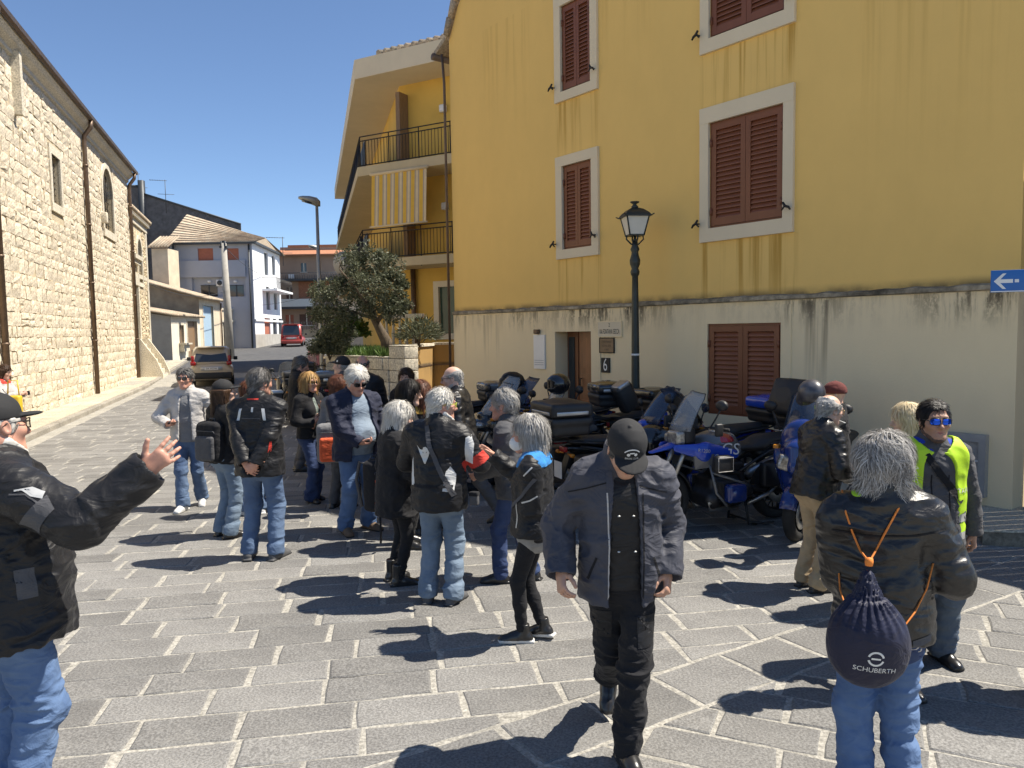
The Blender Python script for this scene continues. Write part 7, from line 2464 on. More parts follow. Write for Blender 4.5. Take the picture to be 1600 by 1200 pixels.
# --- woman with white mask
R_ = Person('grey haired woman in white mask with one hand raised and black leggings', (838, 1000), top=(822, 660), face=-76, fem=True, W=1.02, dep=1.08, sk=SK3, hpitch=4, hs=1.04, stance=.07)
R_.set_arm('R', ('w', 772, 712, 5.35), hint=(.4, -.4, -1), hdir=(-.1, .75, .65), palm=(-.5, .5, -.3), curl=.12, thumb=.2); R_.set_arm('L', ('w', 828, 838, 4.98), hint=(-.6, -1, 0), curl=.5)
R_.set_leg('L', (-.06, .10, .085)); R_.set_leg('R', (.06, -.04, .10), pitch=-8)
R_.body(); R_.facial(brow=BROWG, lips=False)
R_.shirt(cloth('grey_knit', (.24, .235, .225), .95, .3, .6, 60), 'sweater', .020, False, .74); R_.jacket(BLK, hem=.885, pad=.034, wr=.011, cpad=.012, flare=.02)
R_.trousers(BLK2, th=.088, kn=.058, cf=.054, an=.04, upto=.93, wr=.005); R_.shoes(BLKL, SOLE_W, boot=.03, sole_h=.026); R_.hair(H_GREY, 'mid', t=.016, length=.08, wild=.12)
R_.shirt(cloth('blue_scarf', (.03, .20, .48), .8, .3, vs=25), 'blue_scarf', .045, True, 1.43)
mk = SDF((-.09, .0, -.14), (.09, .17, .03), .0055); mk.ell((0, .06, -.058), (.062, .078, .056), 0); mk.cut((0, .035, 0), (0, -1, .12)); mk.wrinkle(.002, (20, 20, 20), 4)
V, Q = mk.mesh(); R_.add('face_mask', ((R_.Hm @ (V*R_.hs).T).T + R_.hc, Q), WHT)
mb = MB(); mb.M = R_.hmat()
for sg in (-1, 1): mb.tube([(sg*.055, .06, -.04), (sg*.075, .02, -.02), (sg*.082, -.02, -.01)], .0018, 5)
mb.build('mask_loop', WHT, R_.root)
T = R_.T
sh, el, wr_ = R_.arm['L'][:3]
R_.decal(R_.jk, ribbon([(-.06, -.03), (.0, -.01), (.05, .02)], .010), sh*.25 + el*.75 + V3(0, 0, .0), T @ V3(0, -1, 0), (0, 0, 1), 'reflective_strip', REFL, seg=.02)
R_.decal(R_.jk, ribbon([(-.03, -.03), (.03, .03)], .010), sh + V3(0, 0, .0), T @ V3(0, -1, 0), (0, 0, 1), 'reflective_strip', REFL, seg=.02)
R_.decal(R_.jk, ribbon([(0, -.09), (.008, 0), (.0, .09)], .011), R_.tw((-.16, .10, 1.06)), T @ V3(-.5, -1, 0), (0, 0, 1), 'reflective_strip', REFL, seg=.02)
R_.decal(R_.jk, ribbon([(.12, .12), (.02, .0), (-.10, -.1)], .022), R_.tw((-.14, .05, 1.22)), T @ V3(-.25, -1, 0), (0, 0, 1), 'shoulder_strap', DGREY, off=.01)

# --- man in the cap walking with his head down
S = Person('man in black cap and open grey jacket walking forward with head bowed', (972, 1165), D=3.70, top=(955, 640), face=180, W=1.0, dep=1.08, hpitch=42, hyaw=-4, sk=SK1, lean=5, shoulder=.185)
S.set_arm('R', ('w', 876, 893, 3.62), hint=(.45, -1, 0), palm=(-.9, -.5, 0), curl=.45); S.set_arm('L', ('w', 1043, 895, 3.66), hint=(-.45, -1, 0), palm=(.9, -.5, 0), curl=.55)
S.set_leg('L', (-.0, .16, .085)); S.set_leg('R', (.02, -.38, .22), pitch=-38)
S.body(); S.facial(); S.shirt(BLK2, high=True); S.shirt(BLK, 'vest', .013, True, .88); S.jacket(CHAR, open_=.072, hem=.82, pad=.030, wr=.014, slv=(.064, .058, .047), cpad=.014, collar=.075)
S.trousers(BLK2, th=.092, kn=.072, cf=.064, an=.062, wr=.018, seed=4); S.shoes(BLKL, big=1.03); S.hair(H_SALT, 'short', t=.006, cap=True, length=.03); S.cap(CAPM, tilt=6)
cu = S.Hm @ V3(1, 0, 0); cv = S.Hm @ V3(0, -.5, .87)
o_ = S.hc + S.Hm @ (V3(0, .10, .088)*S.hs)
S.decal(S.capm, ribbon([(.040*math.cos(t), .030*math.sin(t)-.006) for t in [R(a) for a in range(150, 29, -15)]], .005), o_, -cu, cv, 'cap_lettering', WHT, off=.003, seg=.02)
for dx in (-.017, .017): S.decal(S.capm, [(dx + .008*math.cos(t), -.002 + .008*math.sin(t)) for t in [i*.7 for i in range(9)]], o_, -cu, cv, 'cap_emblem', WHT, off=.003, seg=.02)
S.decal(S.capm, rectp(.022, .006, 0, .006), o_, -cu, cv, 'cap_emblem', WHT, off=.003)
S.text(S.capm, 'BIKERS CLUB', .0135, o_ - cv*.022, -cu, cv, WHT, 'cap_lettering', .8)
for (x, z) in ((-.035, 1.28), (.035, 1.28), (-.045, 1.10), (.035, 1.10)):
 p_ = S.tw((x, .16, z)); mb = MB(); mb.lathe([(0, -.004), (.007, -.002), (.007, .002), (0, .005)], 8, Matrix.Translation(Vector(p_))); mb.build('snap_button', REFL, S.root)

fU = S.T @ V3(-1, 0, 0); fV = S.T @ V3(0, 0, 1)
for x in (-.085, .085): S.decal(S.jk, ribbon([(0, -.26), (.004, 0), (-.002, .26)], .007), S.tw((x, .3, 1.12)), fU, fV, 'zip', LGREY if x > 0 else BLK2, off=.003)
for x in (-.16, .16): S.decal(S.jk, ribbon([(-.02*np.sign(x), -.06), (.02*np.sign(x), .06)], .010), S.tw((x, .3, 1.0)), fU, fV, 'pocket_zip', BLK2, off=.003)
for sg in (-1, 1): S.decal(S.jk, ribbon([(-.12, -.03*sg), (-.03, .0), (.06, .03*sg)], .006), S.tw((sg*.15, .3, 1.40)), fU, fV, 'yoke_seam', BLK2, off=.003)
S.decal(S.jk, rectp(.03, .085), S.tw((.075, .3, 1.44)), fU, fV, 'collar_tab', CHAR, off=.007)
for sg in (-1, 1): S.decal(S.tr, ribbon([(-.06, .07), (-.06, -.07), (.06, -.07), (.06, .07), (-.06, .07)], .007), (sg*.12*S.k, .35, .68*S.k), (-1, 0, 0), (0, 0, 1), 'cargo_pocket', BLK, off=.004)
S.decal(S.shirt_m, rectp(.007, .10), S.tw((0, .3, 1.42)), fU, fV, 'zip', LGREY, off=.004) if False else None

# --- man in beige trousers
Tm = Person('bald man in black leather jacket and beige trousers smoking beside the scooter', (1270, 920), top=(1306, 621), face=74, W=1.0, dep=1.08, lean=10, hpitch=2, sk=SK2, fat=.3)
Tm.set_arm('R', (.20, .26, 1.04), hint=(.7, -1, -.3), hdir=(-.3, .9, .1)); Tm.set_arm('L', (-.10, .30, 1.10))
Tm.body(); Tm.facial(brow=BROWG); Tm.jacket(LEA, hem=.86, pad=.034, wr=.012); Tm.trousers(BEI, th=.096, kn=.078, cf=.076, an=.078, wr=.014); Tm.shoes(BLKL); Tm.hair(H_GREY, 'fringe', t=.010, length=.03); Tm.glasses(LENSC, mat('thin_gold_frame', (.4, .3, .15), .3, .8, var=0), 'glasses')
mb = MB(); mb.M = Tm.hmat(); mb.tube([(.004, .09, -.067), (.012, .165, -.080)], .0038, 6); cg = mb.build('cigarette', WHT); cg.matrix_world = Matrix.Translation(Tm.loc) @ Matrix.Rotation(Tm.rz, 4, 'Z'); tag(cg, 'lit white cigarette in the mouth of the bald man in leather', 'cigarette')

# --- person behind lifting a helmet
U_ = Person('person in maroon hat with yellow cuff lifting a black helmet behind the bald smoker', (1304, 830), D=7.0, top=(1298, 603), face=-70, W=1.0, sk=SK2)
U_.set_arm('L', ('w', 1282, 634, 6.8), hint=(-1, -.2, -.8), hdir=(.1, .3, 1), palm=(.3, 1, 0), curl=.25, spread=.2)
U_.body(); U_.facial(); uj = U_.jacket(BLK2, pad=.02); U_.paint(uj, U_.jk, HIVIS, lambda c: np.linalg.norm(c - U_.arm['L'][2], axis=1) < .15); U_.trousers(BLK2); U_.shoes(BLKL); U_.cap(cloth('maroon_knit', (.13, .035, .03), .9), 'hat', brim=False, tilt=0)
hm = at_depth(1268, 616, 6.78)
he = empty('helmet', hm, R(20), 'black and white motorcycle helmet held up by the person in the maroon hat', 'helmet'); he.scale = (.85, .85, .85)
g = SDF((-.17, -.2, -.2), (.17, .2, .2), .007); g.ell((0, 0, .02), (.125, .155, .14), 0); g.ell((0, .09, -.06), (.10, .10, .08), .04); g.ell((0, 0, -.12), (.09, .11, .1), .02, '-'); g.box((0, .16, .03), (.10, .06, .045), .03, .01, '-')
V, Q = g.mesh(); link('shell', np_mesh('shell', [(V, Q)], [mat('helmet_gloss', (.012, .012, .016), .35, var=.6, vscale=6, color2=(.10, .10, .115), coat=.1)]), he)
mb = MB(); mb.loft([[(.10*math.sin(a), .02 + .148*math.cos(a), z) for a in [R(q) for q in range(-50, 51, 10)]] for z in (-.005, .07)], closed=False, cap=False); mb.build('visor', LENS, he)

# --- blond woman beside the vest man
V_ = Person('pale blond woman facing left behind the man in the yellow vest', (1418, 960), D=5.5, top=(1418, 640), face=-76, fem=True, W=.95, sk=SK2)
V_.body(); V_.facial(brow=BROWG); V_.jacket(BLK2); V_.trousers(DGREY); V_.shoes(BLKL); V_.hair(H_PBLOND, 'bob', t=.018, length=.11, wild=.2)

# --- man in the high visibility vest
X = Person('man in hi vis yellow vest and blue mirrored sunglasses facing camera', (1448, 1032), top=(1454, 632), face=186, W=1.03, sk=SK4, hyaw=2)
X.set_arm('L', ('w', 1522, 848, 4.66), hint=(-1, -.5, 0), palm=(.9, -.5, 0), curl=.5); X.set_arm('R', (.20, .22, 1.0))
X.body(); X.facial(eyes=False); X.jacket(DGREY, hem=.82, pad=.024, wr=.009)
X.trousers(cloth('faded_grey_denim', (.17, .20, .22), .95, .2, .4, 160, 0, (.06, .085, .13), 2.5), th=.096, kn=.08, cf=.076, an=.078, wr=.016); X.shoes(BLKL, SOLE_B); X.hair(H_BLACK, 'short', t=.004, length=.04, wild=.12, line=.080); X.glasses(LENSB, FRAMEM, w=.029, h=.020); X.beard(mat('stubble', (.10, .06, .045), .7, var=.2), .0012)
g = X.grid([X.neck, X.pel - V3(0, 0, .1), X.sh['L'], X.sh['R']], .22)
X.torso(g, .042); g.cut(X.tw((0, 0, .78)), (0, 0, -1)); g.wrinkle(.006, (7, 7, 10), 8)
g.cone(X.tw((0, .15, .70)), X.tw((0, .17, 1.36)), .125, .10, .006, '-'); g.cone(X.neck - V3(0, .0, .05), X.neck + V3(0, .02, .3), .115, .12, .006, '-')
for sg in (-1, 1): g.cone(X.tw((sg*.245, 0, 1.10)), X.tw((sg*.235, -.0, 1.5)), .07, .065, .006, '-')
X.vest = g.mesh(); X.add('hi_vis_vest', X.vest, HIVIS)
fU = X.T @ V3(-1, 0, 0)
for z in (1.02, .90): X.decal(X.vest, rectp(.15, .05), X.tw((-.17, .2, z)), fU, (0, 0, 1), 'reflective_tape', REFL, off=.004)
X.decal(X.vest, rectp(.15, .05), X.tw((.17, .2, 1.02)), fU, (0, 0, 1), 'reflective_tape', REFL, off=.004)
X.text(X.vest, 'STAFF', .045, X.tw((-.15, .2, 1.20)), fU, (0, 0, 1), LGREY, 'lettering', .9, .004)
X.shirt(BLUEC, 'neck_gaiter', .026, True, 1.46)
X.decal(X.jk, ribbon([(-.10, .20), (-.03, .08), (.05, -.02), (.12, -.10)], .042), X.tw((-.02, .25, 1.24)), fU, (0, 0, 1), 'shoulder_strap', BLK2, off=.012)
for x in (-.055, .055): X.decal(X.jk, rectp(.007, .26), X.tw((x, .25, 1.17)), fU, (0, 0, 1), 'zip', BLK2)

# --- man seen from behind with a drawstring bag
W_ = Person('grey haired man in black leather jacket seen from behind carrying a drawstring bag', (1384, 700), D=3.15, top=(1350, 690), face=10, W=.97, dep=1.06, hyaw=56, hpitch=4, sk=SK3, fat=.5, shoulder=.19, side=-2)
W_.set_arm('R', ('w', 1462, 893, 3.30), hint=(.25, -1, -.6), hdir=(-.2, 1, .1), curl=.5); W_.set_arm('L', (-.13, .30, 1.05), hint=(-.1, -1, -.3))
W_.body(); W_.facial(eyes=False, brow=None, lips=False); W_.jacket(LEA, hem=.855, pad=.036, wr=.012, slv=(.066, .058, .047), scale=(7, 7, 18), cpad=.012); W_.trousers(DENB, th=.096, kn=.076, cf=.072, an=.072, wr=.020); W_.shoes(BLKL)
W_.hair(hairm('silver_hair', (0.50, 0.48, 0.45), (0.10, 0.095, 0.09)), 'mid', t=.014, n=9000, length=.075, wild=.55, wave=.5); W_.glasses(LENS, FRAMEM)
W_.shirt(HIVIS, 'lime_collar', .030, True, 1.47)
T = W_.T
W_.decal(W_.jk, ribbon([(-.22, .02), (-.1, 0), (.1, 0), (.22, .02)], .008), W_.tw((0, -.3, 1.36)), T @ V3(1, 0, 0), (0, 0, 1), 'yoke_seam', BLK2, off=.003)
W_.decal(W_.jk, [(-.045, -.02), (.045, .0), (.045, .03), (-.045, .012)], W_.tw((.155, -.3, .885)), T @ V3(1, .2, 0), (0, 0, 1), 'zip_pocket', DGREY, off=.003)

for sg in (-1, 1):
 W_.decal(W_.tr, ribbon([(-.07, .07), (-.065, -.06), (0, -.085), (.065, -.06), (.07, .07), (-.07, .07)], .006), (sg*.088*W_.k, -.3, .845*W_.k), (1, 0, 0), (0, 0, 1), 'back_pocket', DEN3, off=.003)
W_.text(W_.tr, 'OJ', .05, (.10*W_.k, -.3, .865*W_.k), (1, 0, 0), (0, 0, 1), LGREY, 'lettering', 1.3)
# --- person hidden behind him: dark clothes and boots
Y = Person('person in black trousers and boots hidden behind the man with the drawstring bag', (1378, 1098), D=4.25, H=1.44, face=188, W=.96, sk=SK2, stance=.17)
Y.body(); Y.facial(); Y.jacket(BLK2, hem=.80); Y.trousers(BLK2); Y.shoes(BLKL, boot=.06); Y.hair(H_AUB, 'mid')

# --- edges of the frame
Z_ = Person('woman in red scarf and pale grey top using a phone by the church wall', (10, 705), D=13.4, top=(5, 572), face=84, fem=True, sk=SK2, hpitch=14)
Z_.set_arm('R', (.10, .36, 1.22), hint=(1, -.6, -1), curl=.4); Z_.set_arm('L', (-.02, .38, 1.22), hint=(-1, -.6, -1))
Z_.body(); Z_.facial(); Z_.jacket(LGREY, hem=.88); Z_.trousers(DEN3); Z_.shoes(BLKL); Z_.hair(H_BROWN, 'bob', wild=.4); Z_.shirt(REDC, 'red_scarf', .03, True, 1.42)
AA = Person('person at the right edge of whom only one dark shoe shows', (1703, 1110), D=4.12, H=1.72, face=-96, sk=SK2, stance=.07)
AA.set_leg('L', (-.05, .24, .085)); AA.set_leg('R', (.07, -.1, .085))
AA.body(); AA.facial(); AA.jacket(BLK2); AA.trousers(DGREY); AA.shoes(GREYL); AA.hair(H_BROWN, 'short')
BB = Person('distant person in pink by the tall street lamp', (494, 575), D=30, top=(495, 531), face=180, fem=True, sk=SK2)
BB.body(); BB.jacket(cloth('pink_cloth', (.55, .25, .28))); BB.trousers(DGREY); BB.shoes(BLKL); BB.hair(H_BROWN, 'bob', n=0)
# ------------------------------------------------------------------ motorcycles: +X forward, +Y left, Z up
def paint(n, c, rough=.25, coat=.7, metal=0.0): return mat(n, c, rough, metal, var=.04, vscale=3, coat=coat)
B_BLUE = paint('blue_paint', (0.014, 0.065, 0.46)); B_BLACK = paint('gloss_black_paint', (0.012, 0.012, 0.013)); B_SILV = paint('silver_paint', (0.42, 0.42, 0.42), .3, .4, .6); B_RED = paint('red_paint', (0.40, 0.015, 0.03)); B_WHITE = paint('white_paint', (0.62, 0.61, 0.59)); B_GREY = paint('grey_paint', (0.12, 0.125, 0.13)); B_DBLUE = paint('dark_blue_paint', (0.01, 0.03, 0.16))
PLAS = mat('black_plastic', (0.018, 0.018, 0.019), .5, var=.2, vscale=8, bump=.1, bscale=150); RUB = mat('tyre_rubber', (0.017, 0.017, 0.017), .85, var=.3, vscale=10, bump=.5, bscale=70); ALU = mat('brushed_aluminium', (0.45, 0.45, 0.44), .35, .85, var=.12, vscale=15); CHROME = mat('chrome', (0.55, 0.55, 0.55), .12, 1.0, var=0); DKMET = mat('dark_metal', (0.045, 0.045, 0.048), .45, .6, var=.25, vscale=12); SEATM = mat('seat_vinyl', (0.022, 0.021, 0.021), .6, var=.15, bump=.2, bscale=120); LAMPG = mat('headlamp_glass', (0.42, 0.40, 0.36), .08, .5, var=.6, vscale=30, spec=.8, bump=.6, bscale=25); REDL = mat('red_lens', (0.28, 0.012, 0.012), .2, var=.1); AMB = mat('amber_lens', (0.6, 0.22, 0.02), .25, var=0)
SCREEN = mat('windscreen_plastic', (0.42, 0.43, 0.43), .06, var=0, alpha=.42, spec=.6); SCREENB = mat('smoked_screen', (0.05, 0.07, 0.11), .06, var=0, alpha=.72, spec=.7); PLATE = mat('number_plate', (0.72, 0.72, 0.70), .5, var=.04)

def wheel(root, x, R_, w, m_rim, name='wheel', spokes=10, disc=True):
 wh = empty(name, (x, 0, R_), 0, parent=root)
 T = Matrix.Rotation(R(90), 4, 'X')
 mb = MB()
 pr = []
 for i in range(13):
  a = -math.pi*.5 + math.pi*i/12
  pr.append((R_ - .075 + .075*math.cos(a)*1.0, w*.5*math.sin(a)))
 pr = [(R_-.10, -w*.42)] + pr + [(R_-.10, w*.42), (R_-.10, -w*.42)]
 mb.lathe(pr, 36, T, cap=False)
 mb.build('tyre', RUB, wh)
 mb = MB()
 mb.lathe([(R_-.10, -w*.36), (R_-.085, -w*.4), (R_-.085, -w*.3), (R_-.12, -w*.2), (R_-.12, w*.2), (R_-.085, w*.3), (R_-.085, w*.4), (R_-.10, w*.36)], 36, T, cap=False)
 mb.lathe([(.0, -.05), (.045, -.05), (.045, .05), (0, .05)], 14, T)
 for i in range(spokes):
  a = 2*math.pi*i/spokes
  for s in (-1, 1):
   b = a + s*.22
   mb.tube([(.04*math.cos(a), s*.03, .04*math.sin(a)), ((R_-.115)*math.cos(b), s*.012, (R_-.115)*math.sin(b))], .008, 5)
 mb.build('rim', m_rim, wh)
 if disc:
  mb = MB()
  for s in (-1, 1): mb.lathe([(.07, s*.052), (.145, s*.052), (.145, s*.057), (.07, s*.057)], 24, T, cap=False)
  mb.build('brake_disc', ALU, wh)
 return wh

def sdf_part(root, name, m, lo, hi, fn, res=.013, key=None):
 if key and key in CACHE: me = CACHE[key]
 else:
  g = SDF(lo, hi, res); fn(g); V, Q = g.mesh(); me = np_mesh(name, [(V, Q)], [m])
  if key: CACHE[key] = me
 o = link(name, me if me.materials[0] is m else me.copy(), root)
 if o.data.materials[0] is not m: o.data.materials[0] = m
 return o

def screen(root, x0, z0, x1, z1, w0, w1, m, bow=.07, name='windscreen'):
 mb = MB(); n, k = 9, 6
 rows = []
 for j in range(k):
  t = j/(k-1); w = w0 + (w1-w0)*t
  if j == k-1: w *= .72
  rows.append([(x0+(x1-x0)*t - bow*(abs(2*i/(n-1)-1)**2) + .02*math.sin(t*3), w*(2*i/(n-1)-1), z0+(z1-z0)*t - (.03 if j == k-1 else 0)*abs(2*i/(n-1)-1)) for i in range(n)])
 mb.loft(rows, closed=False, cap=False)
 o = mb.build(name, m, root, fix=False)
 md = o.modifiers.new('s', 'SOLIDIFY'); md.thickness = .004
 mb = MB(); edge = [r[0] for r in rows] + rows[-1] + [r[-1] for r in rows[::-1]]
 mb.tube(edge, .004, 5); mb.build('screen_edge', PLAS, o)
 return o

def mirrors(root, x, z, w=.34, up=.2, m=PLAS):
 for s in (-1, 1):
  mb = MB(); mb.tube([(x, s*w*.75, z), (x-.02, s*w*.9, z+up*.5), (x-.03, s*w*1.05, z+up)], .009, 6)
  T = Matrix.Translation((x-.03, s*w*1.08, z+up+.03)) @ Matrix.Rotation(R(10*s), 4, 'Z')
  mb.loft([[(dx, a*.075*math.cos(t), b*.052*math.sin(t)) for t in [2*math.pi*i/12 for i in range(12)]] for dx, a, b in ((.03, .35, .35), (.02, .85, .85), (-.005, 1, 1))]) if False else None
  rg_ = [[T @ Vector((dx, a*.078*math.cos(t), a*.055*math.sin(t))) for t in [2*math.pi*i/12 for i in range(12)]] for dx, a in ((.035, .4), (.022, .85), (-.004, 1))]
  mb.loft(rg_); o = mb.build('mirror', m, root)
  mb = MB(); mb.raw([T @ Vector((-.0055, .07*math.cos(t), .048*math.sin(t))) for t in [2*math.pi*i/12 for i in range(12)]], [tuple(range(12))]); mb.build('mirror_glass', CHROME, o, fix=False)

def handlebar(root, x, z, w=.40, rise=.08):
 mb = MB(); mb.tube([(x-.10, -w, z), (x-.03, -w*.6, z+.01), (x+.03, -.1, z-rise), (x+.03, .1, z-rise), (x-.03, w*.6, z+.01), (x-.10, w, z)], .013, 8); hb = mb.build('handlebar', DKMET, root)
 for y0, y1 in ((-.26, .05), (.26, -.04), (.22, .07)):
  mb = MB(); mb.tube([(x-.01, y0, z+.01), (x+.12, y0*.7, z+.03), (x+.15, y1, z-.10), (x+.10, y1, z-.28)], .006, 5); mb.build('cable', RUB, hb)
 for s in (-1, 1):
  mb = MB(); mb.tube([(x-.055, s*w*.78, z+.004), (x-.105, s*(w+.03), z)], .019, 8); mb.build('grip', RUB, hb)
  mb = MB(); mb.tube([(x-.01, s*w*.62, z), (x+.03, s*w*.75, z-.01), (x-.01, s*(w), z-.015)], .008, 5); mb.build('lever', ALU, hb)

def case_box(root, cx, cz, L, Wd, H, m_lid, m_base, name='top_case', open_=0, stripe=None):
 r = empty(name, (cx, 0, cz), 0, parent=root)
 zb = H*.52
 sdf_part(r, 'case_base', m_base, (-L/2-.05, -Wd/2-.05, -.05), (L/2+.05, Wd/2+.05, H), lambda g: (g.box((0, 0, zb/2), (L/2*.92, Wd/2*.93, zb/2), .05, 0), g.box((0, 0, zb*.8), (L/2*.98, Wd/2*.98, zb*.2), .03, .03)), .014)
 o = sdf_part(r, 'case_lid', m_lid, (-L/2-.05, -Wd/2-.05, -.05), (L/2+.05, Wd/2+.05, H), lambda g: (g.box((0, 0, zb + (H-zb)*.42), (L/2, Wd/2, (H-zb)*.42), .045, 0), g.ell((0, 0, zb+(H-zb)*.45), (L/2*.9, Wd/2*.9, (H-zb)*.62), .05), g.cut((0, 0, zb+.008), (0, 0, -1))), .014)
 if open_:
  o.matrix_local = Matrix.Translation((L/2*.95, 0, zb)) @ Matrix.Rotation(R(open_), 4, 'Y') @ Matrix.Translation((-L/2*.95, 0, -zb))
 mb = MB(); mb.rbox((-L/2-.012, -.05, zb*.55), (-L/2+.03, .05, zb*.95), .008); mb.build('latch', ALU, r)
 if stripe:
  mb = MB(); mb.rbox((-L/2-.006, -Wd/2*.75, zb+.03), (-L/2+.03, Wd/2*.75, zb+.065), .008)
  for s in (-1, 1): mb.rbox((-L/2*.8, s*Wd/2-.012, zb+.03), (L/2*.7, s*Wd/2+.006, zb+.07), .008)
  mb.build('trim_strip', stripe, r)
 return r

def pannier(root, s, x, z, L, H, Wd, m, m_edge=None):
 r = empty('pannier', (x, s*(.26+Wd/2), z), 0, parent=root)
 sdf_part(r, 'case', m, (-L/2-.04, -Wd/2-.04, -H/2-.04), (L/2+.04, Wd/2+.04, H/2+.04), lambda g: (g.box((0, 0, 0), (L/2, Wd/2, H/2), .045, 0), g.cut((-L/2+.03, 0, -H/2+.05), (-.6, 0, -.8), .03)), .014)
 if m_edge:
  mb = MB(); mb.rbox((-L/2, -Wd/2-.006, H/2-.05), (L/2, Wd/2+.006, H/2+.004), .012); mb.build('lid_edge', m_edge, r)
 mb = MB(); mb.tube([(-.06, s*(Wd/2+.02), H/2-.09), (.06, s*(Wd/2+.02), H/2-.09)], .01, 6); mb.build('handle', DKMET, r)

def engine_common(root, boxer=False, vcol=DKMET):
 sdf_part(root, 'engine', DKMET, (.4, -.3, .1), (1.15, .3, .8), lambda g: (g.box((.76, 0, .40), (.22, .15, .17), .05, 0), g.box((.68, 0, .58), (.17, .12, .12), .04, .05), g.cone((.95, -.12, .33), (.95, .12, .33), .10, .10, .05), g.cone((.55, -.15, .40), (.55, .15, .40), .09, .09, .04)), .015, key='eng')
 if boxer:
  for s in (-1, 1):
   mb = MB()
   for i in range(6): mb.rbox((.70, s*(.15+i*.022) - .006, .32), (.92, s*(.15+i*.022) + .006, .52), .02)
   mb.build('cylinder_fins', DKMET, root)
   sdf_part(root, 'cylinder_cover', vcol, (.62, -.45, .25), (1.0, .45, .6), lambda g, s=s: (g.box((.81, s*.325, .42), (.125, .055, .10), .045, 0), g.ell((.81, s*.375, .42), (.075, .02, .05), .01)), .011)
   mb = MB(); mb.tube([(.92, s*.2, .36), (1.02, s*.17, .30), (.98, s*.12, .22), (.6, s*.1, .20)], .022, 7); mb.build('exhaust_header', ALU, root)
 else:
  for s in (-1, 1):
   mb = MB()
   for i in range(5): mb.rbox((.70, s*.10-.06, .5+i*.03), (.92, s*.10+.06, .515+i*.03), .004)
   mb.build('cylinder_fins', DKMET, root)
  mb = MB(); mb.tube([(.95, .06, .55), (1.08, .06, .42), (1.0, .06, .22), (.5, .08, .2)], .022, 7); mb.tube([(.95, -.06, .55), (1.08, -.06, .42), (1.0, -.06, .22), (.5, -.08, .2)], .022, 7); mb.build('exhaust_header', ALU, root)

def frame_common(root, rake_top=(1.22, .98), wheels_=(.33, .335), stand=True, m_rim=DKMET):
 wheel(root, 0, wheels_[0], .17, m_rim); wheel(root, 1.5, wheels_[1], .12, m_rim)
 for s in (-1, 1):
  mb = MB(); mb.tube([(1.5, s*.10, wheels_[1]), (1.5-.10, s*.10, wheels_[1]+.28)], .030, 8); mb.tube([(1.5-.10, s*.10, wheels_[1]+.28), (rake_top[0], s*.10, rake_top[1])], .024, 8); mb.build('fork_leg', ALU, root)
  mb = MB(); mb.tube([(0, s*.11, wheels_[0]), (.3, s*.12, .38), (.55, s*.1, .42)], [.03, .038, .04], 8); mb.build('swingarm', DKMET, root)
  mb = MB(); mb.tube([(1.2, s*.05, .92), (.95, s*.14, .66), (.62, s*.15, .58), (.55, s*.14, .36)], .022, 7); mb.tube([(.62, s*.15, .60), (.2, s*.12, .78), (-.2, s*.11, .86)], .017, 7); mb.build('frame_rail', DKMET, root)
  mb = MB(); mb.tube([(.5, s*.14, .34), (.5, s*.26, .34)], .016, 6); mb.build('footpeg', RUB, root)
 mb = MB(); mb.loft([[(1.5 + (wheels_[1]+.035+d)*math.cos(a), y, wheels_[1] + (wheels_[1]+.035+d)*math.sin(a)) for y, d in ((-.075, -.03), (-.05, 0), (.05, 0), (.075, -.03))] for a in [R(q) for q in range(50, 171, 12)]], closed=False, cap=False); o = mb.build('front_mudguard', PLAS, root, fix=False)
 o.modifiers.new('s', 'SOLIDIFY').thickness = .006
 if stand:
  mb = MB()
  for s in (-1, 1): mb.tube([(.52, s*.12, .30), (.50, s*.17, .02), (.40, s*.17, .015)], .016, 6)
  mb.tube([(.5, -.17, .06), (.5, .17, .06)], .012, 6); mb.tube([(.5, .17, .05), (.34, .25, .03), (.24, .25, .04)], .013, 6); mb.build('centre_stand', DKMET, root)

def seat_common(root, key, x0=-.28, x1=.62, z=.84):
 sdf_part(root, 'seat', SEATM, (x0-.1, -.25, z-.12), (x1+.1, .25, z+.2), lambda g: (g.cone((x0+.55, 0, z), (x1-.05, 0, z-.01), .15, .10, .05, '+', (0, 0, 1), .45), g.cone((x0+.08, 0, z+.075), (x0+.48, 0, z+.05), .11, .145, .06, '+', (0, 0, 1), .45)), .013, key=('seat', key))

def tail_common(root, m=PLAS, plate=True):
 sdf_part(root, 'tail', m, (-.5, -.2, .6), (.35, .2, 1.0), lambda g: (g.cone((.2, 0, .76), (-.30, 0, .84), .12, .06, .05, '+', (0, 0, 1), .6),), .014, key=('tail', m.name))
 mb = MB(); mb.rbox((-.38, -.07, .80), (-.34, .07, .86), .01); mb.build('tail_lamp', REDL, root)
 mb = MB(); mb.prism([(-.30, .80), (-.40, .52), (-.385, .51), (-.27, .78)], -.06, .06); mb.build('rear_mudguard', PLAS, root)
 if plate:
  mb = MB(); mb.box((-.43, -.09, .52), (-.424, .09, .70)); mb.build('number_plate', PLATE, root)
 for s in (-1, 1):
  mb = MB(); mb.tube([(-.33, s*.06, .78), (-.34, s*.16, .78)], .012, 6); mb.tube([(-.34, s*.15, .78), (-.34, s*.20, .78)], .022, 8); mb.build('indicator', AMB, root)
  mb = MB(); mb.tube([(.2, s*.15, .86), (-.1, s*.19, .90), (-.36, s*.15, .93)], .012, 6); mb.build('grab_rail', DKMET, root)
 mb = MB(); mb.box((-.52, -.12, .925), (-.15, .12, .94)); mb.build('rack', DKMET, root)

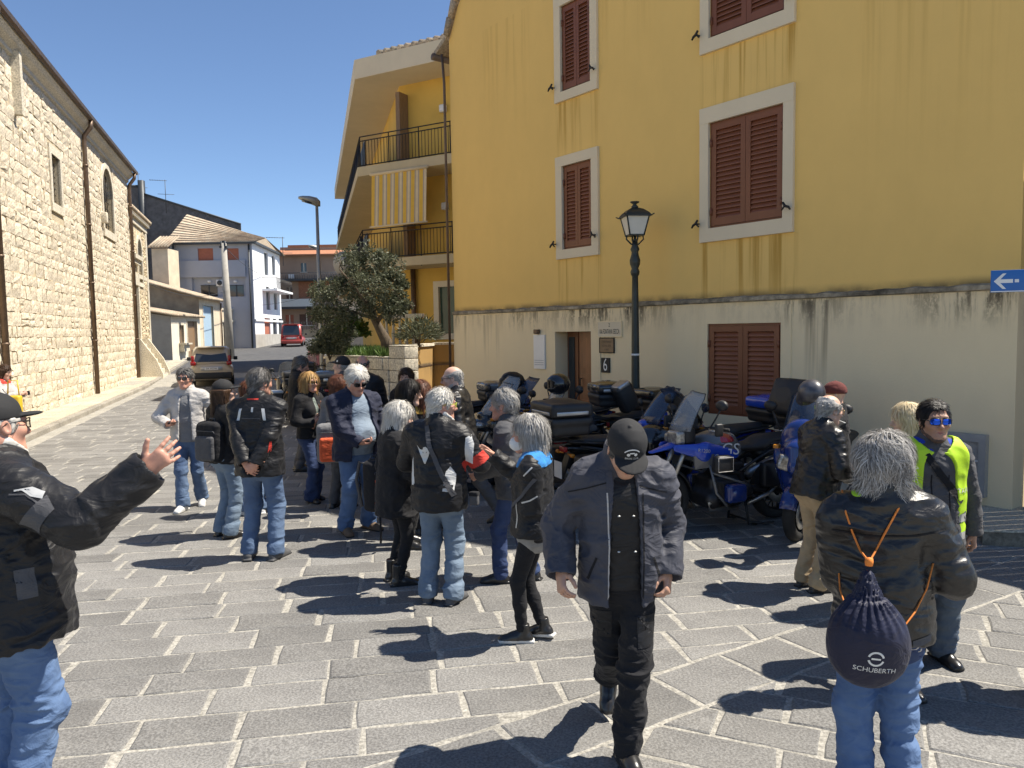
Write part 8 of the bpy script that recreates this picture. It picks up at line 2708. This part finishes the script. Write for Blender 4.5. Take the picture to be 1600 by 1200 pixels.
def silencer(root, s=1, z=.48, m=ALU, x=-.25):
 mb = MB(); mb.tube([(.5, s*.1, .22), (.25, s*.16, .32), (.12, s*.18, z-.07)], .024, 7); mb.tube([(.12, s*.19, z-.08), (.05, s*.2, z-.05), (x, s*.22, z+.08), (x-.06, s*.22, z+.09)], [.035, .06, .062, .045], 12); mb.build('exhaust', m, root)

def lettering_on(root, txt, size, loc, yside, m, tilt=0, sx=1.0, name='lettering'):
 """flat print on a side panel facing +Y (yside=1) or -Y"""
 vs, fs = text_shape(txt, size)
 ca, sa = math.cos(R(tilt)), math.sin(R(tilt))
 out = []
 for v in vs:
  x, z = v[0]*sx*ca - v[1]*sa, v[0]*sx*sa + v[1]*ca
  out.append((loc[0] - x*yside, loc[1], loc[2] + z))
 mb = MB(); mb.raw(out, fs); return mb.build(name, m, root, fix=False)

def place(px, D, heading):
 p = at_depth(px, 600, D)
 return (p.x, p.y, gz(D)), math.atan2(heading[1], heading[0])

def bike_root(px, D, heading, label, lean=0):
 l, rz = place(px, D, heading)
 r = empty('motorcycle', l, rz, label, 'motorcycle', 'motorcycles parked in front of the houses')
 r.rotation_euler = (R(lean), 0, rz)
 return r

def adventure(px, D, heading, label, tank, beak, case=None, lean=0, open_=0, letters=True, panniers=None, scr=SCREEN, off=.75):
 r = bike_root(px, D, heading, label, lean)
 frame_common(r, m_rim=DKMET); engine_common(r, True, B_DBLUE); seat_common(r, 'adv'); tail_common(r); silencer(r, 1, .50); handlebar(r, 1.12, 1.10, .44, .06); mirrors(r, 1.12, 1.12, .42, .20)
 sdf_part(r, 'tank', tank, (.5, -.3, .65), (1.3, .3, 1.15), lambda g: (g.ell((.86, 0, .90), (.26, .20, .15), 0), g.box((.92, 0, .80), (.22, .20, .09), .07, .08), g.cone((.68, 0, .86), (.6, 0, .82), .14, .11, .06)), .012, key='advtank')
 for s in (-1, 1):
  sdf_part(r, 'side_panel', beak, (.5, -.36, .55), (1.75, .36, 1.1), lambda g, s=s: (g.cone((.72, s*.20, .80), (1.12, s*.235, .86), .05, .10, .03, '+', (0, 1, 0), .45), g.cone((1.12, s*.235, .86), (1.40, s*.13, .90), .09, .04, .03, '+', (0, 1, 0), .5)), .012)
  mb = MB(); mb.loft([[(1.06, s*.27, .70), (1.22, s*.20, .68), (1.25, s*.22, .82), (1.05, s*.29, .84)], [(1.06, s*.25, .70), (1.22, s*.18, .68), (1.25, s*.20, .82), (1.05, s*.27, .84)]], smooth=False); mb.build('radiator_cover', B_GREY, r)
  mb = MB(); mb.tube([(1.02, s*.12, .80), (1.12, s*.34, .66), (1.08, s*.36, .45), (.92, s*.33, .30), (.82, s*.1, .24)], .014, 7); mb.tube([(1.12, s*.34, .66), (.72, s*.36, .52), (.66, s*.1, .32)], .013, 7); mb.build('crash_bar', B_GREY, r)
  mb = MB(); mb.rbox((1.07, s*.44-.02, 1.04), (1.16, s*.44+.02, 1.17), .02); mb.build('hand_guard', PLAS, r)
 sdf_part(r, 'beak', beak, (1.1, -.2, .72), (1.85, .2, 1.05), lambda g: (g.cone((1.3, 0, .93), (1.62, 0, .86), .09, .035, .03, '+', (0, 0, 1), .42),), .010, key=('beak', beak.name))
 sdf_part(r, 'headlamp', LAMPG, (1.15, -.2, .85), (1.5, .2, 1.15), lambda g: (g.box((1.33, .03, 1.0), (.06, .10, .07), .03, 0), g.box((1.33, -.09, .985), (.05, .05, .05), .03, .01)), .011, key='advlamp')
 mb = MB(); mb.rbox((1.18, -.16, .93), (1.30, .16, 1.10), .03); mb.rbox((1.12, -.12, 1.08), (1.22, .12, 1.2), .02); mb.build('cockpit', PLAS, r)
 screen(r, 1.34, 1.07, 1.10, 1.47, .19, .17, scr)
 if letters:
  lettering_on(r, 'GS', .17, (.80, .235, .86), 1, PLATE, -6, 1.15)
  lettering_on(r, 'R1200', .05, (1.18, .292, .88), 1, LGREY, -8, 1.2)
  sdf_part(r, 'tank_flash', B_RED, (.5, .1, .8), (1.1, .3, 1.1), lambda g: (g.ell((.82, 0, .905), (.20, .215, .14), 0), g.cut((0, .1, .93), (0, 0, -1)), g.cut((0, .12, 0), (0, -1, 0)), g.cut((.92, 0, 0), (1, 0, 0)), g.cut((.70, 0, 0), (-1, 0, 0))), .012)
  # roundel
  for rad, m, o in ((.034, PLAS, 0), (.030, PLATE, .002), (.022, B_BLUE, .004)):
   mb = MB(); mb.raw([(1.0 - rad*math.cos(t), .262 + o, .80 + rad*math.sin(t)) for t in [2*math.pi*i/20 for i in range(20)]], [tuple(range(20))]); mb.build('roundel', m, r, fix=False)
  for q in (0, 1):
   mb = MB(); mb.raw([(1.0, .268, .80)] + [(1.0 - .022*math.cos(t), .268, .80 + .022*math.sin(t)) for t in [math.pi*q + math.pi/2*i/6 for i in range(7)]], [tuple(range(8))]); mb.build('roundel_quarter', PLATE, r, fix=False)
  # tank bag on the crash bar
  mb = MB(); mb.rbox((.93, .34, .66), (1.13, .44, .84), .04); bg_ = mb.build('crash_bar_bag', PLAS, r)
  mb = MB(); mb.tube([(.94, .445, .68), (1.12, .445, .68), (1.12, .445, .82), (.94, .445, .82), (.94, .445, .68)], .004, 5); mb.build('piping', LGREY, bg_)
  lettering_on(r, 'VP', .17, (.16, .275, .56), 1, PLATE, 0, .9, 'pannier_mark')
  mb = MB(); mb.rbox((-.05, .17, .42), (.38, .27, .68), .03); mb.build('side_bag', PLAS, r)
 if panniers:
  for s in (-1, 1): pannier(r, s, -.12, .66, .44, .38, .22, *panniers)
 if case: case_box(r, -.38, .95, .42, .50, .34, *case, open_=open_)
 return r

def tourer(px, D, heading, label, body, case=None, cz=.95, cs=1.0, panniers=None, lean=0, scr=SCREEN, lamp2=True, stripe=None, cover=None):
 r = bike_root(px, D, heading, label, lean)
 frame_common(r, m_rim=DKMET); engine_common(r); seat_common(r, 'tour'); tail_common(r, body); silencer(r, 1, .44); silencer(r, -1, .44); handlebar(r, 1.10, 1.04, .38, .05); mirrors(r, 1.24, 1.04, .36, .16)
 sdf_part(r, 'tank', body, (.5, -.3, .65), (1.3, .3, 1.15), lambda g: (g.ell((.84, 0, .90), (.28, .18, .14), 0), g.box((.86, 0, .80), (.24, .17, .09), .07, .08)), .013, key='tourtank')
 sdf_part(r, 'front_fairing', body, (.6, -.42, .3), (1.75, .42, 1.25), lambda g: (
  g.cone((1.15, 0, .92), (1.45, 0, .88), .27, .13, .08, '+', (0, 0, 1), .6), g.cone((1.12, .20, .90), (1.02, .24, .55), .17, .12, .06, '+', (0, 1, 0), .5), g.cone((1.12, -.20, .90), (1.02, -.24, .55), .17, .12, .06, '+', (0, 1, 0), .5),
  g.cone((1.02, .23, .55), (.85, .22, .42), .12, .08, .05, '+', (0, 1, 0), .4), g.cone((1.02, -.23, .55), (.85, -.22, .42), .12, .08, .05, '+', (0, 1, 0), .4),
  g.cone((1.32, 0, 1.02), (1.18, 0, 1.12), .12, .14, .06, '+', (0, 0, 1), .5), g.ell((.98, 0, 1.10), (.16, .2, .14), .03, '-'), g.ell((1.52, 0, .50), (.36, .16, .34), .03, '-')), .014, key='tourfair')
 for s in (-1, 1):
  sdf_part(r, 'headlamp', LAMPG, (1.2, -.3, .75), (1.65, .3, 1.05), lambda g, s=s: (g.ell((1.43, s*.115, .90), (.09, .075, .042), 0),), .010)
  mb = MB(); mb.rbox((1.08, s*.30-.012, .60), (1.16, s*.30+.012, .76), .01); mb.build('air_vent', PLAS, r)
  mb = MB(); mb.tube([(1.30, s*.26, .98), (1.22, s*.30, 1.0)], .022, 8); mb.build('indicator', AMB, r)
 mb = MB(); mb.rbox((1.05, -.16, .98), (1.2, .16, 1.08), .03); mb.build('cockpit', PLAS, r)
 screen(r, 1.40, 1.04, 1.06, 1.45, .24, .19, scr, .10)
 if case: case_box(r, -.38, cz, .44*cs, .54*cs, .34*cs, *case, stripe=stripe)
 if panniers:
  for s in (-1, 1): pannier(r, s, -.12, .62, .52, .38, .24, *panniers)
 return r

def scooter(px, D, heading, label, body, lower, scr=SCREEN, case=None, lean=0, big=1.0, lamp=LAMPG):
 r = bike_root(px, D, heading, label, lean)
 wheel(r, 0.05, .25, .15, DKMET); wheel(r, 1.48, .27, .12, DKMET)
 for s in (-1, 1):
  mb = MB(); mb.tube([(1.48, s*.09, .27), (1.34, s*.09, .62)], .026, 8); mb.build('fork_leg', ALU, r)
 mb = MB(); mb.loft([[(1.48 + (.31+d)*math.cos(a), y, .27 + (.31+d)*math.sin(a)) for y, d in ((-.085, -.06), (-.06, 0), (.06, 0), (.085, -.06))] for a in [R(q) for q in range(20, 161, 14)]], closed=False, cap=False); o = mb.build('front_mudguard', body, r, fix=False); o.modifiers.new('s', 'SOLIDIFY').thickness = .008
 sdf_part(r, 'front_shield', body, (.9, -.42, .3), (1.75, .42, 1.25), lambda g: (
  g.cone((1.30, 0, .98), (1.36, 0, .62), .22, .20, .06, '+', (1, 0, 0), .62), g.cone((1.42, 0, .86), (1.50, 0, .74), .15, .09, .06), g.cone((1.12, .22, .50), (1.26, .24, .80), .12, .13, .05, '+', (0, 1, 0), .45), g.cone((1.12, -.22, .50), (1.26, -.24, .80), .12, .13, .05, '+', (0, 1, 0), .45),
  g.box((1.10, 0, .70), (.10, .22, .32), .03, .02, '-')), .014, key='scootfront')
 sdf_part(r, 'headlamp', lamp, (1.2, -.3, .6), (1.75, .3, 1.0), lambda g: [g.box((1.515, s*.085, .775), (.05, .085, .075), .025, .01, '+', np.array(Matrix.Rotation(R(-30*s), 3, 'Z') @ Matrix.Rotation(R(18*s), 3, 'X'))) for s in (-1, 1)], .009, key='sclamp')
 sdf_part(r, 'body_panel', lower, (-.5, -.42, .25), (1.25, .42, 1.0), lambda g: (g.box((.75, 0, .40), (.45, .20, .09), .05, 0), g.cone((.45, 0, .55), (-.10, 0, .66), .25, .22, .08, '+', (0, 1, 0), .85), g.cone((-.1, 0, .68), (-.36, 0, .76), .17, .09, .06), g.ell((.05, 0, .25), (.30, .11, .30), .02, '-')), .015, key='scootbody')
 seat_common(r, 'sc', -.30, .66, .80); silencer(r, -1, .40, DKMET)
 handlebar(r, 1.16, 1.06, .35, .04); mirrors(r, 1.24, 1.06, .34, .22)
 mb = MB(); mb.rbox((1.1, -.15, .96), (1.24, .15, 1.08), .03); mb.build('cockpit', PLAS, r)
 screen(r, 1.36, 1.02, 1.12, 1.50, .22, .18, scr, .09)
 for s in (-1, 1):
  mb = MB(); mb.rbox((1.38, s*.22-.03, .90), (1.45, s*.22+.03, .94), .01); mb.build('indicator', AMB, r)
 mb = MB(); mb.rbox((-.42, -.12, .72), (-.38, .12, .79), .01); mb.build('tail_lamp', REDL, r)
 mb = MB(); mb.box((-.46, -.09, .46), (-.454, .09, .63)); mb.build('number_plate', PLATE, r)
 mb = MB(); mb.tube([(.4, .12, .28), (.38, .2, .02)], .014, 6); mb.build('side_stand', DKMET, r)
 if case: case_box(r, -.42, .92, .42, .5, .33, *case)
 return r

# the row in front of the yellow house (from right to left)
def H_(deg): return (math.cos(R(deg)), math.sin(R(deg)))
adventure(1212, 8.30, H_(203), 'blue and black adventure motorcycle with GS tank lettering and open black top case', B_GREY, B_BLUE, (PLAS, PLAS), open_=68, scr=SCREEN)
scooter(1318, 8.5, H_(230), 'blue maxi scooter with silver headlamp and tall screen beside the man in beige trousers', B_DBLUE, B_SILV, SCREENB, big=1.0)
tourer(1165, 9.15, H_(197), 'blue touring motorcycle with black and blue top case against the shuttered window', B_BLUE, (B_BLUE, PLAS), scr=SCREENB)
tourer(925, 8.3, H_(22), 'black touring motorcycle with big black top case and grey lid edge behind the capped man', B_BLACK, (PLAS, PLAS), 1.0, 1.12, (PLAS, None), stripe=B_SILV, scr=SCREENB)
tourer(908, 10.2, H_(192), 'black motorcycle with silver banded top case beside the doorway', B_BLACK, (B_BLACK, PLAS), 1.08, 1.0, None, stripe=B_SILV, scr=SCREEN)
adventure(985, 10.6, H_(205), 'grey motorcycle with clear screen and round lamp in front of the open doorway', B_GREY, B_GREY, (B_BLACK, PLAS), letters=False)
tourer(925, 11.5, H_(205), 'dark motorcycle with tall covered screen left of the doorway', B_DBLUE, None, scr=SCREENB)
scooter(886, 11.3, H_(220), 'red and white scooter with clear screen under the white notice board', B_WHITE, B_RED, SCREEN)
adventure(735, 12.6, H_(200), 'grey and red motorcycle behind the bald man in leather', B_RED, B_GREY, (B_GREY, PLAS), letters=False)
tourer(640, 13.2, H_(185), 'black and white motorcycle parked at the planter pillar', B_WHITE, None, .95, 1, (PLAS, None), scr=SCREEN)
# the bikes up the street by the lamp
tourer(515, 17.5, H_(96), 'black touring motorcycle with three cases seen from behind near the planter', B_BLACK, (B_GREY, PLAS), .95, 1, (B_BLACK, None))
tourer(458, 17.8, H_(112), 'black motorcycle with big top case and silver silencer on the left of the pair', B_BLACK, (PLAS, PLAS), .95, 1, (PLAS, ALU))
adventure(482, 23, H_(100), 'black motorcycle with top case standing furthest up the street', B_GREY, B_BLACK, (PLAS, PLAS), letters=False)

# black top box resting upright behind the silver banded case
p = at_depth(978, 622, 10.0)
bp_ = empty('tank_bag', p, R(25), 'black bag with silver plate standing on the motorcycle beside the lantern post', 'bag'); bp_.scale = (.8, .8, .8)
mb = MB(); mb.rbox((-.16, -.12, -.22), (.16, .12, .26), .06, Matrix.Rotation(R(-28), 4, 'Y')); mb.build('bag_body', PLAS, bp_)
mb = MB(); mb.rbox((-.12, -.128, .2), (.12, .128, .28), .02, Matrix.Rotation(R(-28), 4, 'Y')); mb.build('silver_plate', ALU, bp_)
# dark hood over the touring screen
p = at_depth(800, 598, 11.1)
hc_ = empty('bike_cover', p, R(30), 'black fabric hood drawn over a motorcycle screen left of the doorway', 'cover'); hc_.scale = (.72, .72, .72)
g = SDF((-.4, -.3, -.35), (.4, .3, .35), .014); g.ell((0, 0, .02), (.27, .2, .2), 0); g.cone((-.1, 0, -.1), (.2, 0, -.12), .18, .16, .08); g.wrinkle(.014, (7, 7, 9), 3); V, Q = g.mesh(); link('fabric', np_mesh('fabric', [(V, Q)], [BLK]), hc_)
p = at_depth(872, 600, 9.9)
hc2 = empty('helmet', p, R(200), 'glossy black helmet resting on the grey motorcycle by the doorway', 'helmet')
g = SDF((-.2, -.2, -.2), (.2, .2, .2), .011); g.ell((0, 0, 0), (.165, .135, .14), 0); g.box((.12, 0, .0), (.09, .1, .045), .03, .01, '-'); V, Q = g.mesh(); link('shell', np_mesh('shell', [(V, Q)], [B_BLACK]), hc2)
mb = MB(); mb.loft([[(.15*math.cos(a), .125*math.sin(a), z) for a in [R(q) for q in range(-60, 61, 12)]] for z in (-.045, .045)], closed=False, cap=False); mb.build('visor', LENS, hc2)

# ------------------------------------------------------------------ cars
def car(kind, px, D, heading, label, body, L_=4.1, Wd=1.73, H=1.62):
 l, rz = place(px, D, heading)
 r = empty('parked_car', l, rz, label, 'car', 'cars parked up the street')
 w = Wd/2
 def ring(x, zlo, zsh, ztop, wl, ws, wt):
  return [(x, -wl, zlo), (x, -ws, (zlo+zsh)/2), (x, -ws*.985, zsh), (x, -wt, ztop-.05), (x, -wt*.82, ztop), (x, 0, ztop+.02), (x, wt*.82, ztop), (x, wt, ztop-.05), (x, ws*.985, zsh), (x, ws, (zlo+zsh)/2), (x, wl, zlo), (x, 0, zlo)]
 hx = L_/2
 # lower shell
 secs = [(-hx, .32, .62, .80, .62), (-hx+.06, .26, .66, .92, .8), (-hx+.35, .22, .70, .98, .88), (-.4, .20, .72, .96, .88), (.6, .20, .72, .95, .88), (hx-.95, .20, .70, .98, .88), (hx-.35, .22, .66, .86, .85), (hx-.08, .26, .6, .72, .74), (hx, .34, .55, .62, .5)]
 mb = MB(); mb.loft([ring(x, a, b, c, w*d*.95, w*(.6+.4*d/.88 if d < .88 else 1), w*d*.9) for x, a, b, c, d in secs]); mb.build('body', body, r); 
 # cabin
 tw = .80 if kind == 'mpv' else .84
 cab = [(-hx+.05, .93, 1.0, .84), (-hx+.30, .93, H-.06, tw), (-.7, .93, H, tw+.01), (.35, .93, H-.02, tw), (1.15, .93, 1.02, .86)] if kind == 'mpv' else [(-hx+.04, .93, 1.0, .86), (-hx+.16, .93, H-.05, tw), (-.5, .93, H, tw), (.5, .93, H-.03, tw), (1.2, .93, 1.05, .86)]
 mb = MB(); mb.loft([[(x, -w*.92, a), (x, -w*t, b-.08), (x, -w*t*.86, b), (x, 0, b+.015), (x, w*t*.86, b), (x, w*t, b-.08), (x, w*.92, a)] for x, a, b, t in cab]); mb.build('cabin', body, r)
 # rear window, side windows, windscreen: panes proud of the shell
 (xa, za, zb, ta), (xb, zc, zd, tb) = cab[0], cab[1]
 def lerp3(p, q, t): return tuple(p[i] + (q[i]-p[i])*t for i in range(3))
 lo_ = [(xa-.018, y, za+.07) for y in (-w*.74, w*.74)]; hi_ = [(xb-.022, y, zd-.10) for y in (w*tb*.80, -w*tb*.80)]
 mb = MB(); mb.raw(lo_ + hi_, [(0, 1, 2, 3)]); rw = mb.build('rear_window', M_GLASSD, r, fix=False); rw.modifiers.new('s', 'SOLIDIFY').thickness = .012
 mb = MB(); mb.rbox((-hx+.55, -.55, .95), (-hx+.62, -.3, 1.28), .03); mb.rbox((-hx+.55, .3, .95), (-hx+.62, .55, 1.28), .03); 
 for s in (-1, 1):
  mb = MB(); mb.raw([(-hx+.42, s*(w*.90+.012), 1.03), (.95, s*(w*.90+.012), 1.03), (.42, s*(w*tw+.016), H-.16), (-hx+.45, s*(w*tw+.016), H-.16)], [(0, 1, 2, 3)]); mb.build('side_window', M_GLASSD, r, fix=False)
  mb = MB(); mb.rbox((-.12, s*(w*.9)-.02, 1.0), (-.06, s*(w*.9)+.02, H-.15), .01); mb.build('pillar', PLAS, r)
  mb = MB()
  if kind == 'mpv': mb.rbox((-hx-.01, s*w*.80-.10, .86), (-hx+.12, s*w*.80+.10, 1.02), .03); mb.rbox((-hx+.06, s*w*.82-.06, 1.02), (-hx+.22, s*w*.82+.06, 1.25), .03)
  else: mb.rbox((-hx-.012, s*w*.86-.07, .62), (-hx+.08, s*w*.86+.07, .98), .03)
  mb.build('tail_lamp', REDL, r)
  mb = MB(); mb.rbox((.78, s*(w+.02)-.0, .98), (.92, s*(w+.02)+s*.17, 1.14), .03) if s > 0 else mb.rbox((.78, -(w+.19), .98), (.92, -(w+.02), 1.14), .03); mb.build('door_mirror', PLAS, r)
  for x in (-hx+.72, hx-.78):
   T = Matrix.Translation((x, s*(w-.11), .31)) @ Matrix.Rotation(R(90), 4, 'X')
   mb = MB(); mb.lathe([(.18, -.11), (.29, -.11), (.31, -.08), (.31, .08), (.29, .11), (.18, .11)], 22, T); wh = mb.build('wheel', RUB, r)
   mb = MB(); mb.lathe([(0, s*-.115), (.08, s*-.12), (.19, s*-.112)], 14, T, cap=False); mb.build('rim', ALU, wh)
 mb = MB(); mb.rbox((-hx-.05, -w*.92, .30), (-hx+.2, w*.92, .56), .05); mb.build('rear_bumper', PLAS if kind != 'van' else body, r)
 mb = MB(); mb.rbox((-hx-.02, -.42, .64), (-hx+.04, .42, .80), .02); tr = mb.build('plate_recess', B_SILV, r)
 mb = MB(); mb.box((-hx-.028, -.26, .665), (-hx-.0205, .26, .775)); pl_ = mb.build('number_plate', PLATE, r)
 vs, fs = text_shape('DA 372YN', .09); mb = MB(); mb.raw([(-hx-.0295, -v[0], .72 + v[1]) for v in vs], fs); mb.build('lettering', M_INK, pl_, fix=False)
 mb = MB(); mb.rbox((xb-.16, -w*.62, H-.05), (xb+.05, w*.62, H+.0), .02); mb.build('roof_spoiler', body, r)
 mb = MB(); mb.tube([(xa-.03, .0, za+.09), (xa+.02, -.28, za+.13)], .010, 5); mb.build('wiper', PLAS, r)
 return r
car('mpv', 333, 33, (-.35, .937), 'beige compact people carrier parked on the left seen from behind', paint('beige_metallic', (0.50, 0.43, 0.32), .35, .4, .0))
car('van', 461, 68, (-.20, .98), 'red van parked far up the street by the white house', paint('faded_red', (0.40, 0.06, 0.05), .35, .4), 4.2, 1.9, 1.95)
# ------------------------------------------------------------------ bags and small things people carry
def put(P_, loc_local):
 c, n = math.cos(P_.rz), math.sin(P_.rz)
 return Vector((P_.loc.x + loc_local[0]*c - loc_local[1]*n, P_.loc.y + loc_local[0]*n + loc_local[1]*c, P_.loc.z + loc_local[2]))
def rucksack(at, rz, h, w, d, m, m2, label, trim=DGREY):
 r = empty('backpack', at, rz, label, 'backpack')
 sdf_part(r, 'bag_body', m, (-w, -d, -h*.65), (w, d, h*.65), lambda g: (g.box((0, 0, 0), (w/2, d/2, h/2), min(w, d)*.35, 0), g.wrinkle(.006, (9, 9, 12), 4)), .010)
 sdf_part(r, 'front_pocket', m2, (-w, -d*1.5, -h*.65), (w, d, h*.65), lambda g: (g.box((0, -d*.5, -h*.14), (w*.40, d*.24, h*.30), .03, 0), g.wrinkle(.004, (9, 9, 12), 7)), .010)
 for s in (-1, 1):
  mb = MB(); mb.tube([(s*w*.28, d*.45, h*.42), (s*w*.30, d*.9, h*.45), (s*w*.34, d*1.15, h*.1), (s*w*.36, d*.7, -h*.42)], .016, 6); mb.build('strap', trim, r)
 mb = MB(); mb.tube([(-.04, d*.2, h*.5), (-.03, d*.2, h*.56), (.03, d*.2, h*.56), (.04, d*.2, h*.5)], .009, 6); mb.build('handle', trim, r)
 mb = MB(); mb.tube([(-w*.44, -d*.2, h*.10), (-w*.40, -d*.52, h*.28), (w*.40, -d*.52, h*.28), (w*.44, -d*.2, h*.10)], .005, 5); mb.build('zip', trim, r)
 return r
p = at_depth(330, 690, 7.75)
rucksack(p, Cc.rz + R(15), .42, .30, .16, BLK2, DGREY, 'black rucksack hanging on the shoulder of the long haired woman in the cap')
p = at_depth(516, 692, 8.75)
rucksack(p, R(12), .46, .30, .18, MGREY, ORNG, 'grey rucksack with orange red pocket beside the big man in navy')
p = at_depth(588, 757, 7.25)
rk = rucksack(p, R(60), .50, .26, .15, BLK2, ORNG, 'black and orange red rucksack held low behind the white haired woman')
mb = MB(); mb.tube([(-.05, -.08, -.2), (-.06, -.09, -.5), (-.03, -.06, -.56)], .012, 6); mb.build('loose_strap', BLK2, rk)
# camera bag at the hip of the man with white patches
p = at_depth(741, 778, 5.72)
cb = empty('camera_bag', p, R(-20), 'small black camera bag hanging at the hip below the white patched jacket', 'bag'); cb.scale = (.5, .5, .5)
mb = MB(); mb.rbox((-.07, -.05, -.11), (.07, .05, .09), .025); mb.build('bag_body', DGREY, cb)
mb = MB(); mb.rbox((-.074, -.058, .03), (.074, .054, .10), .02); mb.build('flap', BLK2, cb)
def phone(P_, side, label):
 a, e, w, hd, pn = P_.arm[side][:5]
 c = w + hd*.085*P_.k + pn*.022
 q = put(P_, c)
 r = empty('phone', q, P_.rz, label, 'phone')
 x = np.cross(hd, pn); M = frame((0, 0, 0), Vector(x), Vector(hd), Vector(pn))
 mb = MB(); mb.rbox((-.037, -.075, -.004), (.037, .075, .005), .003, M); mb.build('case', BLK2, r)
 mb = MB(); mb.raw([M @ Vector(v) for v in ((-.033, -.07, .0058), (.033, -.07, .0058), (.033, .07, .0058), (-.033, .07, .0058))], [(0, 1, 2, 3)]); mb.build('screen', LENS, r, fix=False)
phone(B, 'R', 'dark phone in the hand of the man in the pale grey jacket')
phone(G, 'R', 'dark phone in the hand of the big man in navy')
phone(Z_, 'R', 'dark phone held by the woman in the red scarf')
p = at_depth(22, 632, 13.2)
yb = empty('shoulder_bag', p, 0, 'yellow bag hanging by the woman in the red scarf', 'bag')
mb = MB(); mb.rbox((-.13, -.06, -.16), (.13, .06, .16), .04); mb.build('bag_body', mat('yellow_vinyl', (.62, .42, .03), .5, var=.1), yb)
mb = MB(); mb.tube([(-.1, 0, .15), (-.08, 0, .42), (.08, 0, .42), (.1, 0, .15)], .012, 6); mb.build('strap', MATS['yellow_vinyl'], yb)

# navy drawstring bag on the back of the man in leather
bc = at_depth(1356, 985, 2.80)
db = empty('drawstring_bag', bc, W_.rz, 'navy drawstring bag with orange cords and white SCHUBERTH lettering on a leather clad back', 'bag')
Hb = .235
NAVB = cloth('navy_nylon', (.011, .013, .035), .55, .15, .2, 120)
g = SDF((-.24, -.2, -.3), (.24, .2, .34), .0058)
g.ell((0, 0, -.055), (.150, .105, .165), 0); g.cone((0, 0, .02), (0, .02, .205), .095, .022, .07)
idx, Pp = g.points(.05)
ang = np.arctan2(Pp[:, 0], -Pp[:, 1]); zz = Pp[:, 2]
fold = np.clip((zz - .0)/.12, 0, 1)*np.clip((.24 - zz)/.06, 0, 1)
g.F[idx] += (fold*.0075*np.sin(ang*19 + 1.2*np.sin(zz*14))).astype(np.float32)
g.wrinkle(.003, (8, 8, 8), 3)
V, Q = g.mesh(); bagm = (V, Q)
o = link('bag_body', np_mesh('bag_body', [(V, Q)], [NAVB]), db)
class _H: pass
hd_ = Person.decal
fake = _H(); fake.root = db
fake.decal = lambda *a, **k: Person.decal(fake, *a, **k)
Person.text(fake, bagm, 'SCHUBERTH', .027, (.0, -.3, -.112), (1, 0, -.05), (.05, 0, 1), WHT, 'lettering', 1.0, .002)
# round emblem: ring broken into two halves with a bar
for a0, a1 in ((15, 165), (195, 345)):
 Person.decal(fake, bagm, ribbon([(.026*math.cos(R(a)), .026*math.sin(R(a))) for a in range(a0, a1+1, 10)], .0075), (.0, -.3, -.065), (1, 0, -.05), (.05, 0, 1), 'emblem', WHT, None, .002, .02)
Person.decal(fake, bagm, rectp(.032, .007), (.0, -.3, -.065), (1, 0, -.05), (.05, 0, 1), 'emblem', WHT, None, .002, .02)
ORC = mat('orange_cord', (.75, .22, .03), .7, var=.1, vscale=40)
def loc_in(bag, px, py, D):
 w = at_depth(px, py, D) - bag.location
 c, n = math.cos(-W_.rz), math.sin(-W_.rz); return (w.x*c - w.y*n, w.x*n + w.y*c, w.z)
def surf(px, py):
 """point on the jacket under a pixel"""
 bvh = CACHE.get('wb') or BVHTree.FromPolygons(W_.jk[0].tolist(), W_.jk[1].tolist()); CACHE['wb'] = bvh
 c, n = math.cos(-W_.rz), math.sin(-W_.rz)
 def tl(v): return Vector((v.x*c - v.y*n, v.x*n + v.y*c, v.z))
 o_ = tl(cam_pos - W_.loc); d_ = tl(ray(px, py)).normalized()
 h = bvh.ray_cast(o_, d_)
 if h[0] is None: return None
 q = h[0] + h[1]*.006
 w = put(W_, q) - bc
 return (w.x*c - w.y*n, w.x*n + w.y*c, w.z)
knot = loc_in(db, 1358, 878, 2.82)
def cord(pts):
 q = [surf(*p) for p in pts]; q = [v for v in q if v]
 return q
for pts in ([(1316, 768), (1322, 800), (1332, 830), (1345, 860)], [(1419, 768), (1400, 800), (1382, 832), (1368, 860)]):
 q = cord(pts)
 mb = MB(); mb.tube(q + [knot], .0042, 6); mb.build('cord', ORC, db)
q = cord([(1458, 880), (1446, 920), (1428, 955)])
mb = MB(); mb.tube(q + [loc_in(db, 1408, 985, 2.86)], .0036, 6); mb.build('cord', ORC, db)
q = cord([(1312, 895), (1314, 920)])
if len(q) > 1:
 mb = MB(); mb.tube(q + [loc_in(db, 1320, 945, 2.88)], .0036, 6); mb.build('cord', ORC, db)
mb = MB(); mb.lathe([(0, -.018), (.014, -.014), (.016, 0), (.014, .014), (0, .018)], 10, Matrix.Translation(knot)); mb.build('cord_lock', ORC, db)
